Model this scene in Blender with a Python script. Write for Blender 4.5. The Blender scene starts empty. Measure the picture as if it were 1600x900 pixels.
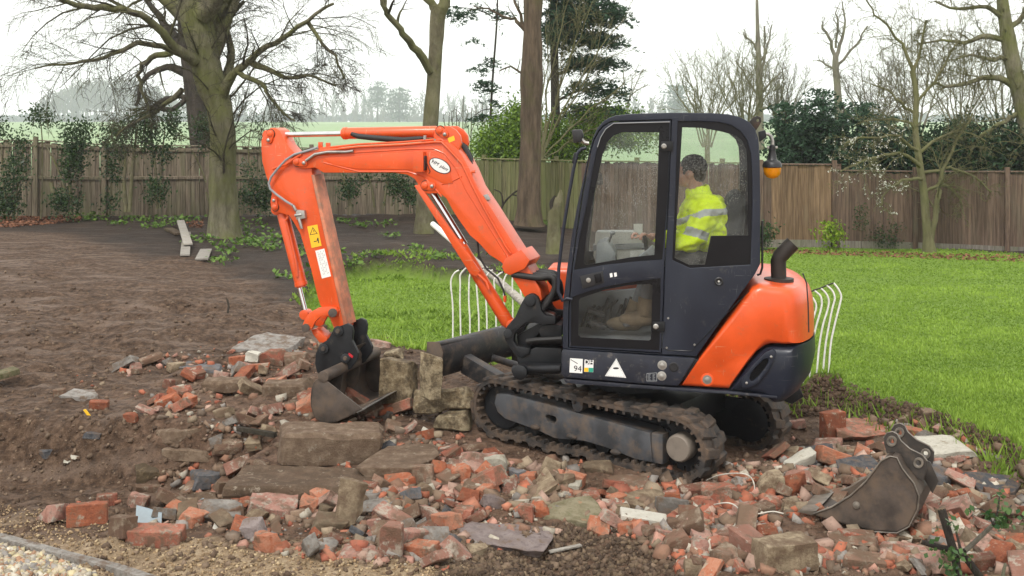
import bpy, bmesh, math, random
import numpy as np
from mathutils import Vector, Matrix, Euler, Quaternion, noise as mnoise

R = math.radians
scene = bpy.context.scene
COL = scene.collection

# ------------------------------------------------------------------ camera
F_PX, CX, HY, CAM_H = 1800.0, 800.0, 190.0, 2.4      # focal length, centre and horizon of the 1600 px wide photograph
cam_data = bpy.data.cameras.new('camera')
cam_data.sensor_width = 36.0
cam_data.lens = 36.0 * F_PX / 1600.0
cam_data.shift_y = -(450.0 - HY) / 1600.0
cam_data.clip_start, cam_data.clip_end = 0.1, 4000.0
cam = bpy.data.objects.new('camera', cam_data)
cam.location = (0, 0, CAM_H)
cam.rotation_euler = (R(90), 0, 0)
COL.objects.link(cam)
scene.camera = cam

# ------------------------------------------------------------------ world, sun, exposure
SUN_EL, SUN_AZ = R(52), R(200)
world = bpy.data.worlds.new('World')
scene.world = world
world.use_nodes = True
wn, wl = world.node_tree.nodes, world.node_tree.links
wn.clear()
w_out = wn.new('ShaderNodeOutputWorld')
w_bg = wn.new('ShaderNodeBackground')
w_sky = wn.new('ShaderNodeTexSky')
w_sky.sky_type = 'NISHITA'
w_sky.sun_disc = False
w_sky.sun_elevation = SUN_EL
w_sky.sun_rotation = SUN_AZ
w_sky.air_density, w_sky.dust_density = 1.0, 4.0
w_mix = wn.new('ShaderNodeMix')
w_mix.data_type = 'RGBA'
w_mix.inputs['Factor'].default_value = 0.95                 # a closed layer of bright cloud over the sky
w_mix.inputs['B'].default_value = (7.75, 7.6, 7.3, 1)
wl.new(w_sky.outputs['Color'], w_mix.inputs['A'])
wl.new(w_mix.outputs['Result'], w_bg.inputs['Color'])
w_bg.inputs['Strength'].default_value = 0.13
wl.new(w_bg.outputs[0], w_out.inputs['Surface'])

sun_data = bpy.data.lights.new('sun', 'SUN')
sun_data.energy = 1.5
sun_data.angle = R(13)
sun_data.color = (1.0, 0.97, 0.92)
sun = bpy.data.objects.new('sun', sun_data)
sun.rotation_euler = (R(90) - SUN_EL, 0, R(180) - SUN_AZ)
COL.objects.link(sun)

scene.view_settings.view_transform = 'Standard'
scene.view_settings.look = 'None'
scene.view_settings.exposure = 0.74
scene.view_settings.gamma = 1.0
scene.render.engine = 'CYCLES'
scene.cycles.use_denoising = True
scene.cycles.denoising_prefilter = 'ACCURATE'
scene.cycles.max_bounces = 7
scene.cycles.transparent_max_bounces = 12
scene.cycles.volume_bounces = 2
scene.cycles.caustics_reflective = False
scene.cycles.caustics_refractive = False

# ------------------------------------------------------------------ pixel <-> place helpers
def ray(px, py):
    return Vector(((px - CX) / F_PX, 1.0, -(py - HY) / F_PX))
CAM = Vector((0, 0, CAM_H))
def at(px, py, D):
    return CAM + ray(px, py) * D
def on_plane(px, py, p0, n):
    d = ray(px, py)
    return CAM + d * ((p0 - CAM).dot(n) / d.dot(n))

# ------------------------------------------------------------------ tagging
def tag(o, label=None, cat=None, group=None, kind=None):
    if label: o['label'] = label
    if cat: o['category'] = cat
    if group: o['group'] = group
    if kind: o['kind'] = kind
    return o
def thing(name, label, cat, loc=(0, 0, 0), group=None):
    o = bpy.data.objects.new(name, None)
    o.empty_display_size = 0.1
    o.location = loc
    COL.objects.link(o)
    return tag(o, label, cat, group)
def wloc(o):
    v = Vector((0, 0, 0))
    while o is not None:
        v += o.location
        o = o.parent
    return v
def link_mesh(name, me, mat=None, parent=None, loc=None):
    o = bpy.data.objects.new(name, me)
    if mat is not None and not me.materials:
        me.materials.append(mat)
    COL.objects.link(o)
    if parent is not None: o.parent = parent
    if loc is not None: o.location = loc
    return o

# ------------------------------------------------------------------ mesh builder (world coordinates in, one object out)
class MB:
    def __init__(s): s.v, s.f, s.mi = [], [], 0
    def add(s, vs, fs):
        b = len(s.v)
        s.v.extend([tuple(p) for p in vs])
        s.f.extend([tuple(b + i for i in f) for f in fs])
        return s
    def box(s, c, size, rot=None):
        c = Vector(c); h = Vector(size) * .5
        vs = [Vector((x * h.x, y * h.y, z * h.z)) for x in (-1, 1) for y in (-1, 1) for z in (-1, 1)]
        if rot is not None: vs = [rot @ p for p in vs]
        return s.add([c + p for p in vs], [(0, 1, 3, 2), (4, 6, 7, 5), (0, 4, 5, 1), (2, 3, 7, 6), (0, 2, 6, 4), (1, 5, 7, 3)])
    def prism(s, pts, e):
        n = len(pts); e = Vector(e)
        vs = [Vector(p) for p in pts] + [Vector(p) + e for p in pts]
        fs = [tuple(range(n))[::-1], tuple(range(n, 2 * n))] + [(i, (i + 1) % n, n + (i + 1) % n, n + i) for i in range(n)]
        return s.add(vs, fs)
    def plate(s, outer, holes, e):
        """flat outline with holes, extruded by e"""
        bm = bmesh.new(); e = Vector(e); loops = []; edges = []
        for lp in [outer] + list(holes):
            vs = [bm.verts.new(p) for p in lp]; loops.append(vs)
            edges += [bm.edges.new((vs[i], vs[(i + 1) % len(vs)])) for i in range(len(vs))]
        bm.verts.index_update()
        bmesh.ops.triangle_fill(bm, use_beauty=True, use_dissolve=False, edges=edges)
        bm.verts.index_update()
        P = [v.co.copy() for v in bm.verts]; n = len(P)
        fs = [tuple(v.index for v in f.verts) for f in bm.faces]
        out = list(fs) + [tuple(n + i for i in f[::-1]) for f in fs]
        for vs in loops:
            ix = [v.index for v in vs]
            out += [(ix[i], ix[(i + 1) % len(ix)], n + ix[(i + 1) % len(ix)], n + ix[i]) for i in range(len(ix))]
        bm.free()
        return s.add(P + [p + e for p in P], out)
    def tube(s, path, r, n=8, cap=True):
        path = [Vector(p) for p in path]; m = len(path)
        rs = r if isinstance(r, (list, tuple)) else [r] * m
        t0 = (path[1] - path[0]).normalized()
        up = Vector((0, 0, 1)) if abs(t0.z) < .9 else Vector((1, 0, 0))
        a = t0.cross(up).normalized(); vs = []; fs = []
        for i in range(m):
            t = (path[min(i + 1, m - 1)] - path[max(i - 1, 0)])
            if t.length < 1e-9: t = t0
            t.normalize()
            a = a - t * a.dot(t)
            if a.length < 1e-6: a = t.orthogonal()
            a.normalize(); b = t.cross(a)
            for k in range(n):
                q = 2 * math.pi * k / n
                vs.append(path[i] + (a * math.cos(q) + b * math.sin(q)) * rs[i])
        for i in range(m - 1):
            for k in range(n):
                k2 = (k + 1) % n
                fs.append((i * n + k, i * n + k2, (i + 1) * n + k2, (i + 1) * n + k))
        if cap:
            fs.append(tuple(range(n))[::-1]); fs.append(tuple((m - 1) * n + k for k in range(n)))
        return s.add(vs, fs)
    def cyl(s, a, b, r, n=20): return s.tube([a, b], r, n)
    def lathe(s, base, axis, prof, n=20):
        """prof: (distance along the axis, radius)"""
        axis = Vector(axis).normalized(); base = Vector(base)
        return s.tube2([base + axis * h for h, _ in prof], axis, [max(r, 1e-4) for _, r in prof], n)
    def tube2(s, path, axis, rs, n):
        a = axis.orthogonal().normalized(); b = axis.cross(a); vs = []; fs = []; m = len(path)
        for p, r in zip(path, rs):
            for k in range(n):
                q = 2 * math.pi * k / n
                vs.append(p + (a * math.cos(q) + b * math.sin(q)) * r)
        for i in range(m - 1):
            for k in range(n):
                k2 = (k + 1) % n
                fs.append((i * n + k, i * n + k2, (i + 1) * n + k2, (i + 1) * n + k))
        fs.append(tuple(range(n))[::-1]); fs.append(tuple((m - 1) * n + k for k in range(n)))
        return s.add(vs, fs)
    def strip(s, A, B):
        n = len(A)
        return s.add(list(A) + list(B), [(i, i + 1, n + i + 1, n + i) for i in range(n - 1)])
    def ellipsoid(s, c, r, rot=None, nu=12, nv=8):
        c = Vector(c); vs = []; fs = []
        for j in range(nv + 1):
            th = math.pi * j / nv
            for i in range(nu):
                ph = 2 * math.pi * i / nu
                p = Vector((r[0] * math.sin(th) * math.cos(ph), r[1] * math.sin(th) * math.sin(ph), r[2] * math.cos(th)))
                vs.append(c + (rot @ p if rot is not None else p))
        for j in range(nv):
            for i in range(nu):
                fs.append((j * nu + i, (j + 1) * nu + i, (j + 1) * nu + (i + 1) % nu, j * nu + (i + 1) % nu))
        return s.add(vs, fs)
    def build(s, name, mat, parent=None, bevel=0, seg=2, smooth=40, merge=False, loc=None):
        off = wloc(parent) if parent is not None else Vector((0, 0, 0))
        if loc is not None: off = off + (Vector(loc) - off)
        me = bpy.data.meshes.new(name)
        me.from_pydata([tuple(Vector(p) - off) for p in s.v], [], s.f)
        bm = bmesh.new(); bm.from_mesh(me)
        bmesh.ops.remove_doubles(bm, verts=bm.verts, dist=1e-5)
        bmesh.ops.recalc_face_normals(bm, faces=bm.faces)
        if bevel:
            es = [e for e in bm.edges if len(e.link_faces) == 2 and e.calc_face_angle(0) > R(28)]
            bmesh.ops.bevel(bm, geom=es, offset=bevel, segments=seg, affect='EDGES', profile=.6, clamp_overlap=True)
        bm.to_mesh(me); bm.free()
        if smooth:
            me.shade_smooth()
            me.set_sharp_from_angle(angle=R(smooth))
        o = link_mesh(name, me, mat, parent)
        if loc is not None:
            o.location = Vector(loc) - (wloc(parent) if parent is not None else Vector((0, 0, 0)))
        return o

def np_mesh(name, V, T, mat=None, parent=None, smooth=False, attrs=None, quads=False):
    """numpy verts (n,3) and faces (m,k) to one object"""
    me = bpy.data.meshes.new(name)
    V = np.ascontiguousarray(V, dtype=np.float32); T = np.ascontiguousarray(T, dtype=np.int32)
    k = T.shape[1]
    me.vertices.add(len(V)); me.vertices.foreach_set('co', V.ravel())
    me.loops.add(T.size); me.loops.foreach_set('vertex_index', T.ravel())
    me.polygons.add(len(T)); me.polygons.foreach_set('loop_start', np.arange(0, T.size, k, dtype=np.int32))
    if attrs:
        for an, (kind, arr) in attrs.items():
            a = me.attributes.new(an, kind, 'POINT')
            a.data.foreach_set('value' if kind == 'FLOAT' else 'color', np.ascontiguousarray(arr, dtype=np.float32).ravel())
    me.update(calc_edges=True)
    if smooth: me.shade_smooth()
    return link_mesh(name, me, mat, parent)

# ------------------------------------------------------------------ numpy noise
_rng = np.random.default_rng(7)
_LAT = _rng.random((512, 512)).astype(np.float64)
def vnoise(x, y):
    xi = np.floor(x).astype(np.int64); yi = np.floor(y).astype(np.int64)
    fx = x - xi; fy = y - yi
    fx = fx * fx * fx * (fx * (fx * 6 - 15) + 10); fy = fy * fy * fy * (fy * (fy * 6 - 15) + 10)
    a = _LAT[xi & 511, yi & 511]; b = _LAT[(xi + 1) & 511, yi & 511]
    c = _LAT[xi & 511, (yi + 1) & 511]; d = _LAT[(xi + 1) & 511, (yi + 1) & 511]
    return (a + (b - a) * fx) * (1 - fy) + (c + (d - c) * fx) * fy
def fbm(x, y, scale, octv=4, seed=0, gain=.5):
    x = np.asarray(x, float) / scale + seed * 37.13; y = np.asarray(y, float) / scale + seed * 91.7
    s = 0; a = 1; t = 0
    for _ in range(octv):
        s = s + a * (vnoise(x, y) * 2 - 1); t += a; a *= gain
        x, y = x * 2.03 * .8 - y * 2.03 * .6 + 11.3, x * 2.03 * .6 + y * 2.03 * .8 - 5.1
    return s / t
def sstep(a, b, x):
    t = np.clip((np.asarray(x, float) - a) / (b - a), 0, 1)
    return t * t * (3 - 2 * t)

# ------------------------------------------------------------------ material helper
def new_mat(name):
    m = bpy.data.materials.new(name); m.use_nodes = True
    nt = m.node_tree
    return m, nt, nt.nodes['Principled BSDF'], nt.nodes, nt.links
def tex_coord(nt, kind='Object'):
    return nt.nodes.new('ShaderNodeTexCoord').outputs[kind]
def noise_tex(nt, scale, detail=4, vec=None, rough=.55):
    n = nt.nodes.new('ShaderNodeTexNoise'); n.inputs['Scale'].default_value = scale
    n.inputs['Detail'].default_value = detail; n.inputs['Roughness'].default_value = rough
    if vec is not None: nt.links.new(vec, n.inputs['Vector'])
    return n
def ramp(nt, fac, stops):
    r = nt.nodes.new('ShaderNodeValToRGB'); nt.links.new(fac, r.inputs['Fac'])
    cr = r.color_ramp
    while len(cr.elements) < len(stops): cr.elements.new(.5)
    for e, (p, c) in zip(cr.elements, stops):
        e.position = p; e.color = (*c, 1) if len(c) == 3 else c
    return r.outputs['Color']
def mixc(nt, fac, a, b, blend='MIX'):
    m = nt.nodes.new('ShaderNodeMix'); m.data_type = 'RGBA'; m.blend_type = blend
    for s, v in ((m.inputs['Factor'], fac), (m.inputs['A'], a), (m.inputs['B'], b)):
        if hasattr(v, 'is_output'): nt.links.new(v, s)
        elif isinstance(v, (int, float)): s.default_value = v
        else: s.default_value = (*v, 1)
    return m.outputs['Result']
def math_n(nt, op, a, b=0.0):
    m = nt.nodes.new('ShaderNodeMath'); m.operation = op
    for s, v in ((m.inputs[0], a), (m.inputs[1], b)):
        if hasattr(v, 'is_output'): nt.links.new(v, s)
        else: s.default_value = v
    return m.outputs[0]
def bump(nt, bsdf, h, strength=.3, dist=.02):
    b = nt.nodes.new('ShaderNodeBump'); b.inputs['Strength'].default_value = strength; b.inputs['Distance'].default_value = dist
    nt.links.new(h, b.inputs['Height']); nt.links.new(b.outputs[0], bsdf.inputs['Normal'])
    return b
def scale3(nt, vec, s):
    m = nt.nodes.new('ShaderNodeMapping'); nt.links.new(vec, m.inputs['Vector']); m.inputs['Scale'].default_value = s
    return m.outputs[0]

def pm(name, col, rough=.5, metal=0.0, var=.12, scale=6.0, dirt=0.0, dirtcol=(.11, .08, .055), dirtscale=5.0,
       bmp=.15, bscale=60.0, bdist=.004, spec=.5, coat=0.0, scratch=None):
    """painted / plain surface: slight colour drift, patches of dirt, fine relief"""
    m, nt, b, N, L = new_mat(name)
    v = tex_coord(nt)
    n1 = noise_tex(nt, scale, 5, v)
    c = ramp(nt, n1.outputs['Fac'], [(.38, tuple(x * (1 - var) for x in col)), (.62, tuple(min(1, x * (1 + var)) for x in col))])
    rv = math_n(nt, 'ADD', math_n(nt, 'MULTIPLY', n1.outputs['Fac'], .2), rough - .1)
    if dirt > 0:
        n2 = noise_tex(nt, dirtscale, 8, v, .68)
        f = ramp(nt, n2.outputs['Fac'], [(max(0, .72 - dirt * .45), (0, 0, 0)), (min(1, .86 - dirt * .25), (1, 1, 1))])
        c = mixc(nt, f, c, dirtcol)
        rv = math_n(nt, 'ADD', rv, math_n(nt, 'MULTIPLY', f, .35))
    if scratch:
        for sc_, rot in (((3, 3, 42), .5), ((40, 4, 5), -.4)):
            mp = nt.nodes.new('ShaderNodeMapping'); L.new(v, mp.inputs['Vector']); mp.inputs['Scale'].default_value = sc_; mp.inputs['Rotation'].default_value = (rot, rot * .7, rot)
            n4 = noise_tex(nt, 2.2, 3, mp.outputs[0], .5); n5 = noise_tex(nt, 3.5, 3, v)
            f4 = math_n(nt, 'MULTIPLY', ramp(nt, n4.outputs['Fac'], [(.66, (0, 0, 0)), (.70, (.8, .8, .8))]), ramp(nt, n5.outputs['Fac'], [(.5, (0, 0, 0)), (.6, (1, 1, 1))]))
            c = mixc(nt, f4, c, scratch)
    L.new(c, b.inputs['Base Color']); L.new(rv, b.inputs['Roughness'])
    b.inputs['Metallic'].default_value = metal
    b.inputs['Specular IOR Level'].default_value = spec
    b.inputs['Coat Weight'].default_value = coat
    b.inputs['Coat Roughness'].default_value = .12
    if bmp:
        n3 = noise_tex(nt, bscale, 4, v)
        bump(nt, b, n3.outputs['Fac'], bmp, bdist)
    return m
# ================================================================== GROUND
def lawn_D(py): return 2.0 / ((py - HY) / F_PX - .03)     # depth at which the gently falling lawn shows at a picture height
def lawn_pt(px, py):
    D = lawn_D(py); return ((px - CX) / F_PX * D, D)
LAWN = np.array([lawn_pt(*p) for p in [
    (462, 492), (480, 506), (520, 522), (565, 540), (605, 543), (660, 549), (720, 556), (800, 566), (900, 588), (1010, 598), (1120, 602), (1205, 606),
    (1240, 612), (1272, 607), (1312, 606), (1350, 617), (1392, 634), (1440, 640), (1476, 658), (1530, 672), (1575, 694), (1600, 722), (1680, 760), (1800, 800), (2100, 850)]]
    + [(16.0, 9.0), (16.0, 23.4)] + [lawn_pt(*p) for p in [
    (1600, 397), (1500, 390), (1400, 386), (1300, 384), (1200, 382), (1100, 386), (1000, 395), (940, 412), (890, 432), (820, 440), (760, 446), (700, 442), (640, 432), (595, 430), (545, 436), (505, 448), (480, 470)]])
def poly_sd(x, y, P):
    """signed distance to polygon P, positive inside"""
    x = np.asarray(x, float); y = np.asarray(y, float)
    d = np.full(x.shape, 1e9); ins = np.zeros(x.shape, bool)
    for i in range(len(P)):
        ax, ay = P[i - 1]; bx, by = P[i]
        ex, ey = bx - ax, by - ay
        t = np.clip(((x - ax) * ex + (y - ay) * ey) / (ex * ex + ey * ey + 1e-12), 0, 1)
        d = np.minimum(d, np.hypot(x - ax - t * ex, y - ay - t * ey))
        c = ((ay > y) != (by > y)) & (x < (bx - ax) * (y - ay) / (by - ay + 1e-12) + ax)
        ins ^= c
    return np.where(ins, d, -d)
def gauss(x, y, cx, cy, rx, ry=None):
    ry = ry or rx
    return np.exp(-(((x - cx) / rx) ** 2 + ((y - cy) / ry) ** 2))
def lawn_wobble(x, y): return .10 * fbm(x, y, .45, 3, 3)
def pit_mask(x, y):
    return sstep(-1.75, -2.05, x + .15 * fbm(x, y, .5, 3, 5)) * sstep(6.9, 7.35, y) * sstep(9.0, 8.65, y + .12 * fbm(x, y, .4, 3, 6) + .25 * (x + 2.6))
def soil_base(x, y):
    zr = .4 - .03 * np.clip(y, 9, 26)
    zr = np.where(y < 9, .13, zr)
    zl = .05 + .002 * (np.minimum(y, 30) - 9) + .10 * gauss(x, y, -5.5, 15, 4, 5)
    w = sstep(-2.5, 5.0, x)
    far = zl * (1 - w) + zr * w
    near = np.zeros_like(x)
    k = sstep(9.3, 11.8, y)
    z = near * (1 - k) + far * k
    z = z + .10 * gauss(x, y, -1.9, 9.4, 1.3, 1.0) - .12 * gauss(x, y, 2.3, 9.0, 1.0, .6)
    z = z - .40 * pit_mask(x, y)
    z = z - .16 * gauss(x, y, .40, 6.35, .42, .32) 
    z = z - .06 * gauss(x, y, 1.15, 7.8, .6, .4) - .03 * gauss(x, y, .2, 8.5, .8, .5)
    z = z + .37 * gauss(x, y, 2.75, 10.0, .55, .13) + .12 * gauss(x, y, 3.4, 9.5, .22, .16) +   .24 * gauss(x, y, 3.75, 9.15, .17, .13) + .12 * gauss(x, y, 4.1, 8.7, .22, .2)
    return z
def terr(x, y, fine=True, parts=False):
    x = np.asarray(x, float); y = np.asarray(y, float)
    sd = poly_sd(x, y, LAWN) + lawn_wobble(x, y)
    z = soil_base(x, y)
    zl = .4 - .03 * np.maximum(y, 7.5) + .02 * fbm(x, y, 2.5, 2, 9)
    lm = sstep(-.05, .10, sd)
    rough_near = sstep(19, 11, y)
    if fine:
        tr = sstep(-.8, -2.5, x) * sstep(10, 11.5, y) * sstep(24, 19, y)
        soil = (.055 * fbm(x, y, .75, 4, 1) + .040 * fbm(x, y, .20, 3, 2) * (.35 + .65 * rough_near) + .018 * fbm(x, y, .06, 3, 4) * rough_near)
        soil = soil * sstep(4.6, 5.4, y) + tr * (.075 * fbm(x * .35 + y * .25, y * 1.6 - x * .3, .6, 4, 12) + .05 * (.5 - np.abs(fbm(x, y, .55, 4, 13))) + .018 * np.sin((y + .12 * x + .15 * fbm(x, y, 1.2, 2, 14)) * 2 * np.pi / .42) * gauss(x, y, -3.6, 12.6, 2.2, .9))
        z = z + soil * (1 - lm)
    z = z * (1 - lm) + zl * lm
    f = sstep(30, 90, y)
    z = z * (1 - f) + f * (.1 + 2.0 * sstep(120, 500, y))
    if parts: return z, sd, lm
    return z
_hx, _hy, _hs = -15.0, 4.5, .035                     # height table for quick look-ups
_HG = terr(*np.meshgrid(np.arange(_hx, 17, _hs), np.arange(_hy, 33, _hs)))
def hquick(x, y):
    i = np.clip((np.asarray(x) - _hx) / _hs, 0, _HG.shape[1] - 2.001); j = np.clip((np.asarray(y) - _hy) / _hs, 0, _HG.shape[0] - 2.001)
    a = i.astype(int); b = j.astype(int); f = i - a; g = j - b
    return (_HG[b, a] * (1 - f) + _HG[b, a + 1] * f) * (1 - g) + (_HG[b + 1, a] * (1 - f) + _HG[b + 1, a + 1] * f) * g
def ground_hit(px, py, d0=4.6, d1=31.0):
    D = np.arange(d0, d1, .015)
    x = (px - CX) / F_PX * D; zr = CAM_H - (py - HY) / F_PX * D
    t = hquick(x, D)
    i = np.argmax(zr <= t)
    return Vector((x[i], D[i], t[i]))
def gz(x, y): return float(hquick(np.array([x]), np.array([y]))[0])

def axis_pts(lo, a, b, hi, step, grow):
    mid = np.arange(a, b + 1e-6, step); left = []; s = step; p = a
    while p > lo: s *= grow; p -= s; left.append(p)
    right = []; s = step; p = mid[-1]
    while p < hi: s *= grow; p += s; right.append(p)
    return np.array(left[::-1] + list(mid) + right)
gx = axis_pts(-900, -4.4, 4.4, 900, .043, 1.05)
gy = axis_pts(-40, 5.4, 10.4, 1500, .040, 1.026)
GX, GY = np.meshgrid(gx, gy)
GZ, GSD, GLM = terr(GX, GY, parts=True)
# masks: leaf mould / mulch under the trees, sandy trampled soil in front, brick dust in the heap
mulch = sstep(-.4, .5, poly_sd(GX, GY, np.array([(-16, 25.5), (-9.5, 23.8), (-7.2, 21.0), (-5.4, 18.8), (-3.6, 16.2), (-2.8, 14.3), (-1.7, 14.2), (2.2, 16.0), (4.0, 19), (16, 22.8), (16, 60), (-20, 60), (-20, 28)])) + .7 * fbm(GX, GY, 1.1, 4, 21))
pathm = sstep(-.10, .12, 6.62 - GY + .18 * fbm(GX, GY, .5, 4, 22) - .55 * sstep(-.5, .8, GX) - .0 * GX)
pathm = np.maximum(pathm, .8 * pit_mask(GX, GY) * sstep(8.3, 7.7, GY) )
dust = sstep(.15, .6, gauss(GX, GY, .2, 7.6, 2.8, 1.3) + .8 * gauss(GX, GY, -1.9, 10, 1.3, 1.0) + .7 * gauss(GX, GY, 2.6, 7.2, 2, 1.4) + .25 * fbm(GX, GY, .35, 4, 23))
far = sstep(29, 34, GY)
V = np.stack([GX, GY, GZ], -1).reshape(-1, 3)
ny_, nx_ = GX.shape
I = np.arange(ny_ * nx_).reshape(ny_, nx_)
T = np.stack([I[:-1, :-1], I[:-1, 1:], I[1:, 1:], I[1:, :-1]], -1).reshape(-1, 4)

def ground_material():
    m, nt, b, N, L = new_mat('garden soil')
    v = tex_coord(nt)
    A = lambda n: (lambda a: (setattr(a, 'attribute_name', n), a.outputs['Fac'])[1])(N.new('ShaderNodeAttribute'))
    n1 = noise_tex(nt, 1.6, 8, v, .62); n2 = noise_tex(nt, 14, 8, v, .7); n3 = noise_tex(nt, 70, 5, v, .7)
    st = noise_tex(nt, 3.4, 8, scale3(nt, v, (.40, 1.5, 1)), .68)
    soil = ramp(nt, n2.outputs['Fac'], [(.36, (.032, .019, .012)), (.5, (.080, .049, .031)), (.65, (.155, .101, .067))])
    pale = ramp(nt, st.outputs['Fac'], [(.50, (0, 0, 0)), (.64, (1, 1, 1))])
    soil = mixc(nt, math_n(nt, 'MULTIPLY', pale, .6), soil, (.185, .132, .100))
    mul = ramp(nt, n3.outputs['Fac'], [(.3, (.014, .010, .008)), (.55, (.040, .029, .022)), (.72, (.085, .060, .044))])
    mulw = ramp(nt, n1.outputs['Fac'], [(.45, (1, 1, 1)), (.7, (.72, .72, .72))])
    sand = ramp(nt, n2.outputs['Fac'], [(.34, (.16, .108, .064)), (.5, (.32, .235, .148)), (.66, (.43, .335, .225))])
    dst = ramp(nt, n2.outputs['Fac'], [(.34, (.075, .047, .031)), (.5, (.15, .092, .062)), (.68, (.24, .15, .105))])
    c = mixc(nt, math_n(nt, 'MULTIPLY', A('dust'), .6), soil, dst)
    c = mixc(nt, math_n(nt, 'MULTIPLY', A('sand'), ramp(nt, n1.outputs['Fac'], [(.3, (.55, .55, .55)), (.55, (1, 1, 1))])), c, sand)
    c = mixc(nt, math_n(nt, 'MULTIPLY', A('mulch'), mulw), c, mul)
    grs = ramp(nt, n2.outputs['Fac'], [(.3, (.11, .19, .022)), (.7, (.19, .29, .04))])
    c = mixc(nt, A('turf'), c, grs)
    field = ramp(nt, noise_tex(nt, .02, 4, v).outputs['Fac'], [(.35, (.20, .29, .145)), (.65, (.27, .36, .19))])
    c = mixc(nt, A('farfield'), c, field)
    L.new(c, b.inputs['Base Color'])
    L.new(ramp(nt, st.outputs['Fac'], [(.35, (.9, .9, .9)), (.7, (.55, .55, .55))]), b.inputs['Roughness'])
    b.inputs['Specular IOR Level'].default_value = .18
    h = math_n(nt, 'ADD', math_n(nt, 'ADD', math_n(nt, 'MULTIPLY', n3.outputs['Fac'], .4), n2.outputs['Fac']), noise_tex(nt, 5, 6, v, .7).outputs['Fac'])
    bump(nt, b, h, .9, .045)
    return m
M_ground = ground_material()
tag(np_mesh('ground', V, T, M_ground, smooth=True, attrs={
    'mulch': ('FLOAT', mulch * (1 - far)), 'sand': ('FLOAT', pathm), 'dust': ('FLOAT', dust), 'turf': ('FLOAT', sstep(-.02, .06, GSD) * (1 - far)), 'farfield': ('FLOAT', far)}), kind='structure')
# ================================================================== EXCAVATOR
ORANGE = (.66, .080, .011)
M_orange = pm('orange paint', ORANGE, .38, var=.08, scale=5, dirt=.30, dirtcol=(.36, .13, .06), dirtscale=15, bmp=.05, bscale=90, coat=.2, scratch=(.60, .24, .13))
M_orange_worn = pm('worn orange paint', (.50, .17, .09), .55, var=.25, scale=9, dirt=.55, dirtcol=(.24, .17, .12), dirtscale=11, bmp=.2)
M_navy = pm('dark navy paint', (.011, .0145, .026), .40, spec=.35, var=.10, scale=4, dirt=.26, dirtcol=(.060, .056, .052), dirtscale=12, bmp=.05, coat=.08, scratch=(.07, .07, .075))
M_skirt = pm('scuffed navy paint', (.013, .016, .027), .45, var=.2, scale=10, dirt=.34, dirtcol=(.13, .115, .10), dirtscale=22, bmp=.12)
M_black = pm('black painted steel', (.011, .012, .014), .45, spec=.3, var=.25, scale=8, dirt=.30, dirtcol=(.10, .075, .055), dirtscale=12, bmp=.15)
M_blackpl = pm('black plastic', (.012, .012, .014), .45, var=.15, bmp=.1)
M_frit = pm('black glass border', (.006, .006, .008), .30, spec=.22, var=.1, dirt=.12, dirtcol=(.06, .06, .06), dirtscale=25, bmp=0)
M_hose = pm('rubber hose', (.014, .013, .013), .62, var=.2, dirt=.25, dirtcol=(.09, .07, .05), dirtscale=14, bmp=.35, bscale=120)
M_chrome = pm('chrome rod', (.62, .62, .63), .16, 1.0, var=.06, scale=20, dirt=.10, dirtcol=(.2, .16, .12), bmp=.03)
M_steel = pm('dull steel', (.34, .33, .31), .42, .8, var=.2, dirt=.3, bmp=.15)
M_mudsteel = pm('muddy bucket steel', (.060, .046, .037), .62, .12, var=.35, scale=7, dirt=.60, dirtcol=(.135, .095, .065), dirtscale=6, bmp=.28, bscale=40, bdist=.006)
M_rubber = pm('muddy track rubber', (.022, .020, .019), .68, var=.3, scale=10, dirt=.68, dirtcol=(.125, .084, .056), dirtscale=7, bmp=.5, bscale=40, bdist=.01)
M_frame = pm('scraped track frame', (.055, .058, .064), .50, .15, var=.3, scale=6, dirt=.55, dirtcol=(.155, .11, .075), dirtscale=7, bmp=.3, bscale=30)
M_mudblack = pm('muddy black steel', (.020, .020, .022), .5, var=.3, scale=8, dirt=.55, dirtcol=(.13, .10, .075), dirtscale=9, bmp=.25, scratch=(.20, .19, .18))
M_oldsteel = pm('worn bright edge', (.17, .15, .125), .5, .4, var=.3, scale=15, dirt=.4, dirtcol=(.12, .085, .06), bmp=.2)
M_ear = pm('dark bucket ears', (.040, .034, .030), .55, .2, var=.3, dirt=.45, dirtcol=(.105, .078, .058), dirtscale=14, bmp=.2)
M_hub = pm('muddy hub', (.16, .135, .11), .6, .2, var=.25, dirt=.4, bmp=.3)
M_cream = pm('pale plastic', (.55, .54, .50), .5, var=.06)
M_white = pm('white sticker', (.74, .74, .72), .5, var=.04, dirt=.12, dirtcol=(.35, .33, .3), dirtscale=20, bmp=0)
M_yellow = pm('yellow sticker', (.80, .47, .02), .45, var=.04, bmp=0)
M_ink = pm('print ink', (.015, .015, .02), .6, var=0, bmp=0)
M_green = pm('green sticker', (.02, .30, .20), .5, var=.05, bmp=0)
M_grey = pm('grey plastic', (.24, .25, .26), .5, var=.1, dirt=.3)
M_seat = pm('dark seat fabric', (.024, .027, .033), .85, var=.2, bmp=.3, bscale=160)
M_exh = pm('rusty dark exhaust', (.030, .025, .022), .6, .3, var=.3, dirt=.35, dirtcol=(.12, .06, .035), bmp=.25)

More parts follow.
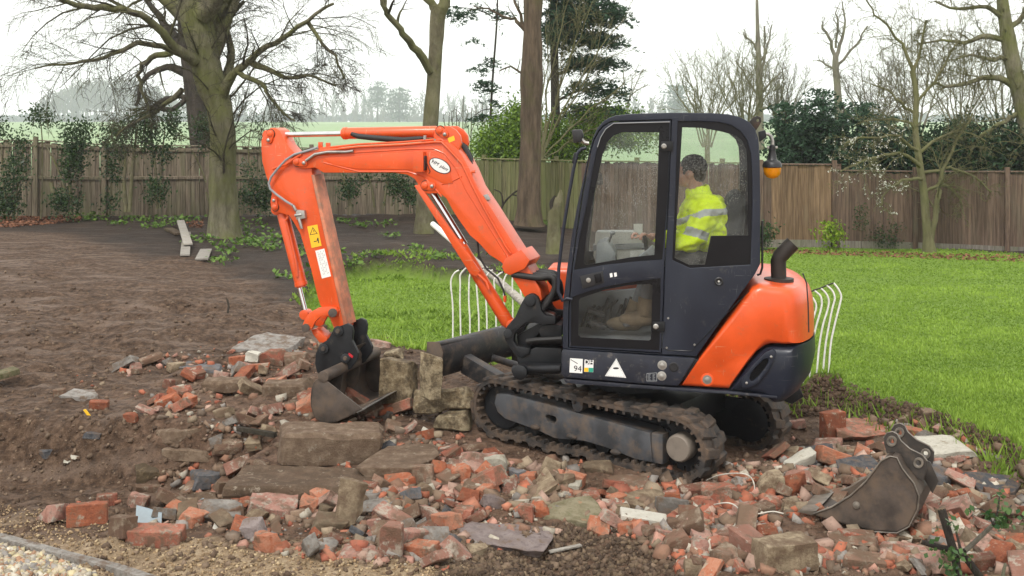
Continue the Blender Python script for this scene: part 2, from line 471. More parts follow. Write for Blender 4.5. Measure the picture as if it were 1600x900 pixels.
def glass_material(name, tint, dust_lo, dust_hi, drops=True):
    m, nt, b, N, L = new_mat(name)
    v = tex_coord(nt)
    g = N.new('ShaderNodeBsdfGlossy'); g.inputs['Roughness'].default_value = .02; g.inputs['Color'].default_value = (1, 1, 1, 1)
    tr = N.new('ShaderNodeBsdfTransparent'); tr.inputs['Color'].default_value = (*tint, 1)
    df = N.new('ShaderNodeBsdfDiffuse'); df.inputs['Color'].default_value = (.55, .55, .52, 1)
    n1 = noise_tex(nt, 5, 8, v, .7)
    film = ramp(nt, n1.outputs['Fac'], [(.4, (dust_lo,) * 3), (.65, (dust_hi,) * 3)])
    if drops:
        vo = N.new('ShaderNodeTexVoronoi'); vo.inputs['Scale'].default_value = 95; L.new(v, vo.inputs['Vector'])
        n2 = noise_tex(nt, 4.5, 4, v)
        spot = ramp(nt, vo.outputs['Distance'], [(.16, (.42, .42, .42)), (.30, (0, 0, 0))])
        zone = ramp(nt, n2.outputs['Fac'], [(.40, (.15, .15, .15)), (.56, (1, 1, 1))])
        film = mixc(nt, 1.0, film, mixc(nt, 1.0, spot, zone, 'MULTIPLY'), 'ADD')
    fr = N.new('ShaderNodeFresnel'); fr.inputs['IOR'].default_value = 1.22
    s1 = N.new('ShaderNodeMixShader'); L.new(film, s1.inputs[0]); L.new(tr.outputs[0], s1.inputs[1]); L.new(df.outputs[0], s1.inputs[2])
    s2 = N.new('ShaderNodeMixShader'); L.new(fr.outputs[0], s2.inputs[0]); L.new(s1.outputs[0], s2.inputs[1]); L.new(g.outputs[0], s2.inputs[2])
    L.new(s2.outputs[0], N['Material Output'].inputs['Surface'])
    return m
M_glass = glass_material('rain spotted cab glass', (.93, .95, .94), .0, .055)
M_glass2 = glass_material('clean cab glass', (.95, .96, .96), .0, .03, False)

Z3 = lambda u, v: (860 + u / 3.213, 160 + v / 3.213)
Z4 = lambda u, v: (860 + u / 3.478, 400 + v / 3.478)
Z1 = lambda u, v: (380 + u / 2.25, 170 + v / 2.25)
Z2 = lambda u, v: (640 + u / 2.093, 170 + v / 2.093)
Z6 = lambda u, v: (440 + u / 3.4625, 460 + v / 3.4625)
ZH = lambda u, v: (780 + u / 4.5, 400 + v / 4.5)

# machine centre on the ground and the three headings: undercarriage, house, boom
C0 = Vector((.90, 8.83, 0))
YAW = R(8); bx = Vector((math.cos(YAW), -math.sin(YAW), 0)); nb = Vector((math.sin(YAW), math.cos(YAW), 0))   # rearward, to the far side
def BP(p, off=-.72): return on_plane(p[0], p[1], C0 + nb * off, nb)
def BL(pts, off=-.72): return [BP(p, off) for p in pts]
SW = R(17.2); bn = Vector((math.sin(SW), math.cos(SW), 0)); bd = Vector((-math.cos(SW), math.sin(SW), 0))
BOOM0 = Vector((.19, 8.85, 0))
def AP(p, off=0.0): return on_plane(p[0], p[1], BOOM0 + bn * off, bn)
def AL(pts, off=0.0): return [AP(p, off) for p in pts]
TH = R(35); CU = Vector((.93, 8.94, 0)); uu = Vector((-math.cos(TH), math.sin(TH), 0)); uv = Vector((-math.sin(TH), -math.cos(TH), 0))
def U(u, v, z): return CU + uu * u + uv * v + Vector((0, 0, z + .045 * (v - .75) + .035 * u - .042))

digger = thing('mini_excavator', 'orange and navy mini excavator on rubber tracks breaking up the rubble', 'excavator', (C0.x, C0.y, 0))

# ---- undercarriage -------------------------------------------------
def track(side):
    v0, v1 = (.45, .75) if side > 0 else (-.75, -.45)
    # closed run of the belt centre in (u, z): front idler, top run, rear sprocket, slightly sagging bottom run
    path = []
    rf, rr, uf, ur, zf, zr_ = .205, .208, .76, -.76, .235, .222
    for a in np.linspace(-90, 90, 13): path.append((uf + rf * math.cos(R(a)), zf + rf * math.sin(R(a))))
    for t in np.linspace(0, 1, 14)[1:-1]: path.append((uf + (ur - uf) * t, zf + rf + (zr_ + rr - zf - rf) * t - .006 * math.sin(t * math.pi)))
    for a in np.linspace(90, 270, 13): path.append((ur + rr * math.cos(R(a)), zr_ + rr * math.sin(R(a))))
    for t in np.linspace(0, 1, 20)[1:-1]: path.append((ur + (uf - ur) * t, zr_ - rr + (zf - rf - zr_ + rr) * t + .012 * (1 - math.cos(t * 2 * math.pi * 3)) * (1 if .1 < t < .9 else .3)))
    path = np.array(path)
    seg = np.linalg.norm(np.roll(path, -1, 0) - path, axis=1); cum = np.concatenate([[0], np.cumsum(seg)]); Lt = cum[-1]
    P2 = np.vstack([path, path[:1]])
    def pos(s):
        s %= Lt
        return np.array([np.interp(s, cum, P2[:, 0]), np.interp(s, cum, P2[:, 1])])
    def frame(s):
        p = pos(s); t = pos(s + .02) - pos(s - .02); t /= np.linalg.norm(t)
        return p, t, np.array([t[1], -t[0]])            # outward
    mb = MB(); n = 120; th = .016
    for i in range(n):
        q = []
        for s in (i * Lt / n, (i + 1) * Lt / n):
            p, t, o = frame(s)
            for (d, v) in ((th, v0), (th, v1), (-th, v1), (-th, v0)):
                w = p + o * d; q.append(U(w[0], v, w[1]))
        mb.add(q, [(0, 1, 5, 4), (1, 2, 6, 5), (2, 3, 7, 6), (3, 0, 4, 7)])
    belt = mb.build('rubber_track', M_rubber, digger, smooth=50)
    lug = MB(); rnd = random.Random(4 + side)
    nl = 34
    for i in range(nl):
        s0 = i * Lt / nl
        for half in (0, 1):
            va, vb = (v0 - .006, (v0 + v1) / 2 + .03) if half == 0 else ((v0 + v1) / 2 - .03, v1 + .006)
            s = s0 + half * Lt / nl * .5; q = []
            h = .022 + rnd.uniform(-.004, .004)
            for (ds, dd, sk) in ((-.042, 0, 0), (.042, 0, 0), (.026, h, 0), (-.026, h, 0)):
                for v, sh in ((va, .014 * (1 if half else -1)), (vb, -.014 * (1 if half else -1))):
                    p, t, o = frame(s + ds + sh)
                    w = p + o * (th + dd - .001); q.append(U(w[0], v, w[1]))
            lug.add(q, [(0, 2, 3, 1), (2, 4, 5, 3), (4, 6, 7, 5), (6, 0, 1, 7), (0, 6, 4, 2), (1, 3, 5, 7)])
    lo = lug.build('tread_lugs', M_rubber, belt, bevel=.006, seg=2, smooth=30)
    ribs = MB()
    for i in range(62):
        s = i * Lt / 62; q = []
        for (ds, dd) in ((-.014, 0), (.014, 0), (.009, -.026), (-.009, -.026)):
            for v in ((v0 + v1) / 2 + .085, v1 - .004) if side > 0 else ((v0 + v1) / 2 + .04, v1 - .004):
                p, t, o = frame(s + ds); w = p + o * (-th + dd + .001); q.append(U(w[0], v, w[1]))
        ribs.add(q, [(0, 2, 3, 1), (2, 4, 5, 3), (4, 6, 7, 5), (6, 0, 1, 7), (0, 6, 4, 2), (1, 3, 5, 7)])
    tag(ribs.build('inner_ribs', M_rubber, belt, smooth=30), kind='stuff')
    # side frame
    vo = v1 - .035; dv = -.20
    out = [(.78, .335), (.68, .352), (.30, .335), (0, .318), (-.30, .300), (-.54, .288), (-.56, .085), (-.42, .082), (-.18, .118), (.0, .128), (.25, .098), (.40, .128), (.55, .145), (.70, .160), (.77, .20), (.80, .26)]
    hole = [(.335, .245), (.315, .262), (.245, .258), (.235, .238), (.255, .205), (.315, .208)]
    f = MB().plate([U(a, vo, z) for a, z in out], [[U(a, vo, z) for a, z in hole]], uv * dv).build('track_frame', M_frame, digger, bevel=.007, smooth=35)
    MB().box(U(-.59, vo - .09, .19), (.09, .16, .21), Matrix.Rotation(-TH, 3, 'Z')).build('drive_bracket', M_frame, f, bevel=.01)
    MB().lathe(U(-.76, vo + .012, .222), -uv, [(0, .082), (.006, .090), (.02, .096), (.13, .096)], 28).build('drive_hub', M_hub, f, smooth=35)
    sp = MB().lathe(U(-.76, vo - .10, .222), -uv, [(0, .14), (.03, .14)], 28)
    for k in range(14):
        a = 2 * math.pi * k / 14
        sp.box(U(-.76 + .155 * math.cos(a), vo - .115, .222 + .155 * math.sin(a)), (.035, .028, .05), Matrix.Rotation(-TH, 3, 'Z') @ Matrix.Rotation(a, 3, 'Y'))
    sp.build('sprocket', M_black, f, smooth=30)
    MB().lathe(U(.76, vo - .04, .235), -uv, [(0, .06), (.01, .165), (.05, .182), (.10, .165), (.11, .06)], 28).build('idler_wheel', M_black, f)
    MB().lathe(U(.05, vo + .01, .375), -uv, [(0, .03), (.005, .045), (.12, .045)], 18).build('top_roller', M_frame, f)
    for a in (-.45, -.12, .20, .50):
        MB().lathe(U(a, vo - .06, .105), -uv, [(0, .06), (.03, .075), (.10, .075), (.12, .06)], 18).build('bottom_roller', M_black, f)
    for a, z in ((.10, .14), (-.27, .10), (.42, .15)):
        MB().ellipsoid(U(a, vo + .006, z), (.045, .02, .022), Matrix.Rotation(-TH, 3, 'Z')).build('mud_lump', M_rubber, f)
    if side < 0:   # inner face of the far track's final drive cover
        MB().lathe(U(-.76, v1 - .03, .222), uv, [(0, .17), (.02, .165), (.03, .12)], 30).build('final_drive_cover', M_black, f)
        MB().box(U(-.58, v1 - .03, .222), (.36, .05, .30), Matrix.Rotation(-TH, 3, 'Z')).build('motor_guard', M_black, f, bevel=.012)
track(1); track(-1)
lf = MB()
lf.box(U(0, 0, .33), (1.15, .95, .20), Matrix.Rotation(-TH, 3, 'Z'))
for a in (-.4, .4): lf.box(U(a, 0, .25), (.2, 1.05, .14), Matrix.Rotation(-TH, 3, 'Z'))
carf = lf.build('lower_frame', M_black, digger, bevel=.02)
MB().lathe(C0 + Vector((0, 0, .40)), (0, 0, 1), [(0, .36), (.14, .36), (.15, .33), (.2, .33)], 36).build('slew_ring', M_black, carf)
# blade with its two push arms
sec = [(1.37, .60), (1.345, .575), (1.33, .53), (1.325, .46), (1.335, .39), (1.365, .335), (1.40, .315), (1.42, .325), (1.385, .37), (1.37, .45), (1.378, .54), (1.41, .605)]
bl = MB().prism([U(a, .74, z + .03) for a, z in sec], uv * -1.48).build('dozer_blade', M_mudblack, digger, bevel=.006)
tb = MB().tube([U(1.375, .75, .622), U(1.375, -.75, .622)], .026, 14)
tb.build('top_rail', M_mudblack, bl)
for e in (.745, -.752): MB().prism([U(a, e, z) for a, z in [(1.43, .645), (1.31, .66), (1.27, .58), (1.285, .42), (1.36, .335), (1.45, .34)]], uv * .012).build('end_plate', M_mudsteel, bl, bevel=.003)
for v in (.36, -.36):
    a = MB()
    a.prism([U(1.36, v + .05, .52), U(1.20, v + .05, .47), U(.85, v + .05, .36), U(.70, v + .05, .30), U(.70, v + .05, .22), U(.95, v + .05, .24), U(1.36, v + .05, .36)], uv * -.10)
    a.build('blade_arm', M_mudblack, bl, bevel=.012)
MB().tube([U(.55, 0, .40), U(.95, 0, .40)], .05, 16).tube([U(.95, 0, .40), U(1.33, 0, .44)], .03, 12).build('blade_cylinder', M_mudblack, bl)

# ---- house: skirt, platform, engine cover, counterweight -----------
W_B = 1.44
skirt = MB().prism(BL([(879, 546), (1087, 560), (1060, 603), (1040, 602.5), (882, 590), (877, 584), (877, 552)], -.735), nb * .10).build('side_skirt', M_skirt, digger, bevel=.010)
MB().prism(BL([(880, 592), (1058, 606), (1140, 611.5), (1214, 619), (1214, 623), (1140, 616), (1055, 611), (900, 600), (884, 598)], -.725), nb * .12).build('skirt_ledge', M_skirt, skirt, bevel=.004)
for (u, v, r1, nm) in ((1255, 233, .017, 'bolt'), (1248, 362, .017, 'bolt')):
    p = BP((870 + u / 7.62, 540 + v / 7.62), -.735)
    MB().lathe(p + nb * .002, -nb, [(0, .033), (.003, .033), (.004, .028), (.0045, .017), (.012, .015), (.014, .008)], 18).build(nm, M_steel, skirt)
p = BP((870 + 1393 / 7.62, 540 + 255 / 7.62), -.735)
MB().lathe(p + nb * .002, -nb, [(0, .034), (.006, .034), (.008, .028), (.004, .026)], 20).build('rubber_plug', M_blackpl, skirt)
plat = MB()
s0, s1 = (BP((880, 560)) - C0).dot(bx), (BP((1150, 560)) - C0).dot(bx)
ctr = C0 + bx * ((s0 + s1) / 2); ctr.z = .66
plat.box(ctr, (s1 - s0, 1.40, .16), Matrix.Rotation(-YAW, 3, 'Z'))
plat.box(C0 + bx * ((s0 + s1) / 2 - .1) + nb * .0 + Vector((0, 0, .58)), (.95, 1.2, .12), Matrix.Rotation(-YAW, 3, 'Z'))
plat.build('platform', M_black, digger, bevel=.012)
# covers on the far side of the house
rc = MB()
q = C0 + bx * (-.20) + nb * .50; q.z = .98
rc.box(q, (.95, .42, .5), Matrix.Rotation(-YAW, 3, 'Z'))
rc.build('tank_cover', M_orange, digger, bevel=.05, seg=3)

def loft_house(prof, name, mat, parent, x0=1188.0, x1=1272.0, bulge=.30, edge=.055, topw=None, tmin=-1.0, tmax=1.0):
    """profile in picture coordinates; the rear is rounded in plan, the near and far long edges are rounded over"""
    ts = sorted(set([-1, -.985, -.96, -.92, -.85, -.7, -.5, -.25, 0, .25, .5, .7, .85, .92, .96, .985, 1]))
    ts = [t for t in ts if tmin <= t <= tmax]
    base = []
    for p in prof:
        w = min(1, max(0, (p[0] - x0) / (x1 - x0)))
        q = BP(p[:2], -.72 + w * .62)
        base.append(((q - C0).dot(bx), q.z, w))
    cx_ = sum(b[0] for b in base) / len(base); cz = sum(b[1] for b in base) / len(base)
    rings = []
    for t in ts:
        k = max(0, (abs(t) - .90) / .10); inset = edge * (1 - math.sqrt(max(0, 1 - k * k)))
        ring = []
        for (s, z, w) in base:
            s2 = s - w * bulge * (1 - math.sqrt(max(0, 1 - (t * .97) ** 2)))
            dx, dz = cx_ - s2, cz - z; l = math.hypot(dx, dz) + 1e-6
            ring.append(C0 + bx * (s2 + dx / l * inset * .5) + nb * (t * W_B / 2) + Vector((0, 0, z + dz / l * inset)))
        rings.append(ring)
    mb = MB(); n = len(base); vs = [p for r_ in rings for p in r_]; fs = [tuple(range(n))[::-1], tuple((len(rings) - 1) * n + i for i in range(n))]
    for i in range(len(rings) - 1):
        for k in range(n):
            fs.append((i * n + k, i * n + (k + 1) % n, (i + 1) * n + (k + 1) % n, (i + 1) * n + k))
    mb.add(vs, fs)
    return mb.build(name, mat, parent, smooth=38)
prof_o = [(1063, 605), (1074, 588), (1090, 564), (1140, 496), (1168, 459), (1176, 449), (1188, 445), (1202, 443.5), (1225, 441), (1243, 438), (1257, 438), (1266, 446), (1270, 460), (1272, 482), (1272, 514),
          (1256, 520), (1236, 525), (1215, 531), (1199, 539), (1182, 552), (1165, 573), (1147, 598), (1138, 610), (1100, 607.5)]
cover = loft_house(prof_o, 'engine_cover', M_orange, digger)
prof_c = [(1140, 611), (1149, 599), (1167, 575), (1184, 554), (1201, 541), (1217, 533), (1238, 527.5), (1257, 522), (1273, 516.5), (1274, 545), (1268, 572), (1255, 596), (1238, 612), (1222, 619), (1190, 617)]
cw = loft_house(prof_c, 'counterweight', M_navy, digger, bulge=.30)
MB().prism(BL([Z4(*p) for p in [(1368, 95), (1390, 150), (1398, 260), (1402, 415), (1408, 415), (1404, 260), (1396, 148), (1376, 95)]], -.715), nb * .02).build('cover_seam', M_blackpl, cover)
pb = BP(Z4(852, 672), -.72)
MB().lathe(pb, -nb, [(0, .034), (.004, .032), (.004, .020), (.012, .018), (.014, .009)], 18).build('bolt', M_steel, cover)
MB().lathe(pb, -nb, [(-.01, .045), (.002, .045), (.003, .036)], 22).build('bolt_recess', M_orange, cover)
# air vent in the counterweight's side
vent_o = [Z4(*p) for p in [(1035, 705), (1045, 660), (1100, 590), (1165, 525), (1205, 505), (1228, 520), (1222, 555), (1190, 615), (1130, 690), (1080, 718), (1050, 720)]]
vent_i = [Z4(*p) for p in [(1082, 668), (1088, 640), (1120, 600), (1160, 562), (1182, 556), (1186, 575), (1166, 610), (1130, 655), (1105, 678), (1090, 680)]]
vent = MB().plate(BL(vent_o, -.742), [BL(vent_i, -.742)], nb * .04).build('air_vent', M_navy, cw, bevel=.006)
hg = MB()
cvx = [BP(p, -.732) for p in vent_i]
def pin2(p, poly):
    ins = False
    for i in range(len(poly)):
        a, b_ = poly[i - 1], poly[i]
        if (a[1] > p[1]) != (b_[1] > p[1]) and p[0] < (b_[0] - a[0]) * (p[1] - a[1]) / (b_[1] - a[1]) + a[0]: ins = not ins
    return ins
for j in range(30):
    for i in range(30):
        px = 1170 + i * 1.9 + (j % 2) * .95; py = 556 + j * 1.65
        if pin2((px, py), vent_i):
            c = BP((px, py), -.730); ring = [c + bx * (.0046 * math.cos(R(60 * k))) + Vector((0, 0, .0046 * math.sin(R(60 * k)))) for k in range(6)]
            rin = [c + (r_ - c) * .68 + nb * .003 for r_ in ring]
            hg.add(ring + rin, [(k, (k + 1) % 6, 6 + (k + 1) % 6, 6 + k) for k in range(6)])
hg.build('honeycomb_mesh', M_blackpl, cw, smooth=0)
MB().prism([BP(p, -.722) for p in vent_i], nb * .002).build('vent_backing', M_frit, cw)
for q in ((1200, 548), (1066, 690)):
    MB().lathe(BP(Z4(*q), -.743), -nb, [(-.004, .010), (.004, .009), (.006, .004)], 12).build('bolt', M_steel, cw)
# tow eye and belly under the counterweight
MB().prism(BL([(1218, 612), (1250, 606), (1256, 620), (1238, 632), (1222, 626)], -.3), nb * .06).build('tow_eye', M_black, cw, bevel=.008)
# exhaust stack
e0 = BP((1217, 428), -.38); sc_ = e0.y / F_PX
top = BP((1239, 380), -.38); kn = BP((1216, 405), -.38)
ex = MB().tube([e0 + Vector((0, 0, -.06)), kn + Vector((0, 0, -.01)), kn + bx * .012 + Vector((0, 0, .02)), top], .055, 20, cap=False)
ex.tube([top, kn + bx * .012 + Vector((0, 0, .02))], .048, 20, cap=False)
ex.lathe(e0 + Vector((0, 0, -.06)), (0, 0, 1), [(0, .105), (.030, .105), (.034, .06)], 24)
exh = ex.build('exhaust_pipe', M_exh, digger)
# thin upright aerial beside the cab
ap = BP((1190, 425), -.5)
MB().tube([BP((1183, 430), -.55), BP((1188, 428), -.55), BP((1191, 418), -.55), BP((1191, 345), -.55)], .008, 8).build('aerial', M_blackpl, digger)
# ---- cab ------------------------------------------------------------
CABW = .97
cab_out = [(879, 545), (880, 470), (886, 420), (893, 370), (902, 320), (911, 280), (920, 240), (927, 214), (933, 201), (941, 191), (951, 184), (963, 180), (990, 177.5), (1050, 176), (1110, 176.5), (1138, 178.5), (1157, 183), (1171, 191), (1180, 202), (1185, 216), (1187, 240), (1188, 300), (1188, 412), (1180, 428), (1140, 483), (1088, 557)]
door_out = [(889, 542), (890, 480), (894, 428), (901, 370), (912, 300), (924, 235), (929, 219), (936, 206), (944, 197), (956, 191), (1048, 188), (1044, 300), (1038, 407), (1033, 551)]
def grow(pts, d):
    c = (sum(p[0] for p in pts) / len(pts), sum(p[1] for p in pts) / len(pts)); o = []
    n = len(pts)
    area = sum(pts[i - 1][0] * pts[i][1] - pts[i][0] * pts[i - 1][1] for i in range(n))
    sg = 1 if area > 0 else -1
    for i in range(n):
        a, b_, c_ = pts[i - 1], pts[i], pts[(i + 1) % n]
        n1 = Vector((b_[1] - a[1], a[0] - b_[0])).normalized() * sg; n2 = Vector((c_[1] - b_[1], b_[0] - c_[0])).normalized() * sg
        m = (n1 + n2); m = m / max(.3, m.dot(n1)) if m.length > 1e-6 else n1
        o.append((b_[0] + m[0] * d, b_[1] + m[1] * d))
    return o
rear_hole = [Z3(*p) for p in [(640, 94), (760, 95), (850, 100), (910, 115), (955, 145), (988, 190), (1006, 255), (1012, 330), (1014, 500), (1005, 815), (700, 832), (612, 792), (622, 600)]]
rear_clear = [Z3(*p) for p in [(662, 125), (760, 128), (880, 150), (930, 165), (965, 195), (983, 240), (988, 320), (992, 668), (810, 670), (792, 740), (775, 815), (695, 815), (624, 780), (640, 500)]]
du_hole = [Z3(*p) for p in [(118, 842), (150, 660), (185, 500), (212, 340), (236, 225), (252, 175), (278, 135), (318, 110), (598, 103), (590, 450), (562, 790), (450, 797), (280, 815)]]
du_clear = [Z3(*p) for p in [(168, 800), (182, 660), (204, 540), (235, 380), (262, 262), (285, 200), (318, 165), (360, 150), (546, 150), (536, 450), (522, 765), (400, 778), (190, 815), (174, 812)]]
dl_hole = [Z4(*p) for p in [(112, 224), (220, 188), (330, 160), (470, 137), (600, 120), (592, 515), (110, 490)]]
dl_clear = [Z4(*p) for p in [(155, 240), (165, 228), (300, 182), (420, 160), (540, 150), (555, 160), (546, 452), (535, 460), (165, 442), (152, 430)]]
near = BL(cab_out)
cab = MB().plate(near, [BL(grow(door_out, 1.4)), BL(rear_hole)], nb * .055).build('cab', M_navy, digger, bevel=.013, seg=3)
# far side of the cab, same outline
shift = nb * (CABW - .055)
fu = [(905, 415), (915, 320), (930, 240), (945, 205), (960, 196), (1040, 194), (1036, 405)]
MB().plate([p + shift for p in near], [[p + shift for p in BL(fu)], [p + shift for p in BL(rear_clear)], [p + shift for p in BL(dl_clear)]], nb * .055).build('far_side', M_navy, cab, bevel=.012)
MB().prism([p + shift + nb * .03 for p in BL(fu)], nb * .005).build('far_window', M_glass2, cab, smooth=0)
MB().prism([p + shift + nb * .03 for p in BL(rear_clear)], nb * .005).build('far_window', M_glass2, cab, smooth=0)
def skin(pts2, name, mat, th=.035, inset=.012, bev=.008):
    P = BL(pts2); c = BP((1030, 360)); mb = MB(); n = len(P)
    inn = []
    for i in range(n):
        a, b_ = P[max(i - 1, 0)], P[min(i + 1, n - 1)]
        t = (b_ - a).normalized(); d = t.cross(nb).normalized()
        if d.dot(c - P[i]) < 0: d = -d
        inn.append(P[i] + d * th)
    A = [p + nb * (.05 + .0) for p in P]; B = [p + nb * (CABW - .05) for p in P]
    Ai = [p + nb * .05 for p in inn]; Bi = [p + nb * (CABW - .05) for p in inn]
    mb.strip(A, B); mb.strip(Ai, Bi)
    mb.add([A[0], B[0], Bi[0], Ai[0], A[-1], B[-1], Bi[-1], Ai[-1]], [(0, 1, 2, 3), (4, 5, 6, 7)])
    return mb.build(name, mat, cab, smooth=50)
skin(cab_out[6:21], 'roof', M_navy)
skin(cab_out[2:7], 'windscreen', M_glass2, .006)
skin(cab_out[0:3], 'front_panel', M_navy)
skin(cab_out[20:23], 'rear_window', M_glass2, .006)
skin(cab_out[22:26], 'rear_panel', M_navy)
MB().plate(BL(rear_hole, -.708), [BL(rear_clear, -.708)], nb * .006).build('window_border', M_frit, cab, smooth=0)
MB().prism(BL(rear_clear, -.706), nb * .004).build('quarter_window', M_glass, cab, smooth=0)
# inner black lining behind the lower quarter panel
MB().prism([p + nb * .02 for p in BL([Z3(805, 672), Z3(1000, 672), Z3(1000, 812), Z3(778, 815)], -.70)], nb * .01).build('inner_lining', M_blackpl, cab, smooth=0)
# door
door = MB().plate(BL(door_out, -.728), [BL(du_hole, -.728), BL(dl_hole, -.728)], nb * .040).build('cab_door', M_navy, digger, bevel=.006)
MB().plate(BL(du_hole, -.716), [BL(du_clear, -.716)], nb * .006).build('window_border', M_frit, door, smooth=0)
MB().prism(BL(du_clear, -.714), nb * .004).build('door_window', M_glass, door, smooth=0)
MB().plate(BL(dl_hole, -.716), [BL(dl_clear, -.716)], nb * .006).build('window_border', M_frit, door, smooth=0)
MB().prism(BL(dl_clear, -.714), nb * .004).build('door_window', M_glass2, door, smooth=0)
tr = MB().tube([BP(p, -.730) for p in [Z3(236, 225), Z3(252, 175), Z3(278, 133), Z3(318, 105), Z3(600, 98)]], .0035, 6)
tr.build('window_trim', M_grey, door)
# handle recess
MB().prism(BL([Z4(*p) for p in [(160, 110), (285, 82), (292, 145), (175, 178)]], -.734), nb * .01).build('door_handle', M_blackpl, door, bevel=.004)
MB().lathe(BP(Z4(207, 131), -.734), -nb, [(0, .017), (.006, .017), (.008, .009)], 16).build('door_lock', M_steel, door)
MB().prism(BL([Z4(*p) for p in [(236, 100), (275, 92), (282, 140), (245, 150)]], -.742), nb * .01).build('handle_grip', M_frit, door, bevel=.004)
for (u, v, L_) in ((322, 95, 'worn'), (345, 92, 'worn')):
    MB().prism(BL([Z4(u, v), Z4(u + 14, v - 3), Z4(u + 17, v + 18), Z4(u + 3, v + 22)], -.7285), nb * .002).build('worn_sticker', M_white, door, smooth=0)
# hinges
for q in (Z3(570, 220), Z4(573, 383)):
    h = MB().prism([BP((q[0] - 5, q[1] - 7), -.742), BP((q[0] + 14, q[1] - 8), -.742), BP((q[0] + 14, q[1] + 8), -.742), BP((q[0] - 5, q[1] + 7), -.742)], nb * .014)
    hh = h.build('hinge', M_black, door, bevel=.004)
    MB().lathe(BP(q, -.742), -nb, [(0, .019), (.008, .019), (.014, .012)], 16).build('hinge_bolt', M_steel, hh)
# round grommet and screws on the rear panel
MB().lathe(BP(Z4(915, 138), -.721), -nb, [(-.004, .030), (.008, .030), (.012, .024), (.006, .018), (.004, .008)], 22).build('door_stop', M_blackpl, cab)
MB().lathe(BP(Z4(915, 138), -.725), -nb, [(0, .007), (.006, .006)], 10).build('stop_pin', M_cream, cab)
for q in ((640, 338), (632, 499), (783, 482)):
    MB().lathe(BP(Z4(*q), -.720), -nb, [(-.003, .008), (.004, .007)], 10).build('screw', M_steel, cab)
MB().tube([BP(Z4(*p), -.721) for p in [(612, 500), (640, 512), (770, 515), (800, 480), (1000, 270), (1080, 190)]], .003, 5).build('panel_seam', M_frit, cab)
# grab rail, work light, lifting eye, beacon
g = [(894, 468), (886, 466), (879, 470), (872, 455), (873, 420), (880, 360), (888, 310), (896, 265), (902, 240), (908, 233), (916, 231)]
gr = MB().tube([BP(p, -.74) for p in g], .0125, 10).build('grab_rail', M_navy, digger)
MB().prism(BL([(897, 238), (903, 240), (899, 257), (893, 255)], -.75), nb * .02).build('rail_clip', M_black, gr, bevel=.003)
wlc = BP((901, 213), -.60)
wlt = MB().prism([BP(p, -.64) for p in [(893, 203), (908, 202), (911, 212), (908, 222), (896, 224)]], nb * .10).build('work_light', M_blackpl, digger, bevel=.010)
MB().tube([BP((908, 218), -.60), BP((914, 223), -.60), BP((920, 224), -.60)], .014, 8).build('light_bracket', M_steel, wlt)
le = [(1176, 202), (1182, 190), (1188, 184), (1188.5, 182), (1184, 182), (1176, 184), (1171, 192)]
lo_ = [(1169, 192), (1177, 183), (1184, 181), (1189, 184), (1190, 190), (1186, 197), (1180, 206)]
MB().plate(BL(lo_, -.2), [[BP((1184 + 2.2 * math.cos(a), 188 + 2.4 * math.sin(a)), -.2) for a in np.linspace(0, 2 * math.pi, 9)[:-1]]], nb * .018).build('lifting_eye', M_exh, digger, bevel=.002)
bo = -.42
br = MB().prism([BP(p, bo) for p in [(1185, 206), (1196, 203), (1198, 214), (1187, 222)]], nb * .05).build('beacon_bracket', M_black, digger, bevel=.004)
MB().tube([BP(p, bo + .02) for p in [(1193, 209), (1200, 209.5), (1205, 213), (1207, 220), (1207, 229)]], .013, 10).build('bent_pipe', M_steel, br)
ax = Vector((0, 0, -1)); q = BP((1206.5, 226), bo + .02)
bea = MB().lathe(q, ax, [(0, .014), (.006, .020), (.03, .020), (.032, .026), (.045, .024), (.10, .032), (.112, .04)], 20)
bea.lathe(q + ax * .112, ax, [(0, .04), (.012, .060), (.03, .068), (.048, .070), (.052, .066)], 24)
beo = bea.build('beacon', M_blackpl, digger)
for dxx in (-.03, .03): MB().box(q + ax * .02 + bx * dxx, (.016, .016, .018)).build('wing_nut', M_steel, beo, bevel=.003)
def lens_material():
    m, nt, b, N, L = new_mat('amber lens')
    b.inputs['Base Color'].default_value = (.95, .34, .006, 1); b.inputs['Roughness'].default_value = .18
    b.inputs['Transmission Weight'].default_value = .35; b.inputs['IOR'].default_value = 1.3
    b.inputs['Subsurface Weight'].default_value = .4; b.inputs['Subsurface Radius'].default_value = (.05, .02, .005)
    w = N.new('ShaderNodeTexWave'); w.inputs['Scale'].default_value = 60; w.bands_direction = 'Z'; L.new(tex_coord(nt), w.inputs['Vector'])
    bump(nt, b, w.outputs['Fac'], .3, .004)
    return m
MB().lathe(q + ax * .160, ax, [(0, .064), (.03, .062), (.055, .055), (.075, .038), (.084, .012)], 26).build('amber_lens', lens_material(), beo)
# ---- cab interior ----------------------------------------------------
def IN(px, py, off): return BP((px, py), off)
inte = MB()
q = BP((985, 548), -.25); MB().box(Vector((q.x, q.y, BP((985, 541)).z)), (.80, .88, .03), Matrix.Rotation(-YAW, 3, 'Z')).build('cab_floor', M_grey, cab)
seat_o = -.24
st = MB().prism([IN(x, y, seat_o - .22) for x, y in [(1063, 402), (1150, 402), (1156, 425), (1140, 440), (1066, 436)]], nb * .44).build('seat_cushion', M_seat, digger, bevel=.035, seg=3)
MB().prism([IN(x, y, seat_o - .22) for x, y in [(1118, 402), (1126, 370), (1133, 335), (1137, 312), (1145, 302), (1156, 300), (1164, 308), (1165, 340), (1160, 380), (1154, 410), (1130, 412)]], nb * .44).build('seat_back', M_seat, st, bevel=.04, seg=3)
MB().prism([IN(x, y, seat_o - .16) for x, y in [(1075, 438), (1140, 440), (1140, 500), (1090, 500)]], nb * .36).build('seat_base', M_blackpl, st, bevel=.01)
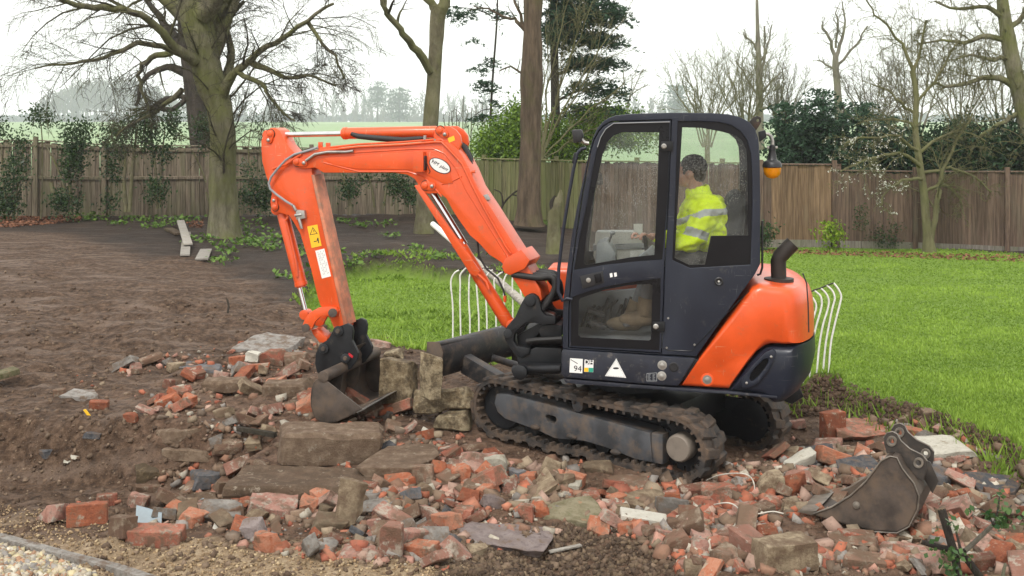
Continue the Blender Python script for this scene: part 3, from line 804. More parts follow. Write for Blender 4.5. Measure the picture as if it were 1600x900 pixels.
con = MB().prism([IN(x, y, .0) for x, y in [(931, 362), (1003, 362), (1003, 375), (1000, 412), (931, 412), (927, 400)]], nb * .16).build('side_console', M_cream, digger, bevel=.012)
MB().prism([IN(x, y, -.02) for x, y in [(926, 383), (1002, 380), (1010, 388), (926, 392)]], nb * .12).build('console_trim', M_grey, con, bevel=.006)
MB().prism([IN(x, y, -.04) for x, y in [(990, 350), (1004, 350), (1004, 366), (990, 366)]], nb * .01).build('control_card', M_white, con)
MB().prism([IN(x, y, -.04) for x, y in [(985, 392), (1010, 390), (1010, 408), (984, 410)]], nb * .01).build('label_plate', M_white, con)
con2 = MB().prism([IN(x, y, -.56) for x, y in [(996, 402), (1020, 384), (1026, 392), (1030, 410), (1026, 440), (1000, 430)]], nb * .10).build('arm_console', M_grey, digger, bevel=.012)
MB().tube([IN(1010, 392, -.50), IN(1009, 376, -.50), IN(1007, 366, -.50)], [.014, .016, .02], 10).build('joystick', M_blackpl, con2)
lev = MB().tube([IN(944, 402, -.42), IN(951, 380, -.42), IN(956, 366, -.42)], .008, 8).build('travel_lever', M_blackpl, digger)
MB().ellipsoid(IN(957, 364, -.42), (.022, .022, .016)).build('lever_knob', M_grey, lev)
MB().prism([IN(x, y, -.5) for x, y in [(932, 380), (948, 375), (962, 395), (962, 412), (930, 414)]], nb * .25).build('front_console', M_grey, digger, bevel=.014)
for i, (a, b_) in enumerate((((915, 508), (948, 504)), ((922, 490), (940, 486)))):
    MB().box((IN(*a, -.45 + .2 * i) + IN(*b_, -.45 + .2 * i)) / 2, (.13, .12, .03), Euler((0, .35, 0)).to_matrix()).build('foot_pedal', M_blackpl, digger, bevel=.006)
# clutter behind the lower door glass
cl = MB(); rnd = random.Random(5)
for i in range(9):
    cl.tube([IN(905 + i * 9, 520 + rnd.uniform(-6, 4), -.1), IN(915 + i * 8, 490 + rnd.uniform(-10, 8), -.05), IN(930 + i * 7, 470 + rnd.uniform(-6, 10), -.02)], .012, 6)
cl.build('cab_hoses', M_hose, digger)
MB().prism([IN(x, y, .1) for x, y in [(900, 460), (1030, 448), (1030, 540), (900, 530)]], nb * .06).build('far_bulkhead', M_grey, digger, bevel=.01)
MB().prism([IN(x, y, -.62) for x, y in [(928, 272), (940, 270), (942, 288), (930, 290)]], nb * .03).build('window_catch', M_blackpl, door, bevel=.004)
MB().prism([IN(x, y, -.60) for x, y in [(1155, 288), (1166, 287), (1166, 299), (1156, 299)]], nb * .03).build('window_catch', M_blackpl, cab, bevel=.004)
M_grease = pm('dried grease', (.10, .035, .018), .5, var=.4, scale=30)
# ---- boom, arm, rams, bucket ----------------------------------------
BW = .23
def plate_pair(pts, off, th, gap):   # two cheeks
    mb = MB(); mb.prism(AL(pts, off), bn * th)
    P = [p + bn * (gap - th) for p in AL(pts, off)]
    mb.prism(P, bn * th); return mb
boom_o = [(455, 254), (455, 246), (460, 239), (470, 236), (484, 236), (500, 232), (520, 231), (580, 229), (640, 226), (665, 221), (684, 219), (700, 222), (713, 230), (722, 243), (733, 263), (745, 292), (769, 328), (793, 366), (818, 405), (844, 452), (847, 468), (840, 477), (828, 474), (818, 462),
          (806, 442), (783, 410), (764, 398), (748, 380), (734, 368), (716, 343), (706, 327), (697, 310), (688, 303), (677, 302), (670, 303), (660, 300), (654, 290), (648, 280), (636, 273), (615, 270), (560, 270), (505, 270), (500, 267), (492, 262), (474, 264), (462, 262)]
boom = MB().prism(AL(boom_o, -BW / 2), bn * BW).build('boom', M_orange, digger, bevel=.010, seg=2)
# raised side plates and weld beads
rib = MB()
for pts in ([(506, 254), (560, 268), (636, 268), (660, 275), (676, 290), (690, 307)],
            [(500, 243), (560, 238), (640, 233), (676, 232), (695, 240), (712, 262), (728, 296), (752, 335), (800, 412)],
            [(690, 288), (705, 284), (722, 275)]):
    rib.tube(AL(pts, -BW / 2), .006, 6)
rib.build('weld_beads', M_orange, boom)
pl = MB().prism(AL([(506, 247), (520, 246), (640, 238), (672, 238), (690, 248), (702, 268), (708, 286), (694, 288), (680, 280), (660, 270), (640, 265), (560, 264), (520, 258)], -BW / 2 - .006), bn * .02)
pl.build('side_stiffener', M_orange, boom, bevel=.004)
hp = MB()
for k, dy in enumerate((0, 4)):
    hp.tube(AL([(500, 236 - dy), (560, 229.5 - dy), (630, 226 - dy), (678, 222 - dy), (690, 222 - dy), (702, 234 - dy), (722, 256), (738, 290), (756, 325), (790, 385), (798, 396)], -BW / 2 - .012 + .03 * k), .0085, 8)
hp.build('hydraulic_pipes', M_orange, boom)
hp2 = MB().tube(AL([(478, 251), (492, 241), (512, 237.5), (540, 237.5), (552, 236)], -BW / 2 - .02), .012, 8)
hp2.build('steel_pipe', M_steel, boom)
for q in ((500, 225), (512, 226)):
    MB().prism(AL([(q[0] - 3, q[1] + 7), (q[0] - 3, q[1] - 3), (q[0] + 3, q[1] - 3), (q[0] + 3, q[1] + 7)], -.05), bn * .02).build('pipe_clip', M_orange, boom, bevel=.002)
for q in ((680, 219), (664, 214)):
    MB().lathe(AP((q[0], q[1] + 4), -BW / 2 + .02), (0, 0, 1), [(0, .014), (.03, .014), (.032, .009)], 10).build('grease_fitting', M_steel, boom)
# work lamp box on the boom's side
bxp = AL([(645, 237), (661, 237), (661, 269), (645, 269)], -BW / 2 - .07)
MB().prism(bxp, bn * .08).build('lamp_guard', M_orange, boom, bevel=.006)
MB().prism(AL([(661.5, 243), (664, 244), (664, 266), (661.5, 267)], -BW / 2 - .05), bn * .05).build('guarded_lamp', M_blackpl, boom, bevel=.003)
MB().tube(AL([(664, 250), (668, 258), (672, 268), (670, 271)], -BW / 2 - .01), .003, 6).build('lamp_cable', M_hose, boom)
# pins
def pin(q, off, r, name, mat, parent, h=.03, plate=None):
    p = AP(q, off)
    o = MB().lathe(p + bn * .02, -bn, [(0, r), (h * .6 + .02, r), (h + .02, r * .75)], 18).build(name, mat, parent)
    return o
def lug_plate(a, b_, off, r, parent):
    A, B = AP(a, off), AP(b_, off); d = (B - A).normalized(); e = d.cross(bn)
    pts = [A + (-d * math.cos(t) + e * math.sin(t)) * r for t in np.linspace(-math.pi / 2, math.pi / 2, 8)][::-1] + [B + (d * math.cos(t) + e * math.sin(t)) * r * .85 for t in np.linspace(-math.pi / 2, math.pi / 2, 8)]
    MB().lathe(A + bn * .012, -bn, [(0, r * 1.22), (.003, r * 1.18)], 18).build('grease_ring', M_grease, parent, smooth=0)
    o = MB().prism(pts, bn * .016).build('pin_plate', M_orange, parent, bevel=.003)
    MB().lathe(A + bn * .004, -bn, [(0, r * .72), (.012, r * .7), (.016, r * .5)], 16).build('pin_head', M_orange, o)
    MB().lathe(B + bn * .004, -bn, [(0, r * .45), (.014, r * .42), (.018, r * .25)], 8).build('lock_bolt', M_steel, o)
lug_plate((463, 253), (475, 254.5), -BW / 2 - .014, .034, boom)
lug_plate((664, 290), (675, 291), -BW / 2 - .014, .034, boom)
# bracket for the arm ram
brk = [(679, 222), (677, 212), (681, 202), (690, 197), (702, 197), (712, 203), (719, 212), (721, 224), (716, 238), (713, 250), (704, 240), (694, 226)]
bk = plate_pair(brk, -.10, .03, .20).build('ram_bracket', M_orange, boom, bevel=.006)
lug_plate((687, 204), (695, 210), -.114, .034, bk)
MB().prism(AL([(699, 216), (709, 212), (711, 219), (702, 223)], -.102), bn * .003).build('yellow_sticker', M_yellow, bk, smooth=0)
# clamp near the boom's foot
cl_ = [(784, 417), (788, 405), (814, 390), (828, 407), (820, 420), (797, 430), (788, 427)]
MB().prism(AL(cl_, -BW / 2 - .035), bn * (BW + .07)).build('hose_clamp', M_orange, boom, bevel=.008)
# decal: white oval with lettering
def ellipse(c, a, b_, ang, off, n=36):
    o = []
    for k in range(n):
        t = 2 * math.pi * k / n
        x, y = a * math.cos(t), b_ * math.sin(t)
        o.append(AP((c[0] + x * math.cos(ang) - y * math.sin(ang), c[1] + x * math.sin(ang) + y * math.cos(ang)), off))
    return o
OVC, OVA = (687.2, 259), R(29)
dec = MB().prism(ellipse(OVC, 18.2, 10.4, OVA, -BW / 2 - .0085), bn * .003).build('oval_sticker', M_ink, boom, smooth=0)
MB().prism(ellipse(OVC, 17, 9.2, OVA, -BW / 2 - .0105), bn * .003).build('oval_face', M_white, dec, smooth=0)
def text(body, pos, xdir, normal, size, mat, parent, name='lettering', shear=0.0, ext=.0006, bold=False):
    cu = bpy.data.curves.new(name, 'FONT'); cu.body = body; cu.size = size; cu.align_x = 'CENTER'; cu.align_y = 'CENTER'; cu.extrude = ext; cu.shear = shear; cu.resolution_u = 3
    if bold: cu.offset = size * .018
    o = bpy.data.objects.new(name, cu); COL.objects.link(o)
    dg = bpy.context.evaluated_depsgraph_get()
    me = bpy.data.meshes.new_from_object(o.evaluated_get(dg))
    bpy.data.objects.remove(o)
    me.name = name; me.materials.clear(); me.materials.append(mat)
    x = xdir.normalized(); z = normal.normalized(); y = z.cross(x).normalized()
    M = Matrix((x, y, z)).transposed().to_4x4(); M.translation = Vector(pos)
    if parent: M.translation -= wloc(parent)
    me.transform(M)
    return link_mesh(name, me, mat, parent)
def tdir(a, b_, f): return f(b_) - f(a)
f_ = lambda p: AP(p, -BW / 2 - .0115)
xd = f_((OVC[0] + 10 * math.cos(OVA), OVC[1] + 10 * math.sin(OVA))) - f_(OVC)
text('HM', f_((679.5, 254.2)), xd, -bn, .040, M_ink, dec, shear=.3)
text('plant', f_((693.5, 262.0)), xd, -bn, .036, M_ink, dec, shear=.3)
MB().prism([f_(p) for p in [(675.0, 253.5), (676.4, 247.6), (677.0, 247.9), (675.8, 253.8)]], bn * .001).build('logo_stroke', M_ink, dec, smooth=0)
# arm (dipper)
arm_o = [Z1(*p) for p in [(63, 140), (63, 112), (70, 92), (82, 76), (96, 67), (112, 67), (128, 76), (137, 95), (152, 125), (172, 148), (190, 160), (232, 178), (240, 205), (242, 228), (355, 745), (358, 770), (340, 790), (322, 780), (305, 740), (270, 690), (262, 665), (238, 565), (200, 440), (176, 398), (160, 375), (135, 368), (112, 362), (96, 345), (95, 325), (100, 300), (92, 270), (78, 230), (66, 185)]]
arm = MB().prism(AL(arm_o, -.085), bn * .17).build('dipper_arm', M_orange, digger, bevel=.009)
MB().prism(AL([Z1(*p) for p in [(236, 232), (250, 232), (366, 760), (352, 764)]], -.085), bn * .17).build('cover_plate', M_orange_worn, arm, bevel=.004)
lug_plate(Z1(94, 88), Z1(89, 110), -.10, .034, arm)
lug_plate(Z1(110, 346), Z1(108, 322), -.10, .030, arm)
MB().tube(AL([Z1(*p) for p in [(104, 212), (125, 203), (150, 196), (185, 172), (205, 160)]], -.12), .011, 8).build('feed_pipe', M_orange, arm)
MB().tube(AL([Z1(*p) for p in [(262, 135), (235, 145), (180, 160), (150, 180), (120, 212), (98, 240), (90, 262), (95, 282), (118, 302), (150, 325), (175, 340)]], -.125), .010, 8).build('arm_hose', M_grey, arm)
va = MB().prism(AL([Z1(*p) for p in [(184, 355), (214, 358), (218, 385), (186, 390)]], -.12), bn * .04)
for a, b_ in (((176, 340), (186, 358)), ((196, 385), (206, 422)), ((182, 375), (206, 372))):
    va.tube(AL([Z1(*a), Z1(*b_)], -.115), .013, 8)
va.build('valve_block', M_steel, arm, bevel=.002)
f2 = lambda p: AP(p, -.0875)
ZS = lambda u, v: (460 + u / 7.5, 330 + v / 7.5)
ys = MB().prism([f2(ZS(*p)) for p in [(150, 180), (268, 156), (318, 405), (202, 432)]], bn * .003).build('warning_sticker', M_yellow, arm, smooth=0)
f3 = lambda p: AP(p, -.0885)
def ring_tri(pts, w, f, name, parent):
    c = (sum(p[0] for p in pts) / 3, sum(p[1] for p in pts) / 3)
    inn = [(c[0] + (p[0] - c[0]) * w, c[1] + (p[1] - c[1]) * w) for p in pts]
    return MB().plate([f(p) for p in pts], [[f(p) for p in inn]], bn * .001).build(name, M_ink, parent, smooth=0)
ring_tri([ZS(214, 186), ZS(272, 264), ZS(180, 280)], .78, f3, 'hazard_triangle', ys)
MB().prism([f3(ZS(*p)) for p in [(222, 222), (228, 220), (232, 245), (226, 247)]], bn * .001).build('hazard_mark', M_ink, ys, smooth=0)
MB().prism([f3(ZS(*p)) for p in [(268, 312), (280, 310), (290, 372), (280, 376), (276, 345), (262, 350)]], bn * .001).build('hazard_figure', M_ink, ys, smooth=0)
MB().prism([f3(ZS(*p)) for p in [(226, 352), (260, 346), (262, 354), (228, 362)]], bn * .001).build('hazard_bucket', M_ink, ys, smooth=0)
wsk = MB().prism([f2(ZS(*p)) for p in [(244, 464), (350, 438), (428, 762), (322, 790)]], bn * .003).build('instruction_sticker', M_white, arm, smooth=0)
tx = MB(); rnd = random.Random(3)
for k in range(5):
    u0 = 272 + k * 17
    for j in range(12):
        v = 475 + j * 23 - k * 4; du = (v - 470) * .245
        if rnd.random() < .8: tx.prism([f3(ZS(u0 + du - 2, v)), f3(ZS(u0 + du + 2, v)), f3(ZS(u0 + du + 6, v + 17)), f3(ZS(u0 + du + 2, v + 17))], bn * .0008)
tx.build('small_print', M_grey, wsk, smooth=0)
# rams
def ram(a, b_, split, off, rb, rr, name, rodfirst=True, parent=digger):
    """rod runs from a to split, barrel from split to b"""
    A, B, S = AP(a, off), AP(b_, off), AP(split, off); d = (B - A).normalized()
    o = MB().lathe(S, d, [(-.012, rb * .82), (0, rb * .82), (0.001, rb * 1.08), (.03, rb * 1.08), (.032, rb), ((B - S).length - .05, rb), ((B - S).length, rb * .55)], 22)
    ro = o.build(name, M_orange, parent, smooth=35)
    MB().lathe(A, d, [(0, rr), ((S - A).length + .05, rr)], 18).build('ram_rod', M_chrome, ro)
    MB().cyl(A - bn * .045, A + bn * .045, rr * 1.9, 18).build('rod_eye', M_orange, ro, bevel=.004)
    MB().cyl(B - bn * .05, B + bn * .05, rb * .95, 18).build('barrel_eye', M_orange, ro, bevel=.004)
    return ro
r1 = ram((421, 211), (690, 206), (537, 208.5), 0.0, .046, .022, 'arm_ram')
MB().tube(AL([(549, 209), (560, 213), (590, 216), (630, 219), (655, 216.5), (664, 216)], -.075), [.016, .022, .024, .024, .020, .012], 10).build('ram_hose', M_hose, r1)
r2 = ram((669, 291), (803, 508), (715, 377), -.03, .052, .030, 'boom_ram')
MB().prism(AL([(647, 290), (655, 288), (750, 424), (744, 432), (735, 428)], -.115), bn * .022).build('rod_guard', M_orange, r2, bevel=.004)
MB().tube(AL([(727, 392), (735, 402), (744, 425), (760, 440), (764, 452)], -.10), .014, 8).build('ram_pipe', M_orange, r2)
MB().tube(AL([(746, 373), (748, 400), (760, 420), (778, 435), (786, 452), (789, 462)], -.06), .008, 8).build('ram_hose', M_hose, r2)
MB().lathe(AP((789, 462), -.06), Vector((0, 0, -1)), [(0, .012), (.03, .014), (.05, .01)], 10).build('hose_fitting', M_orange, r2)
r3 = ram(Z1(221, 722), Z1(126, 352), Z1(205, 622), -.0, .050, .021, 'bucket_ram')
MB().tube(AL([Z1(*p) for p in [(150, 392), (158, 380), (150, 365)]], -.06), .012, 8).build('ram_pipe', M_orange, r3)
MB().tube(AL([Z1(*p) for p in [(150, 395), (165, 450), (185, 540), (190, 590)]], -.055), .012, 8).build('ram_pipe', M_orange, r3)
# bucket linkage
lk = [Z6(*p) for p in [(112, 168), (122, 140), (150, 98), (200, 72), (255, 66), (292, 70), (306, 92), (296, 116), (278, 124), (238, 116), (205, 124), (180, 150), (162, 188), (140, 200), (120, 192)]]
lko = plate_pair(lk, -.115, .028, .23).build('bucket_link', M_orange, digger, bevel=.006)
MB().cyl(AP(Z6(130, 182), -.14), AP(Z6(130, 182), .14), .034, 16).build('link_pin', M_mudsteel, lko, bevel=.004)
MB().cyl(AP(Z6(276, 100), -.15), AP(Z6(276, 100), .14), .036, 16).build('link_pin', M_mudsteel, lko, bevel=.004)
lk2 = [Z6(*p) for p in [(158, 190), (190, 186), (250, 238), (238, 262), (205, 262), (168, 215)]]
MB().prism(AL(lk2, -.06), bn * .12).build('push_link', M_orange, lko, bevel=.008)
# quick hitch
qh = [Z6(*p) for p in [(325, 168), (352, 158), (378, 170), (386, 200), (380, 250), (398, 285), (414, 318), (410, 350), (372, 405), (300, 425), (215, 446), (190, 420), (180, 375), (184, 320), (205, 272), (250, 245), (272, 205), (290, 180)]]
qo = plate_pair(qh, -.15, .035, .30).build('quick_hitch', M_black, digger, bevel=.006)
for c, r in (((305, 198), .040), ((226, 294), .038), ((345, 345), .036)):
    MB().cyl(AP(Z6(*c), -.185), AP(Z6(*c), .185), r, 18).build('hitch_pin', M_black, qo, bevel=.005)
    MB().lathe(AP(Z6(*c), -.185), -bn, [(0, r * .5), (.012, r * .45)], 10).build('pin_bolt', M_mudsteel, qo)
MB().prism(AL([Z6(*p) for p in [(355, 300), (405, 280), (400, 292), (372, 318), (385, 345), (380, 372), (360, 375)]], -.10), bn * .18).build('latch', M_mudsteel, qo, bevel=.004)
MB().prism(AL([Z6(*p) for p in [(362, 318), (384, 335), (382, 345), (362, 330)]], -.165), bn * .02).build('red_marker', pm('red marker paint', (.5, .02, .03), .5), qo)
# wide grading bucket
bp = [Z6(*p) for p in [(225, 455), (205, 452), (180, 466), (163, 500), (156, 560), (158, 605), (168, 645), (186, 676), (215, 694), (255, 696), (300, 688), (360, 662), (440, 622)]]
def bucket(bp, f, w, n, name, mat, parent, th=.014):
    """curved shell of the profile swept along n, with side plates and a rim tube"""
    P = [f(p) for p in bp]; c = sum(P, Vector()) / len(P); inn = []
    for i in range(len(P)):
        t = (P[min(i + 1, len(P) - 1)] - P[max(i - 1, 0)]).normalized(); d = t.cross(n).normalized()
        if d.dot(c - P[i]) < 0: d = -d
        inn.append(P[i] + d * th)
    mb = MB(); mb.prism(P + inn[::-1], n * w)
    o = mb.build(name, mat, parent, bevel=.003)
    MB().prism(P, n * .016).build('side_plate', mat, o, bevel=.004)
    MB().prism([p + n * (w - .016) for p in P], n * .016).build('side_plate', mat, o, bevel=.004)
    return o, P
bu, BPp = bucket(bp, lambda p: AP(p, -.5), 1.0, bn, 'bucket', M_mudsteel, digger)
rim = BPp[0] + Vector((0, 0, .012))
MB().cyl(rim - bn * .004, rim + bn * 1.004, .045, 20).build('rim_tube', M_mudsteel, bu, bevel=.006)
lip = BPp[-1]; ld = (BPp[-1] - BPp[-2]).normalized(); ln = ld.cross(bn)
MB().prism([lip + ln * .008, lip + ld * .06, lip - ln * .008, lip - ld * .06 - ln * .006, lip - ld * .06 + ln * .008], bn * 1.0).build('cutting_edge', M_steel, bu, bevel=.002)
for o_ in (.30, .62):
    MB().prism([p + bn * o_ for p in AL([Z6(*p) for p in [(215, 462), (240, 470), (225, 560), (200, 600), (165, 600), (162, 520)]], -.5)], bn * .02).build('hanger_plate', M_mudsteel, bu, bevel=.003)
MB().ellipsoid(AP(Z6(250, 640), 0) , (.16, .42, .06), Matrix.Rotation(-SW, 3, 'Z')).build('soil_in_bucket', M_ground, bu)
# swing post, base brackets and hoses
sp_o = [ZH(*p) for p in [(215, 265), (240, 268), (268, 288), (284, 330), (300, 392), (325, 420), (395, 425), (395, 478), (300, 486), (250, 472), (190, 476), (140, 510), (108, 548), (100, 600), (122, 635), (215, 648), (212, 690), (160, 718), (112, 700), (70, 645), (40, 590), (30, 535), (55, 492), (110, 430), (150, 340), (185, 280)]]
so = plate_pair(sp_o, -.17, .05, .34).build('swing_post', M_black, digger, bevel=.010)
MB().cyl(AP(ZH(218, 315), -.19), AP(ZH(218, 315), .19), .042, 20).build('boom_foot_pin', M_black, so, bevel=.006)
MB().cyl(AP(ZH(62, 545), -.18), AP(ZH(62, 545), .18), .036, 20).build('ram_foot_pin', M_black, so, bevel=.006)
MB().prism(AL([ZH(*p) for p in [(120, 560), (250, 490), (392, 440), (392, 470), (260, 560), (230, 640), (130, 630)]], -.10), bn * .2).build('post_web', M_black, so, bevel=.01)
hb = MB()
hb.prism(BL([ZH(*p) for p in [(275, 520), (310, 488), (350, 478), (440, 486), (440, 570), (290, 572)]], -.22), nb * .44)
hb.prism(BL([ZH(*p) for p in [(120, 700), (260, 640), (440, 650), (440, 760), (130, 762)]], -.22), nb * .44)
hb.prism(BL([ZH(*p) for p in [(130, 765), (440, 770), (440, 800), (430, 830), (200, 842), (150, 820)]], -.30), nb * .5)
hbo = hb.build('swing_bracket', M_black, digger, bevel=.012)
MB().prism(BL([ZH(*p) for p in [(300, 380), (340, 395), (385, 412), (395, 428), (310, 420)]], -.1), nb * .12).build('casting_cap', M_steel, hbo, bevel=.008)
MB().tube([AP(ZH(100, 800), -.2), AP(ZH(440, 790), -.3)], .030, 12).build('bracket_tube', M_black, hbo)
MB().lathe(AP(ZH(155, 812), -.28), -bn, [(0, .055), (.04, .055), (.05, .03)], 18).build('bracket_pin', M_black, hbo)
hs = MB(); rnd = random.Random(9)
for k in range(6):
    a = (90 + k * 22, 128 - k * 9); o = -.12 + k * .05
    e = (330 - k * 8, 340)
    top = (395 + (k % 3) * 16, 170 + k * 7)
    pts = [(a[0], a[1]), (a[0] + 80, a[1] + 12 + k * 3), (a[0] + 190, a[1] + 25 + k * 4), (top[0] - 30, top[1] - 25), (top[0], top[1] + 20), (top[0] - 12, top[1] + 80), (e[0] + 18, e[1] - 25), (e[0] - 25, e[1] + 40)]
    cp = AL([ZH(*p) for p in pts], o)
    sm = []
    for i in range(len(cp) - 1):
        p0, p1, p2, p3 = cp[max(i - 1, 0)], cp[i], cp[i + 1], cp[min(i + 2, len(cp) - 1)]
        for t in (0, .25, .5, .75):
            sm.append(.5 * ((2 * p1) + (p2 - p0) * t + (2 * p0 - 5 * p1 + 4 * p2 - p3) * t * t + (3 * p1 - p0 - 3 * p2 + p3) * t ** 3))
    hs.tube(sm + [cp[-1]], .024 + .004 * (k % 2), 10)
for k in range(7):
    o = -.14 + k * .04
    hs.tube([AP(ZH(195 + 6 * (k % 3), 600 + k * 5), o), AP(ZH(270, 590 + k * 8), o - .02), AP(ZH(360, 585 + k * 7), o), AP(ZH(445, 580 + k * 9), o)], .020, 8)
hs.build('hydraulic_hoses', M_hose, digger)
lh = MB()
cp = AL([Z2(*p) for p in [(152, 110), (175, 125), (192, 160), (200, 200), (212, 235), (240, 290), (248, 300)]], .02)
lh.tube(cp, .028, 10); lh.tube([p + bn * .05 for p in cp], .022, 8)
lho = lh.build('boom_hose', M_hose, digger)
MB().tube(AL([Z2(*p) for p in [(215, 205), (202, 208), (204, 225), (225, 270), (300, 420), (345, 470)]], -.10), .013, 8).build('far_pipe', M_orange, boom)
MB().prism(AL([Z2(*p) for p in [(232, 285), (248, 280), (258, 298), (242, 304)]], -.10), bn * .06).build('pipe_fitting', M_steel, boom, bevel=.003)
# stickers on the skirt
fs = lambda p: BP(p, -.7375)
fs2 = lambda p: BP(p, -.7385)
ZD = lambda u, v: (870 + u / 7.62, 540 + v / 7.62)
s94 = MB().prism([fs(ZD(*p)) for p in [(158, 150), (310, 160), (304, 330), (150, 320)]], nb * .003).build('number_sticker', M_white, skirt, smooth=0)
xd = fs2(ZD(300, 285)) - fs2(ZD(200, 278))
text('94', fs2(ZD(248, 277)), xd, -nb, .058, M_ink, s94, name='number')
MB().prism([fs2(ZD(*p)) for p in [(162, 168), (168, 164), (250, 212), (245, 218)]], nb * .001).build('black_stroke', M_ink, s94, smooth=0)
sq = MB().prism([fs(ZD(*p)) for p in [(330, 172), (436, 178), (434, 318), (324, 312)]], nb * .003).build('colour_sticker', M_white, skirt, smooth=0)
MB().prism([fs2(ZD(*p)) for p in [(332, 174), (434, 180), (434, 226), (330, 220)]], nb * .001).build('black_band', M_ink, sq, smooth=0)
text('DH', BP(ZD(384, 200), -.7392), xd, -nb, .046, M_white, sq, bold=True)
MB().prism([fs2(ZD(*p)) for p in [(328, 262), (376, 264), (376, 312), (325, 310)]], nb * .001).build('yellow_square', M_yellow, sq, smooth=0)
MB().prism([fs2(ZD(*p)) for p in [(378, 264), (434, 266), (432, 316), (378, 314)]], nb * .001).build('green_square', M_green, sq, smooth=0)
st_ = MB().prism([fs(ZD(*p)) for p in [(708, 154), (826, 384), (574, 362)]], nb * .003).build('triangle_sticker', M_white, skirt, smooth=0)
MB().prism([fs2(ZD(704 + 36 * math.cos(t), 270 + 12 * math.sin(t))) for t in np.linspace(0, 2 * math.pi, 14)[:-1]], nb * .001).build('oval_mark', M_ink, st_, smooth=0)
dsh = MB()
for a, b_ in (((704, 172), (590, 356)), ((590, 356), (808, 374)), ((808, 374), (708, 172))):
    for k in range(11):
        t0, t1 = k / 11, (k + .55) / 11
        p = [(a[0] + (b_[0] - a[0]) * t, a[1] + (b_[1] - a[1]) * t) for t in (t0, t1)]
        nn = Vector((p[1][1] - p[0][1], p[0][0] - p[1][0])).normalized() * 2.2
        dsh.prism([fs2(ZD(*q)) for q in [(p[0][0] - nn[0], p[0][1] - nn[1]), (p[1][0] - nn[0], p[1][1] - nn[1]), (p[1][0] + nn[0], p[1][1] + nn[1]), (p[0][0] + nn[0], p[0][1] + nn[1])]], nb * .001)
dsh.build('dashed_line', M_grey, st_, smooth=0)
it = MB().plate([fs(ZD(*p)) for p in [(1070, 330), (1190, 322), (1192, 425), (1068, 425)]], [[fs(ZD(*p)) for p in [(1076, 336), (1184, 328), (1186, 419), (1074, 419)]]], nb * .002)
for k in range(7):
    for u in (1088, 1140): it.prism([fs(ZD(*p)) for p in [(u, 342 + k * 11), (u + 32 - (k % 3) * 6, 341 + k * 11), (u + 32 - (k % 3) * 6, 345 + k * 11), (u, 346 + k * 11)]], nb * .002)
it.build('faint_notice', M_grey, skirt, smooth=0)
# ================================================================== TREES, HEDGES, FENCES, FIELD EDGE
def bark(name, a, b, moss=(.10, .11, .03), mossy=.5, scale=6, stretch=.25):
    m, nt, bs, N, L = new_mat(name)
    v = tex_coord(nt)
    n1 = noise_tex(nt, scale, 9, scale3(nt, v, (1, 1, stretch)), .7)
    c = ramp(nt, n1.outputs['Fac'], [(.38, a), (.62, b)])
    n2 = noise_tex(nt, 1.7, 6, v, .6)
    f = ramp(nt, n2.outputs['Fac'], [(.62 - mossy * .35, (0, 0, 0)), (.80 - mossy * .25, (1, 1, 1))])
    c = mixc(nt, math_n(nt, 'MULTIPLY', f, .85), c, moss)
    L.new(c, bs.inputs['Base Color']); bs.inputs['Roughness'].default_value = .9; bs.inputs['Specular IOR Level'].default_value = .2
    n3 = noise_tex(nt, scale * 3, 8, scale3(nt, v, (1, 1, stretch * .7)), .75)
    bump(nt, bs, math_n(nt, 'ADD', n3.outputs['Fac'], n1.outputs['Fac']), 1.0, .09)
    return m
def leafmat(name, a, b, rough=.45, trans=.25):
    m, nt, bs, N, L = new_mat(name)
    at_ = N.new('ShaderNodeAttribute'); at_.attribute_name = 'tone'
    c = ramp(nt, at_.outputs['Fac'], [(0, a), (1, b)])
    L.new(c, bs.inputs['Base Color']); bs.inputs['Roughness'].default_value = rough; bs.inputs['Specular IOR Level'].default_value = .2
    tl = N.new('ShaderNodeBsdfTranslucent'); L.new(c, tl.inputs['Color'])
    mx = N.new('ShaderNodeMixShader'); mx.inputs[0].default_value = trans
    L.new(bs.outputs[0], mx.inputs[1]); L.new(tl.outputs[0], mx.inputs[2]); L.new(mx.outputs[0], N['Material Output'].inputs['Surface'])
    return m
M_bark_a = bark('mossy grey bark', (.115, .105, .066), (.26, .24, .16), (.17, .185, .055), .62, 8)
M_bark_b = bark('green grey bark', (.12, .105, .065), (.24, .22, .14), (.15, .155, .055), .6, 4, .5)
M_bark_c = bark('red brown bark', (.080, .058, .040), (.185, .135, .092), (.12, .11, .05), .30, 7, .15)
M_bark_d = bark('dark bark', (.035, .030, .026), (.09, .075, .06), (.06, .06, .03), .3)
M_twig_dark = bark('dark twigs', (.050, .042, .032), (.105, .090, .066), (.13, .13, .05), .5)
M_twig_green = bark('lichen green twigs', (.13, .12, .062), (.23, .215, .115), (.17, .175, .07), .6)
M_twig_pale = bark('pale twigs', (.14, .125, .10), (.24, .22, .17), (.2, .2, .12), .5)
M_leaf_dark = leafmat('dark evergreen leaves', (.008, .022, .010), (.030, .072, .026))
M_leaf_con = leafmat('conifer sprays', (.014, .036, .019), (.055, .110, .058), .6)
M_leaf_laurel = leafmat('fresh green leaves', (.045, .100, .010), (.19, .30, .030), .4)
M_leaf_ivy = leafmat('holly leaves', (.014, .036, .012), (.055, .10, .032), .35)
M_leaf_weed = leafmat('weed leaves', (.045, .10, .015), (.16, .26, .05), .5)
M_leaf_yel = leafmat('yellow green leaves', (.10, .19, .01), (.26, .36, .03), .4)
M_blossom = leafmat('white blossom', (.62, .62, .56), (.85, .84, .78), .6)

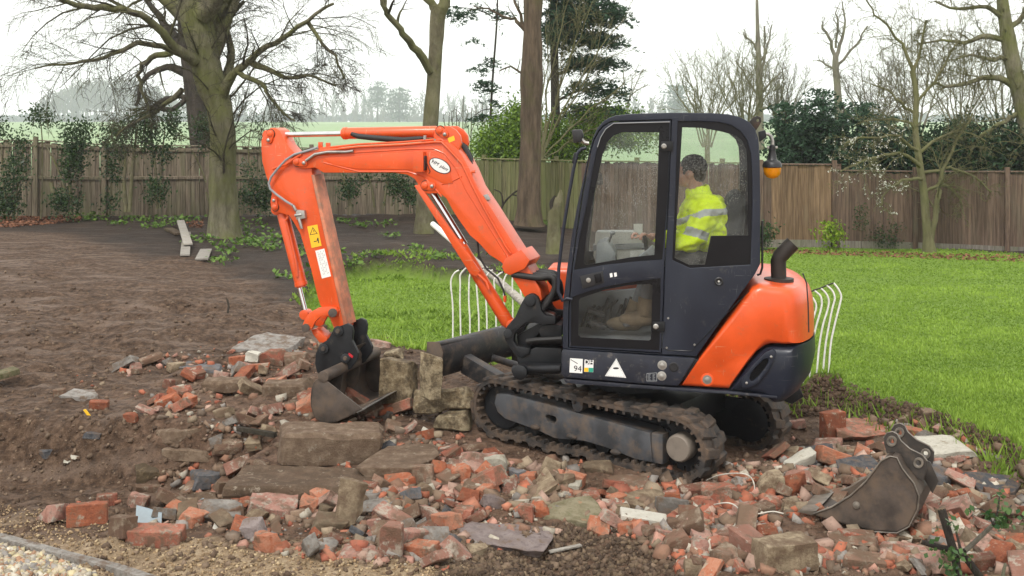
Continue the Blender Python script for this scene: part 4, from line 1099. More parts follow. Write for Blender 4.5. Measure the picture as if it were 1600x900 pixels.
def tubes_np(lines, n):
    """many tapered tubes: lines = [(pts (m,3), radii (m,))]"""
    Vs, Fs, off = [], [], 0
    ang = 2 * np.pi * np.arange(n) / n; ca, sa = np.cos(ang), np.sin(ang)
    for P, r in lines:
        P = np.asarray(P, float); r = np.asarray(r, float); m = len(P)
        t = np.gradient(P, axis=0); t /= np.linalg.norm(t, axis=1)[:, None] + 1e-9
        up = np.array([.13, .21, .97]) if abs(t[0, 2]) < .9 else np.array([.97, .2, .1])
        a = np.cross(t, up); a /= np.linalg.norm(a, axis=1)[:, None] + 1e-9
        b = np.cross(t, a)
        ring = P[:, None, :] + (a[:, None, :] * ca[None, :, None] + b[:, None, :] * sa[None, :, None]) * r[:, None, None]
        Vs.append(ring.reshape(-1, 3))
        i = np.arange(m - 1)[:, None] * n; k = np.arange(n)[None, :]; k2 = (k + 1) % n
        Fs.append((np.stack([i + k, i + k2, i + n + k2, i + n + k], -1).reshape(-1, 4)) + off)
        off += m * n
    return np.concatenate(Vs), np.concatenate(Fs)
def smooth_path(pts, sub=4):
    pts = [np.asarray(p, float) for p in pts]; out = []
    for i in range(len(pts) - 1):
        p0, p1, p2, p3 = pts[max(i - 1, 0)], pts[i], pts[i + 1], pts[min(i + 2, len(pts) - 1)]
        for t in np.arange(sub) / sub:
            out.append(.5 * ((2 * p1) + (p2 - p0) * t + (2 * p0 - 5 * p1 + 4 * p2 - p3) * t * t + (3 * p1 - p0 - 3 * p2 + p3) * t ** 3))
    out.append(pts[-1]); return np.array(out)
def sprout(P, r, rng, lvl, maxlvl, out, count, lenf, ang=(25, 65), droop=0.0, up=0.0, start=.2, minr=.004, wob=.18, rf=.55):
    """grow side branches off the polyline P (m,3) with radii r"""
    m = len(P); seg = np.linalg.norm(np.diff(P, axis=0), axis=1); Lt = seg.sum()
    cum = np.concatenate([[0], np.cumsum(seg)]) / Lt
    for k in range(count):
        f = start + (1 - start) * (k + rng.random()) / count
        i = min(m - 2, max(0, int(np.searchsorted(cum, f)) - 1))
        w = (f - cum[i]) / max(1e-6, cum[i + 1] - cum[i]); p = P[i] * (1 - w) + P[i + 1] * w
        t = P[i + 1] - P[i]; t /= np.linalg.norm(t) + 1e-9
        q = rng.normal(size=3); q -= t * q.dot(t); q /= np.linalg.norm(q) + 1e-9
        a = np.radians(rng.uniform(*ang)); d = t * np.cos(a) + q * np.sin(a)
        L_ = Lt * lenf * rng.uniform(.55, 1.15) * (1.15 - .55 * f)
        r0 = max(minr, min(r[i] * .8, r[i] * rf * rng.uniform(.7, 1.2)))
        ns = 5 if lvl < maxlvl else 4
        pts = [p]; dd = d.copy()
        for s in range(ns):
            dd = dd + rng.normal(size=3) * wob + np.array([0, 0, up - droop * (s + 1) / ns])
            dd /= np.linalg.norm(dd); pts.append(pts[-1] + dd * L_ / ns)
        Q = np.array(pts); rr = np.linspace(r0, max(minr * .6, r0 * .25), len(Q))
        out.setdefault(lvl, []).append((Q, rr))
        if lvl < maxlvl:
            sprout(Q, rr, rng, lvl + 1, maxlvl, out, max(2, int(count * .62)), lenf * .95, ang, droop, up, .15, minr, wob, rf)
def pxpath(pts, D):
    """[(px, py, width_px[, dD])] -> points and radii at distance D"""
    P = [np.array(at(p[0], p[1], D + (p[3] if len(p) > 3 else 0))) for p in pts]
    r = [p[2] / 2 * D / F_PX for p in pts]
    return P, r
def tree(name, label, D, trunk, limbs, mats, seed, group=None, cat='tree', sp=None, tsub=4, tn=14, flare=0.0, rough=.04):
    """trunk and limbs follow the photograph; twigs grow out of the limbs. sp: dict of sprout settings"""
    rng = np.random.default_rng(seed)
    P, r = pxpath(trunk, D)
    base = Vector(P[0])
    T_ = thing(name, label, cat, base, group)
    tp = smooth_path(P, tsub); tr = np.interp(np.linspace(0, 1, len(tp)), np.linspace(0, 1, len(r)), r)
    if flare:
        h = tp[:, 2] - tp[0, 2]; tr = tr * (1 + flare * np.exp(-np.maximum(h, 0) / .28))
    V_, F_ = tubes_np([(tp - np.array(base), tr)], tn)
    c = tp[:, None, :] - np.array(base)
    ns_ = fbm(V_[:, 0] * 3 + V_[:, 1] * 2, V_[:, 2] * .8, .5, 3, seed)
    rc = np.repeat(tp - np.array(base), tn, axis=0)
    V_ = rc + (V_ - rc) * (1 + ns_ * rough * 4)[:, None]
    np_mesh('trunk', V_, F_, mats[0], T_, smooth=True)
    lines = [(tp, tr)]; out = {}
    for l in limbs:
        LP, lr = pxpath(l, D)
        lp = smooth_path(LP, 3); lp[1:] += rng.normal(size=lp[1:].shape) * .02 * D / 25
        lrr = np.interp(np.linspace(0, 1, len(lp)), np.linspace(0, 1, len(lr)), lr)
        V_, F_ = tubes_np([(lp - np.array(base), lrr)], 8)
        np_mesh('limb', V_, F_, mats[1], T_, smooth=True)
        lines.append((lp, lrr))
    sp = dict(sp or {}); per = sp.pop('per', 10); mx = sp.pop('levels', 2); tw = sp.pop('trunk_twigs', 0)
    for j, (lp, lrr) in enumerate(lines):
        if j == 0:
            if tw: sprout(lp, lrr * .3, rng, 0, mx, out, tw, **{**sp, 'lenf': sp.get('lenf', .4) * .6})
        else: sprout(lp, lrr, rng, 0, mx, out, per, **sp)
    o = None
    allv = []
    for lv, ls in out.items():
        V_, F_ = tubes_np(ls, 4 if lv == 0 else 3)
        o = np_mesh('branches' if lv == 0 else 'twigs', V_ - np.array(base), F_, mats[2], T_, smooth=True)
        tag(o, kind='stuff')
    return T_, out
def leaves_np(C, size, rng, aspect=.5, flat=0.0, droop=0.0, fold=True):
    """one small two-triangle leaf per centre"""
    n = len(C); size = np.broadcast_to(size, (n,)) * rng.uniform(.7, 1.3, n)
    d = rng.normal(size=(n, 3)); d[:, 2] = d[:, 2] * (1 - flat) - droop; d /= np.linalg.norm(d, axis=1)[:, None] + 1e-9
    q = rng.normal(size=(n, 3)); q[:, 2] *= (1 - flat); q -= d * (q * d).sum(1)[:, None]; q /= np.linalg.norm(q, axis=1)[:, None] + 1e-9
    s = size[:, None]
    V_ = np.stack([C - d * s * .5, C + q * s * aspect * .5, C + d * s * .5, C - q * s * aspect * .5], 1).reshape(-1, 3)
    F_ = np.arange(n * 4).reshape(n, 4)
    tone = np.repeat(np.clip(rng.normal(.45, .28, n), 0, 1), 4)
    return V_, F_, tone
def leaf_obj(name, C, size, mat, parent, rng, **kw):
    V_, F_, tone = leaves_np(C, size, rng, **kw)
    return tag(np_mesh(name, V_ - np.array(wloc(parent)), F_, mat, parent, attrs={'tone': ('FLOAT', tone)}), kind='stuff')
def blob_pts(rng, c, rad, n, shell=.55):
    d = rng.normal(size=(n, 3)); d /= np.linalg.norm(d, axis=1)[:, None]
    return np.asarray(c) + d * np.asarray(rad) * (shell + (1 - shell) * rng.random(n)[:, None]) ** 1.0
# ---- the big bare tree on the left
tA, _ = tree('bare_tree', 'large mossy bare tree with spreading low limbs in front of the left fence', 23,
     [(350, 392, 56), (350, 370, 48), (349, 320, 42), (348, 260, 40), (347, 205, 41), (341, 165, 42), (328, 125, 46), (318, 85, 48), (310, 40, 48), (304, 0, 46), (298, -60, 40)],
     [[(344, 158, 21, -.1), (360, 122, 15, -.3), (385, 98, 11, -.5), (410, 78, 9, -.8), (440, 60, 8, -1), (480, 32, 6, -1.3), (520, 6, 4, -1.5)],
      [(304, 96, 19, -.3), (272, 72, 14, -.7), (244, 42, 12, -1.1), (205, 18, 10, -1.5), (160, 13, 10, -1.9), (120, 8, 8, -2.2), (78, -8, 5, -2.6)],
      [(296, 92, 14, -.2), (254, 74, 9, -.6), (215, 68, 8, -1), (182, 82, 7, -1.4), (150, 92, 5, -1.8), (100, 102, 3.5, -2), (55, 108, 2, -2.2)],
      [(330, 80, 34, .3), (352, 20, 30, .5), (368, -30, 28, .6), (390, -90, 20, .8)],
      [(320, 20, 40, -.2), (345, -10, 22, -.5), (400, -40, 16, -.8), (470, -60, 10, -1)],
      [(300, 40, 30, .2), (250, -10, 20, .3), (190, -50, 12, .4), (110, -70, 8, .5)],
      [(352, 128, 16, .2), (360, 80, 12, .5), (352, 40, 8, .8), (380, 0, 6, 1)],
      [(390, 95, 12, -.5), (425, 112, 8, -.6), (455, 122, 6, -.7), (490, 118, 4, -.8), (520, 135, 3, -.9)],
      [(372, 112, 9, -.4), (405, 130, 7, -.5), (420, 150, 5, -.6), (445, 180, 4, -.7), (462, 190, 2.5, -.7)],
      [(268, 82, 12, .3), (235, 92, 9, .4), (218, 108, 7, .5), (222, 140, 6, .6), (232, 170, 4, .6)],
      [(285, 140, 10, .5), (262, 160, 8, .6), (238, 178, 6, .7), (210, 190, 4, .8), (180, 215, 3, .8)],
      [(480, 32, 7, -1.2), (500, 62, 5, -1.3), (522, 90, 4, -1.4), (540, 120, 3, -1.5)]],
     (M_bark_a, M_bark_a, M_twig_dark), 11, sp=dict(per=15, levels=2, lenf=.60, ang=(18, 62), droop=.17, up=.01, minr=.0040, wob=.12, rf=.30, trunk_twigs=26), flare=.40, tn=22)
# ---- the darker trunk behind the left fence
tree('bare_tree', 'dark leaning trunk close behind the big mossy tree, beyond the fence', 31,
     [(320, 262, 38), (314, 220, 35), (307, 160, 33), (300, 110, 31), (293, 50, 28), (288, -20, 24)],
     [[(300, 120, 20), (270, 105, 12), (240, 112, 9), (222, 130, 7), (214, 165, 5)], [(310, 170, 12), (280, 150, 9), (250, 158, 7), (225, 180, 5)], [(296, 80, 18), (260, 40, 12), (230, 0, 8), (210, -30, 6)],
      [(304, 140, 10), (268, 170, 8), (236, 168, 6), (205, 200, 4)]],
     (M_bark_d, M_bark_d, M_twig_dark), 12, sp=dict(per=7, levels=2, lenf=.45, droop=.15, minr=.0055, wob=.2, rf=.32))
# ---- the slim greenish trunk behind the boom
tree('bare_tree', 'slim green barked trunk forking high up, rising behind the excavator boom', 24,
     [(662, 372, 32), (663, 340, 28), (666, 280, 26), (671, 220, 25), (675, 160, 23), (678, 115, 22), (681, 70, 21), (683, 30, 24), (686, 12, 28)],
     [[(684, 22, 18), (672, 4, 13), (655, -18, 14), (640, -50, 10)], [(686, 20, 21), (697, -4, 17), (706, -40, 14)],
      [(672, 112, 12, -.1), (660, 92, 13, -.3), (646, 73, 12, -.5), (630, 52, 10, -.7), (612, 30, 9, -.9), (598, 6, 7, -1.1), (588, -30, 6, -1.3)], [(601, 12, 6, -1.1), (602, -20, 5, -1.2)]],
     (M_bark_b, M_bark_b, M_twig_dark), 13, sp=dict(per=4, levels=1, lenf=.5, minr=.006, start=.5), flare=.2, rough=.035)
# ---- the straight brown trunk
tree('bare_tree', 'tall straight brown trunk with broken bark standing between boom and cab', 26,
     [(826, 352, 42), (827, 330, 37), (828, 280, 34), (829, 220, 34), (830, 160, 33), (831, 100, 34), (832, 40, 30), (834, -30, 28)],
     [[(820, 46, 8), (805, 30, 5), (785, 26, 4), (762, 14, 3), (740, 10, 2)], [(818, 40, 6), (808, 15, 4), (800, -10, 3)], [(822, 120, 4), (800, 105, 3), (780, 110, 2)]],
     (M_bark_c, M_bark_c, M_twig_dark), 14, sp=dict(per=6, levels=1, lenf=.45, minr=.006, start=.2), flare=.30, rough=.05)
# ---- stump right of that trunk
stp = thing('tree_stump', 'weathered leaning split stump with flaking bark left of the cab', 'tree stump', at(866, 392, 19.6))
sP = smooth_path([np.array(at(*p, 19.6)) for p in [(866, 396), (865, 360), (866, 335), (872, 316), (874, 304)]], 3)
V_, F_ = tubes_np([(sP - np.array(stp.location), np.array([14, 12, 11, 10.5, 10, 10, 9.5, 9, 8, 7.5, 6.5, 5, 2.5]) * 19.6 / F_PX)], 9)
V_ = V_ * (1 + .12 * fbm(V_[:, 0] * 4, V_[:, 2] * 3 + V_[:, 1], .3, 3, 5))[:, None] * np.array([1, 1, 1])
np_mesh('trunk', V_, F_, M_bark_b, stp, smooth=True)
sP = smooth_path([np.array(at(*p, 19.6)) for p in [(868, 335), (862, 318), (868, 306)]], 3)
V_, F_ = tubes_np([(sP - np.array(stp.location), np.linspace(6, 2, len(sP)) * 19.6 / F_PX)], 6)
np_mesh('broken_branch', V_, F_, M_bark_d, stp)
# fallen dead branch leaning on the fence
db = thing('dead_branch', 'dead forked branch leaning against the green fence left of the brown trunk', 'branch', at(778, 345, 27))
dl = [(smooth_path([np.array(at(*p, 27)) for p in q], 3), w) for q, w in (([(776, 345), (786, 320), (800, 304), (812, 296)], 2.2), ([(786, 320), (783, 302), (772, 296)], 1.6), ([(800, 304), (810, 306), (815, 302)], 1.2))]
V_, F_ = tubes_np([(p - np.array(db.location), np.linspace(w, w * .5, len(p)) * 27 / F_PX) for p, w in dl], 5)
np_mesh('branch', V_, F_, M_bark_d, db)

# ---- fences ---------------------------------------------------------
def wood(name, a, b, algae=(.10, .12, .05), alg=.3, grain=(10, 10, .9)):
    m, nt, bs, N, L = new_mat(name)
    v = tex_coord(nt)
    oi = N.new('ShaderNodeObjectInfo')
    vo = N.new('ShaderNodeVectorMath'); vo.operation = 'ADD'; L.new(v, vo.inputs[0])
    cb = N.new('ShaderNodeCombineXYZ'); L.new(math_n(nt, 'MULTIPLY', oi.outputs['Random'], 40.0), cb.inputs[0]); L.new(math_n(nt, 'MULTIPLY', oi.outputs['Random'], 17.0), cb.inputs[2]); L.new(cb.outputs[0], vo.inputs[1])
    n1 = noise_tex(nt, 3, 8, scale3(nt, vo.outputs[0], grain), .65)
    c = ramp(nt, n1.outputs['Fac'], [(.38, a), (.63, b)])
    hv = N.new('ShaderNodeHueSaturation'); L.new(c, hv.inputs['Color'])
    L.new(math_n(nt, 'ADD', math_n(nt, 'MULTIPLY', oi.outputs['Random'], .38), .78), hv.inputs['Value'])
    n2 = noise_tex(nt, 1.3, 5, vo.outputs[0])
    f = ramp(nt, n2.outputs['Fac'], [(.62 - alg * .4, (0, 0, 0)), (.85 - alg * .3, (1, 1, 1))])
    c2 = mixc(nt, math_n(nt, 'MULTIPLY', f, .7), hv.outputs['Color'], algae)
    L.new(c2, bs.inputs['Base Color']); bs.inputs['Roughness'].default_value = .88; bs.inputs['Specular IOR Level'].default_value = .2
    bump(nt, bs, n1.outputs['Fac'], .5, .01)
    return m
M_fence_old = wood('weathered fence wood', (.088, .070, .050), (.235, .190, .138), (.12, .125, .065), .45)
M_fence_green = wood('green stained fence wood', (.085, .080, .040), (.20, .185, .095), (.115, .135, .045), .7)
M_fence_brown = wood('brown fence wood', (.070, .047, .035), (.155, .106, .078), (.11, .10, .068), .28)
M_fence_honey = wood('honey fence wood', (.110, .070, .042), (.225, .150, .090), (.15, .125, .08), .2)
M_board_grey = wood('grey gravel board', (.12, .105, .09), (.22, .20, .17), (.10, .11, .06), .4)
def fence(label, stops, mat, posts, bw=.115, rails=(), cap=True, gravel=False, group=None, lean=0.0, front_posts=True, seed=1, mats2=None):
    """stops: [(px, base_py, top_py, D)] along the run"""
    rnd = random.Random(seed)
    B = [at(p[0], p[1], p[3]) for p in stops]; Tp = [at(p[0], p[2], p[3]) for p in stops]
    seg = [(B[i + 1] - B[i]).length for i in range(len(B) - 1)]; Lt = sum(seg)
    def pos(s):
        for i, l in enumerate(seg):
            if s <= l or i == len(seg) - 1: return B[i].lerp(B[i + 1], s / l), Tp[i].lerp(Tp[i + 1], s / l), (B[i + 1] - B[i]).normalized()
            s -= l
    f = thing('wooden_fence', label, 'fence', B[0], group)
    meshes = []
    for k in range(4):
        mb = MB(); h = 1.0
        w = bw * 1.17
        pts = [(-w / 2, 0, .0), (w / 2, -.016, 0), (w / 2, -.004, 0), (-w / 2, .012, 0)]
        t = (.0, .012, -.008, .004)[k]
        mb.add([(x, y, 0) for x, y, _ in pts] + [(x, y, 1 + t * (1 if x > 0 else -.6)) for x, y, _ in pts], [(0, 1, 2, 3), (7, 6, 5, 4), (0, 4, 5, 1), (1, 5, 6, 2), (2, 6, 7, 3), (3, 7, 4, 0)])
        me = bpy.data.meshes.new('fence_board'); me.from_pydata(mb.v, [], mb.f); me.materials.append(mat); meshes.append(me)
    meshes2 = None
    if mats2:
        meshes2 = []
        for me in meshes:
            m2 = me.copy(); m2.materials.clear(); m2.materials.append(mats2[2]); meshes2.append(m2)
    n = int(Lt / bw)
    for i in range(n):
        s = (i + .5) * Lt / n
        b_, t_, d = pos(s)
        use = meshes2 if mats2 and mats2[0] <= s / Lt <= mats2[1] else meshes
        o = link_mesh('fence_board', rnd.choice(use), None, f)
        o.location = b_ - B[0] + Vector((0, 0, -.06 + rnd.uniform(-.02, .02)))
        o.rotation_euler = (rnd.uniform(-.012, .012), rnd.uniform(-.012, .012), math.atan2(d.y, d.x))
        o.scale = (1, 1, (t_.z - b_.z) + .06 + rnd.uniform(-.022, .018))
    for fr in posts:
        b_, t_, d = pos(fr * Lt); ang = Matrix.Rotation(math.atan2(d.y, d.x), 3, 'Z'); off = ang @ Vector((0, -.055 if front_posts else .06, 0))
        c = (b_ + t_) / 2 + off; h = t_.z - b_.z + .14
        MB().box(c, (.10, .09, h + .1), ang).build('fence_post', mat, f, bevel=.006)
    for i in range(len(seg)):
        b0, b1, t0, t1 = B[i], B[i + 1], Tp[i], Tp[i + 1]
        d = (b1 - b0).normalized(); nrm = Vector((d.y, -d.x, 0))
        for fr in rails:
            a, c = b0.lerp(t0, fr) + nrm * .018, b1.lerp(t1, fr) + nrm * .018
            MB().prism([a, a + nrm * .035, a + nrm * .035 + Vector((0, 0, .06)), a + Vector((0, 0, .075))], c - a).build('fence_rail', mat, f)
        if cap:
            a, c = t0 + Vector((0, 0, .012)) - nrm * .03, t1 + Vector((0, 0, .012)) - nrm * .03
            MB().prism([a, a + nrm * .075, a + nrm * .075 + Vector((0, 0, .022)), a + Vector((0, 0, .03))], c - a).build('fence_capping', mat, f)
        if gravel:
            a, c = b0 + nrm * .02 - Vector((0, 0, .08)), b1 + nrm * .02 - Vector((0, 0, .08))
            MB().prism([a, a + nrm * .025, a + nrm * .025 + Vector((0, 0, .25)), a + Vector((0, 0, .25))], c - a).build('gravel_board', M_board_grey, f)
    return f
fence('weathered grey board fence with rails behind the big mossy tree and saplings', [(-330, 347, 220, 28), (60, 343, 221, 28), (163, 338, 228, 28.2), (324, 333, 230, 28.2), (480, 331, 233, 28.4), (652, 331, 237, 28.6)], M_fence_old,
      [.0, .20, .395, .50, .665, .83, .99], rails=(.52, .93), seed=21)
fence('green stained board fence running behind the brown trunk and the cab', [(652, 332, 238, 28.9), (745, 348, 249, 28.6), (905, 360, 253, 27.6), (1060, 372, 255, 26.4), (1186, 384, 257, 25.5)], M_fence_green,
      [.2, .42, .66, .9], rails=(), cap=True, seed=22, front_posts=False, mats2=(.50, 1.0, M_fence_brown))
fence('tall brown close-boarded fence along the back of the right lawn', [(1188, 386, 258, 25.3), (1310, 387, 259, 25.2), (1312, 388, 268, 25.1), (1440, 391, 270, 24.9), (1590, 398, 270, 24.5), (1900, 408, 276, 23.9)], M_fence_brown,
      [.0, .17, .36, .56, .76, .985], rails=(), gravel=True, seed=23, front_posts=True, mats2=(.02, .168, M_fence_honey))
# ---- shrubs and conifers behind the fences
rng = np.random.default_rng(31)
def px_cloud(rng, n, boxes, D, depth=1.2):
    """points in ellipses given in picture coordinates (cx, cy, rx, ry, weight), thickened in depth"""
    w = np.array([b[4] if len(b) > 4 else b[2] * b[3] for b in boxes], float); w /= w.sum()
    k = rng.choice(len(boxes), n, p=w); b = np.array([x[:4] for x in boxes])[k]
    d = rng.normal(size=(n, 3)); d /= np.linalg.norm(d, axis=1)[:, None]; d *= rng.random(n)[:, None] ** .4
    px = b[:, 0] + d[:, 0] * b[:, 2]; py = b[:, 1] + d[:, 1] * b[:, 3]; DD = D + d[:, 2] * depth
    return np.stack([(px - CX) / F_PX * DD, DD, CAM_H - (py - HY) / F_PX * DD], -1)
def shrub(name, label, cat, D, boxes, n, size, mat, stems, stem_mat, seed, group=None, depth=1.2, base=None, clump=True, **kw):
    rng = np.random.default_rng(seed)
    b0 = at(*(base or (boxes[0][0], boxes[0][1] + boxes[0][3])), D)
    S = thing(name, label, cat, b0, group)
    C_ = px_cloud(rng, n if not clump else max(8, n // 14), boxes, D, depth)
    if clump:
        C_ = np.repeat(C_, 14, axis=0) + rng.normal(size=(len(C_) * 14, 3)) * size * 1.5
    leaf_obj('foliage', C_, size, mat, S, rng, **kw)
    if stems:
        ls = []
        for s in stems:
            P, r = pxpath(s, D); sp_ = smooth_path(P, 3)
            ls.append((sp_ - np.array(b0), np.interp(np.linspace(0, 1, len(sp_)), np.linspace(0, 1, len(r)), r)))
        for l in ls:
            V_, F_ = tubes_np([l], 6); np_mesh('stem', V_, F_, stem_mat, S, smooth=True)
    return S
shrub('laurel_bush', 'fresh green laurel bush bulging over the fence left of the brown trunk', 'bush', 30.5,
      [(795, 215, 45, 40), (770, 228, 30, 26), (812, 190, 22, 36), (790, 240, 50, 22)], 9000, .10, M_leaf_laurel, [[(795, 262, 5), (792, 220, 4), (800, 190, 2)], [(780, 262, 4), (770, 225, 2)]], M_bark_d, 41, depth=1.5)
shrub('laurel_bush', 'broad green laurel bush over the fence between brown trunk and cab', 'bush', 31,
      [(895, 215, 60, 40), (940, 195, 48, 36), (870, 235, 45, 25), (985, 205, 50, 30)], 12000, .10, M_leaf_laurel, [[(900, 262, 5), (905, 215, 4), (920, 185, 2)]], M_bark_d, 42, depth=1.6)
# bare fan shaped shrub
tree('bare_shrub', 'bare fan of pale stems spreading to the right behind the brown trunk', 29,
     [(846, 268, 7), (848, 230, 6), (856, 190, 4)],
     [[(848, 240, 3.3), (862, 180, 2.8), (880, 120, 2.2), (905, 60, 1.7), (925, 0, 1.1)], [(850, 235, 3.3), (880, 170, 2.8), (915, 110, 2.2), (950, 60, 1.7), (975, 25, 1.1)], [(850, 245, 3.3), (890, 200, 2.8), (935, 160, 2.2), (975, 130, 1.7)],
      [(846, 240, 3.3), (852, 170, 2.8), (866, 90, 2.2), (884, 20, 1.7), (890, -30, 1.1)], [(849, 250, 2.8), (885, 225, 2.2), (920, 205, 1.7), (955, 190, 1.1)], [(847, 235, 2.8), (846, 160, 2.2), (856, 100, 1.7), (850, 40, 1.1)],
      [(850, 230, 2.8), (900, 150, 2.2), (930, 90, 1.7), (940, 40, 1.1)], [(850, 240, 2.8), (872, 150, 2.2), (890, 80, 1.7), (915, 20, 1.1)]],
     (M_twig_green, M_twig_green, M_twig_green), 15, cat='shrub', sp=dict(per=12, levels=2, lenf=.40, ang=(12, 38), minr=.0045, wob=.10, rf=.42))
# dark conifer with hanging sprays
def spray_tree(label, D, boxes, n, seed, trunk, limbs, mat=M_leaf_con, size=.12, depth=1.2, group=None, name='conifer_tree', per=22, fl=.6):
    rng = np.random.default_rng(seed)
    P, r = pxpath(trunk, D); b0 = Vector(P[0])
    S = thing(name, label, 'conifer', b0, group)
    tp = smooth_path(P, 3); V_, F_ = tubes_np([(tp - np.array(b0), np.interp(np.linspace(0, 1, len(tp)), np.linspace(0, 1, len(r)), r))], 8)
    np_mesh('trunk', V_, F_, M_bark_d, S, smooth=True)
    for l in limbs:
        LP, lr = pxpath(l, D); lp = smooth_path(LP, 3)
        V_, F_ = tubes_np([(lp - np.array(b0), np.interp(np.linspace(0, 1, len(lp)), np.linspace(0, 1, len(lr)), lr))], 5)
        np_mesh('limb', V_, F_, M_bark_d, S, smooth=True)
    C_ = px_cloud(rng, n // per, boxes, D, depth)
    out = []
    for c in C_:   # each spray is a short drooping fan of needles
        d = rng.normal(size=3); d[2] = -abs(d[2]) * .3 + .05; d /= np.linalg.norm(d); L_ = rng.uniform(.25, .6) * size / .12
        t = rng.random(per)[:, None]
        out.append(c + d * t * L_ + np.array([0, 0, -.18 * L_]) * t * t + rng.normal(size=(per, 3)) * size * .45 * np.array([1, 1, .45]))
    leaf_obj('foliage', np.concatenate(out), size, mat, S, rng, aspect=.38, flat=fl, droop=.25)
    return S
spray_tree('tall dark conifer with drooping sprays behind the brown trunk', 31,
     [(905, 15, 60, 26), (950, 22, 34, 20), (900, 55, 50, 18), (945, 62, 34, 12), (915, 95, 40, 14), (955, 98, 26, 10), (925, 135, 38, 16), (962, 142, 20, 10), (915, 172, 36, 14), (955, 172, 26, 10), (870, 40, 26, 44), (880, -30, 80, 30)],
     27000, 51, [(868, 262, 16), (868, 180, 15), (866, 80, 13), (864, -40, 10)],
     [[(866, 60, 6), (900, 40, 4), (950, 28, 2), (978, 30, 1)], [(866, 120, 6), (910, 100, 4), (960, 98, 2)], [(867, 160, 5), (910, 140, 4), (965, 142, 2)], [(866, 10, 6), (920, -5, 4), (980, 0, 2)]])
spray_tree('thin conifer with sparse hanging tufts left of the brown trunk', 31,
     [(742, 60, 7, 7), (765, 98, 12, 9), (745, 108, 8, 5), (760, 128, 12, 6), (765, 138, 10, 6), (748, 135, 8, 6), (770, 160, 8, 7), (745, 182, 11, 7), (757, 180, 8, 5), (702, 14, 10, 12), (722, 22, 18, 12), (745, 12, 14, 8), (775, 22, 10, 10)],
     2600, 52, [(768, 262, 4), (766, 200, 4), (770, 120, 3.5), (776, 40, 3), (778, -20, 2)],
     [[(770, 130, 2), (755, 128, 1.5), (745, 135, 1)], [(768, 170, 2), (755, 172, 1.5), (742, 180, 1)], [(772, 90, 2), (762, 94, 1.5), (745, 106, 1)], [(776, 30, 2), (745, 15, 1.5), (700, 10, 1)]], size=.10, depth=.5)
# the evergreen screen on the right
for i, (cx_, top, w, seed) in enumerate([(1228, 158, 26, 61), (1258, 148, 24, 62), (1286, 138, 22, 63), (1318, 160, 26, 64), (1352, 156, 28, 65), (1392, 178, 28, 66)]):
    H_ = 275 - top
    bx_ = [(cx_ + w * (.12 + .25 * k / 9) * math.sin(2.3 * k + i * 1.7), top + H_ * (k + .5) / 9, w * (.08 + 1.0 * (k + .5) / 9), H_ / 15) for k in range(9)]
    spray_tree(['dark evergreen conifer nearest the amber beacon in the screen over the right fence', 'narrow dark conifer second from the beacon in the screen over the right fence', 'tallest pointed conifer of the dark evergreen screen over the right fence',
                'round topped conifer just right of the tallest in the evergreen screen', 'broad dark conifer behind the blossom branches in the evergreen screen', 'lowest conifer of the dark screen, behind the blossoming tree'][i],
               27.5 + .4 * (i % 3), bx_, 5200, seed, [(cx_, 275, 6), (cx_, top + 30, 3), (cx_, top + 4, 1)], [], group='evergreen screen behind the right fence', size=.13, depth=.8, fl=.4)
shrub('evergreen_hedge', 'dark low evergreen hedge behind the fence at the far right', 'hedge', 27.6, [(1440, 240, 50, 34), (1500, 225, 50, 38), (1560, 235, 55, 42), (1620, 230, 50, 50), (1470, 255, 80, 20), (1570, 262, 80, 18)], 15000, .11, M_leaf_dark, [], M_bark_d, 67, depth=.9)
# bare trees far right, beyond the fence
tree('bare_tree', 'tall thin bare tree with upright top straight above the cab beacon', 60, [(1188, 235, 14), (1187, 180, 12), (1186, 120, 10), (1184, 60, 7), (1183, 10, 5), (1182, -30, 3)],
     [[(1186, 130, 5), (1194, 90, 4), (1196, 40, 3)], [(1184, 80, 4), (1172, 65, 3), (1160, 50, 2)], [(1186, 100, 4), (1200, 70, 3), (1206, 40, 2)], [(1186, 150, 4), (1168, 120, 3), (1150, 95, 2)], [(1187, 150, 4), (1208, 125, 3), (1222, 110, 2)], [(1187, 175, 4), (1215, 160, 3), (1228, 130, 2)], [(1187, 190, 4), (1160, 170, 3), (1140, 120, 2)]],
     (M_twig_pale, M_twig_pale, M_twig_pale), 71, sp=dict(per=9, levels=2, lenf=.42, up=.12, minr=.010, rf=.38))
tree('bare_tree', 'tall bare tree with forked crown over the middle of the evergreen screen', 50, [(1312, 230, 16), (1310, 160, 12), (1306, 110, 10), (1306, 85, 9)],
     [[(1306, 90, 7), (1298, 65, 5), (1288, 45, 4), (1284, 35, 2)], [(1306, 90, 7), (1316, 60, 5), (1320, 30, 3), (1316, 5, 2)], [(1308, 105, 5), (1325, 85, 4), (1345, 60, 3), (1355, 40, 2)], [(1306, 75, 4), (1310, 40, 3), (1305, 15, 2)], [(1308, 110, 4), (1290, 100, 3), (1278, 92, 2)]],
     (M_twig_pale, M_twig_pale, M_twig_pale), 72, sp=dict(per=9, levels=2, lenf=.42, up=.05, minr=.009, rf=.38))
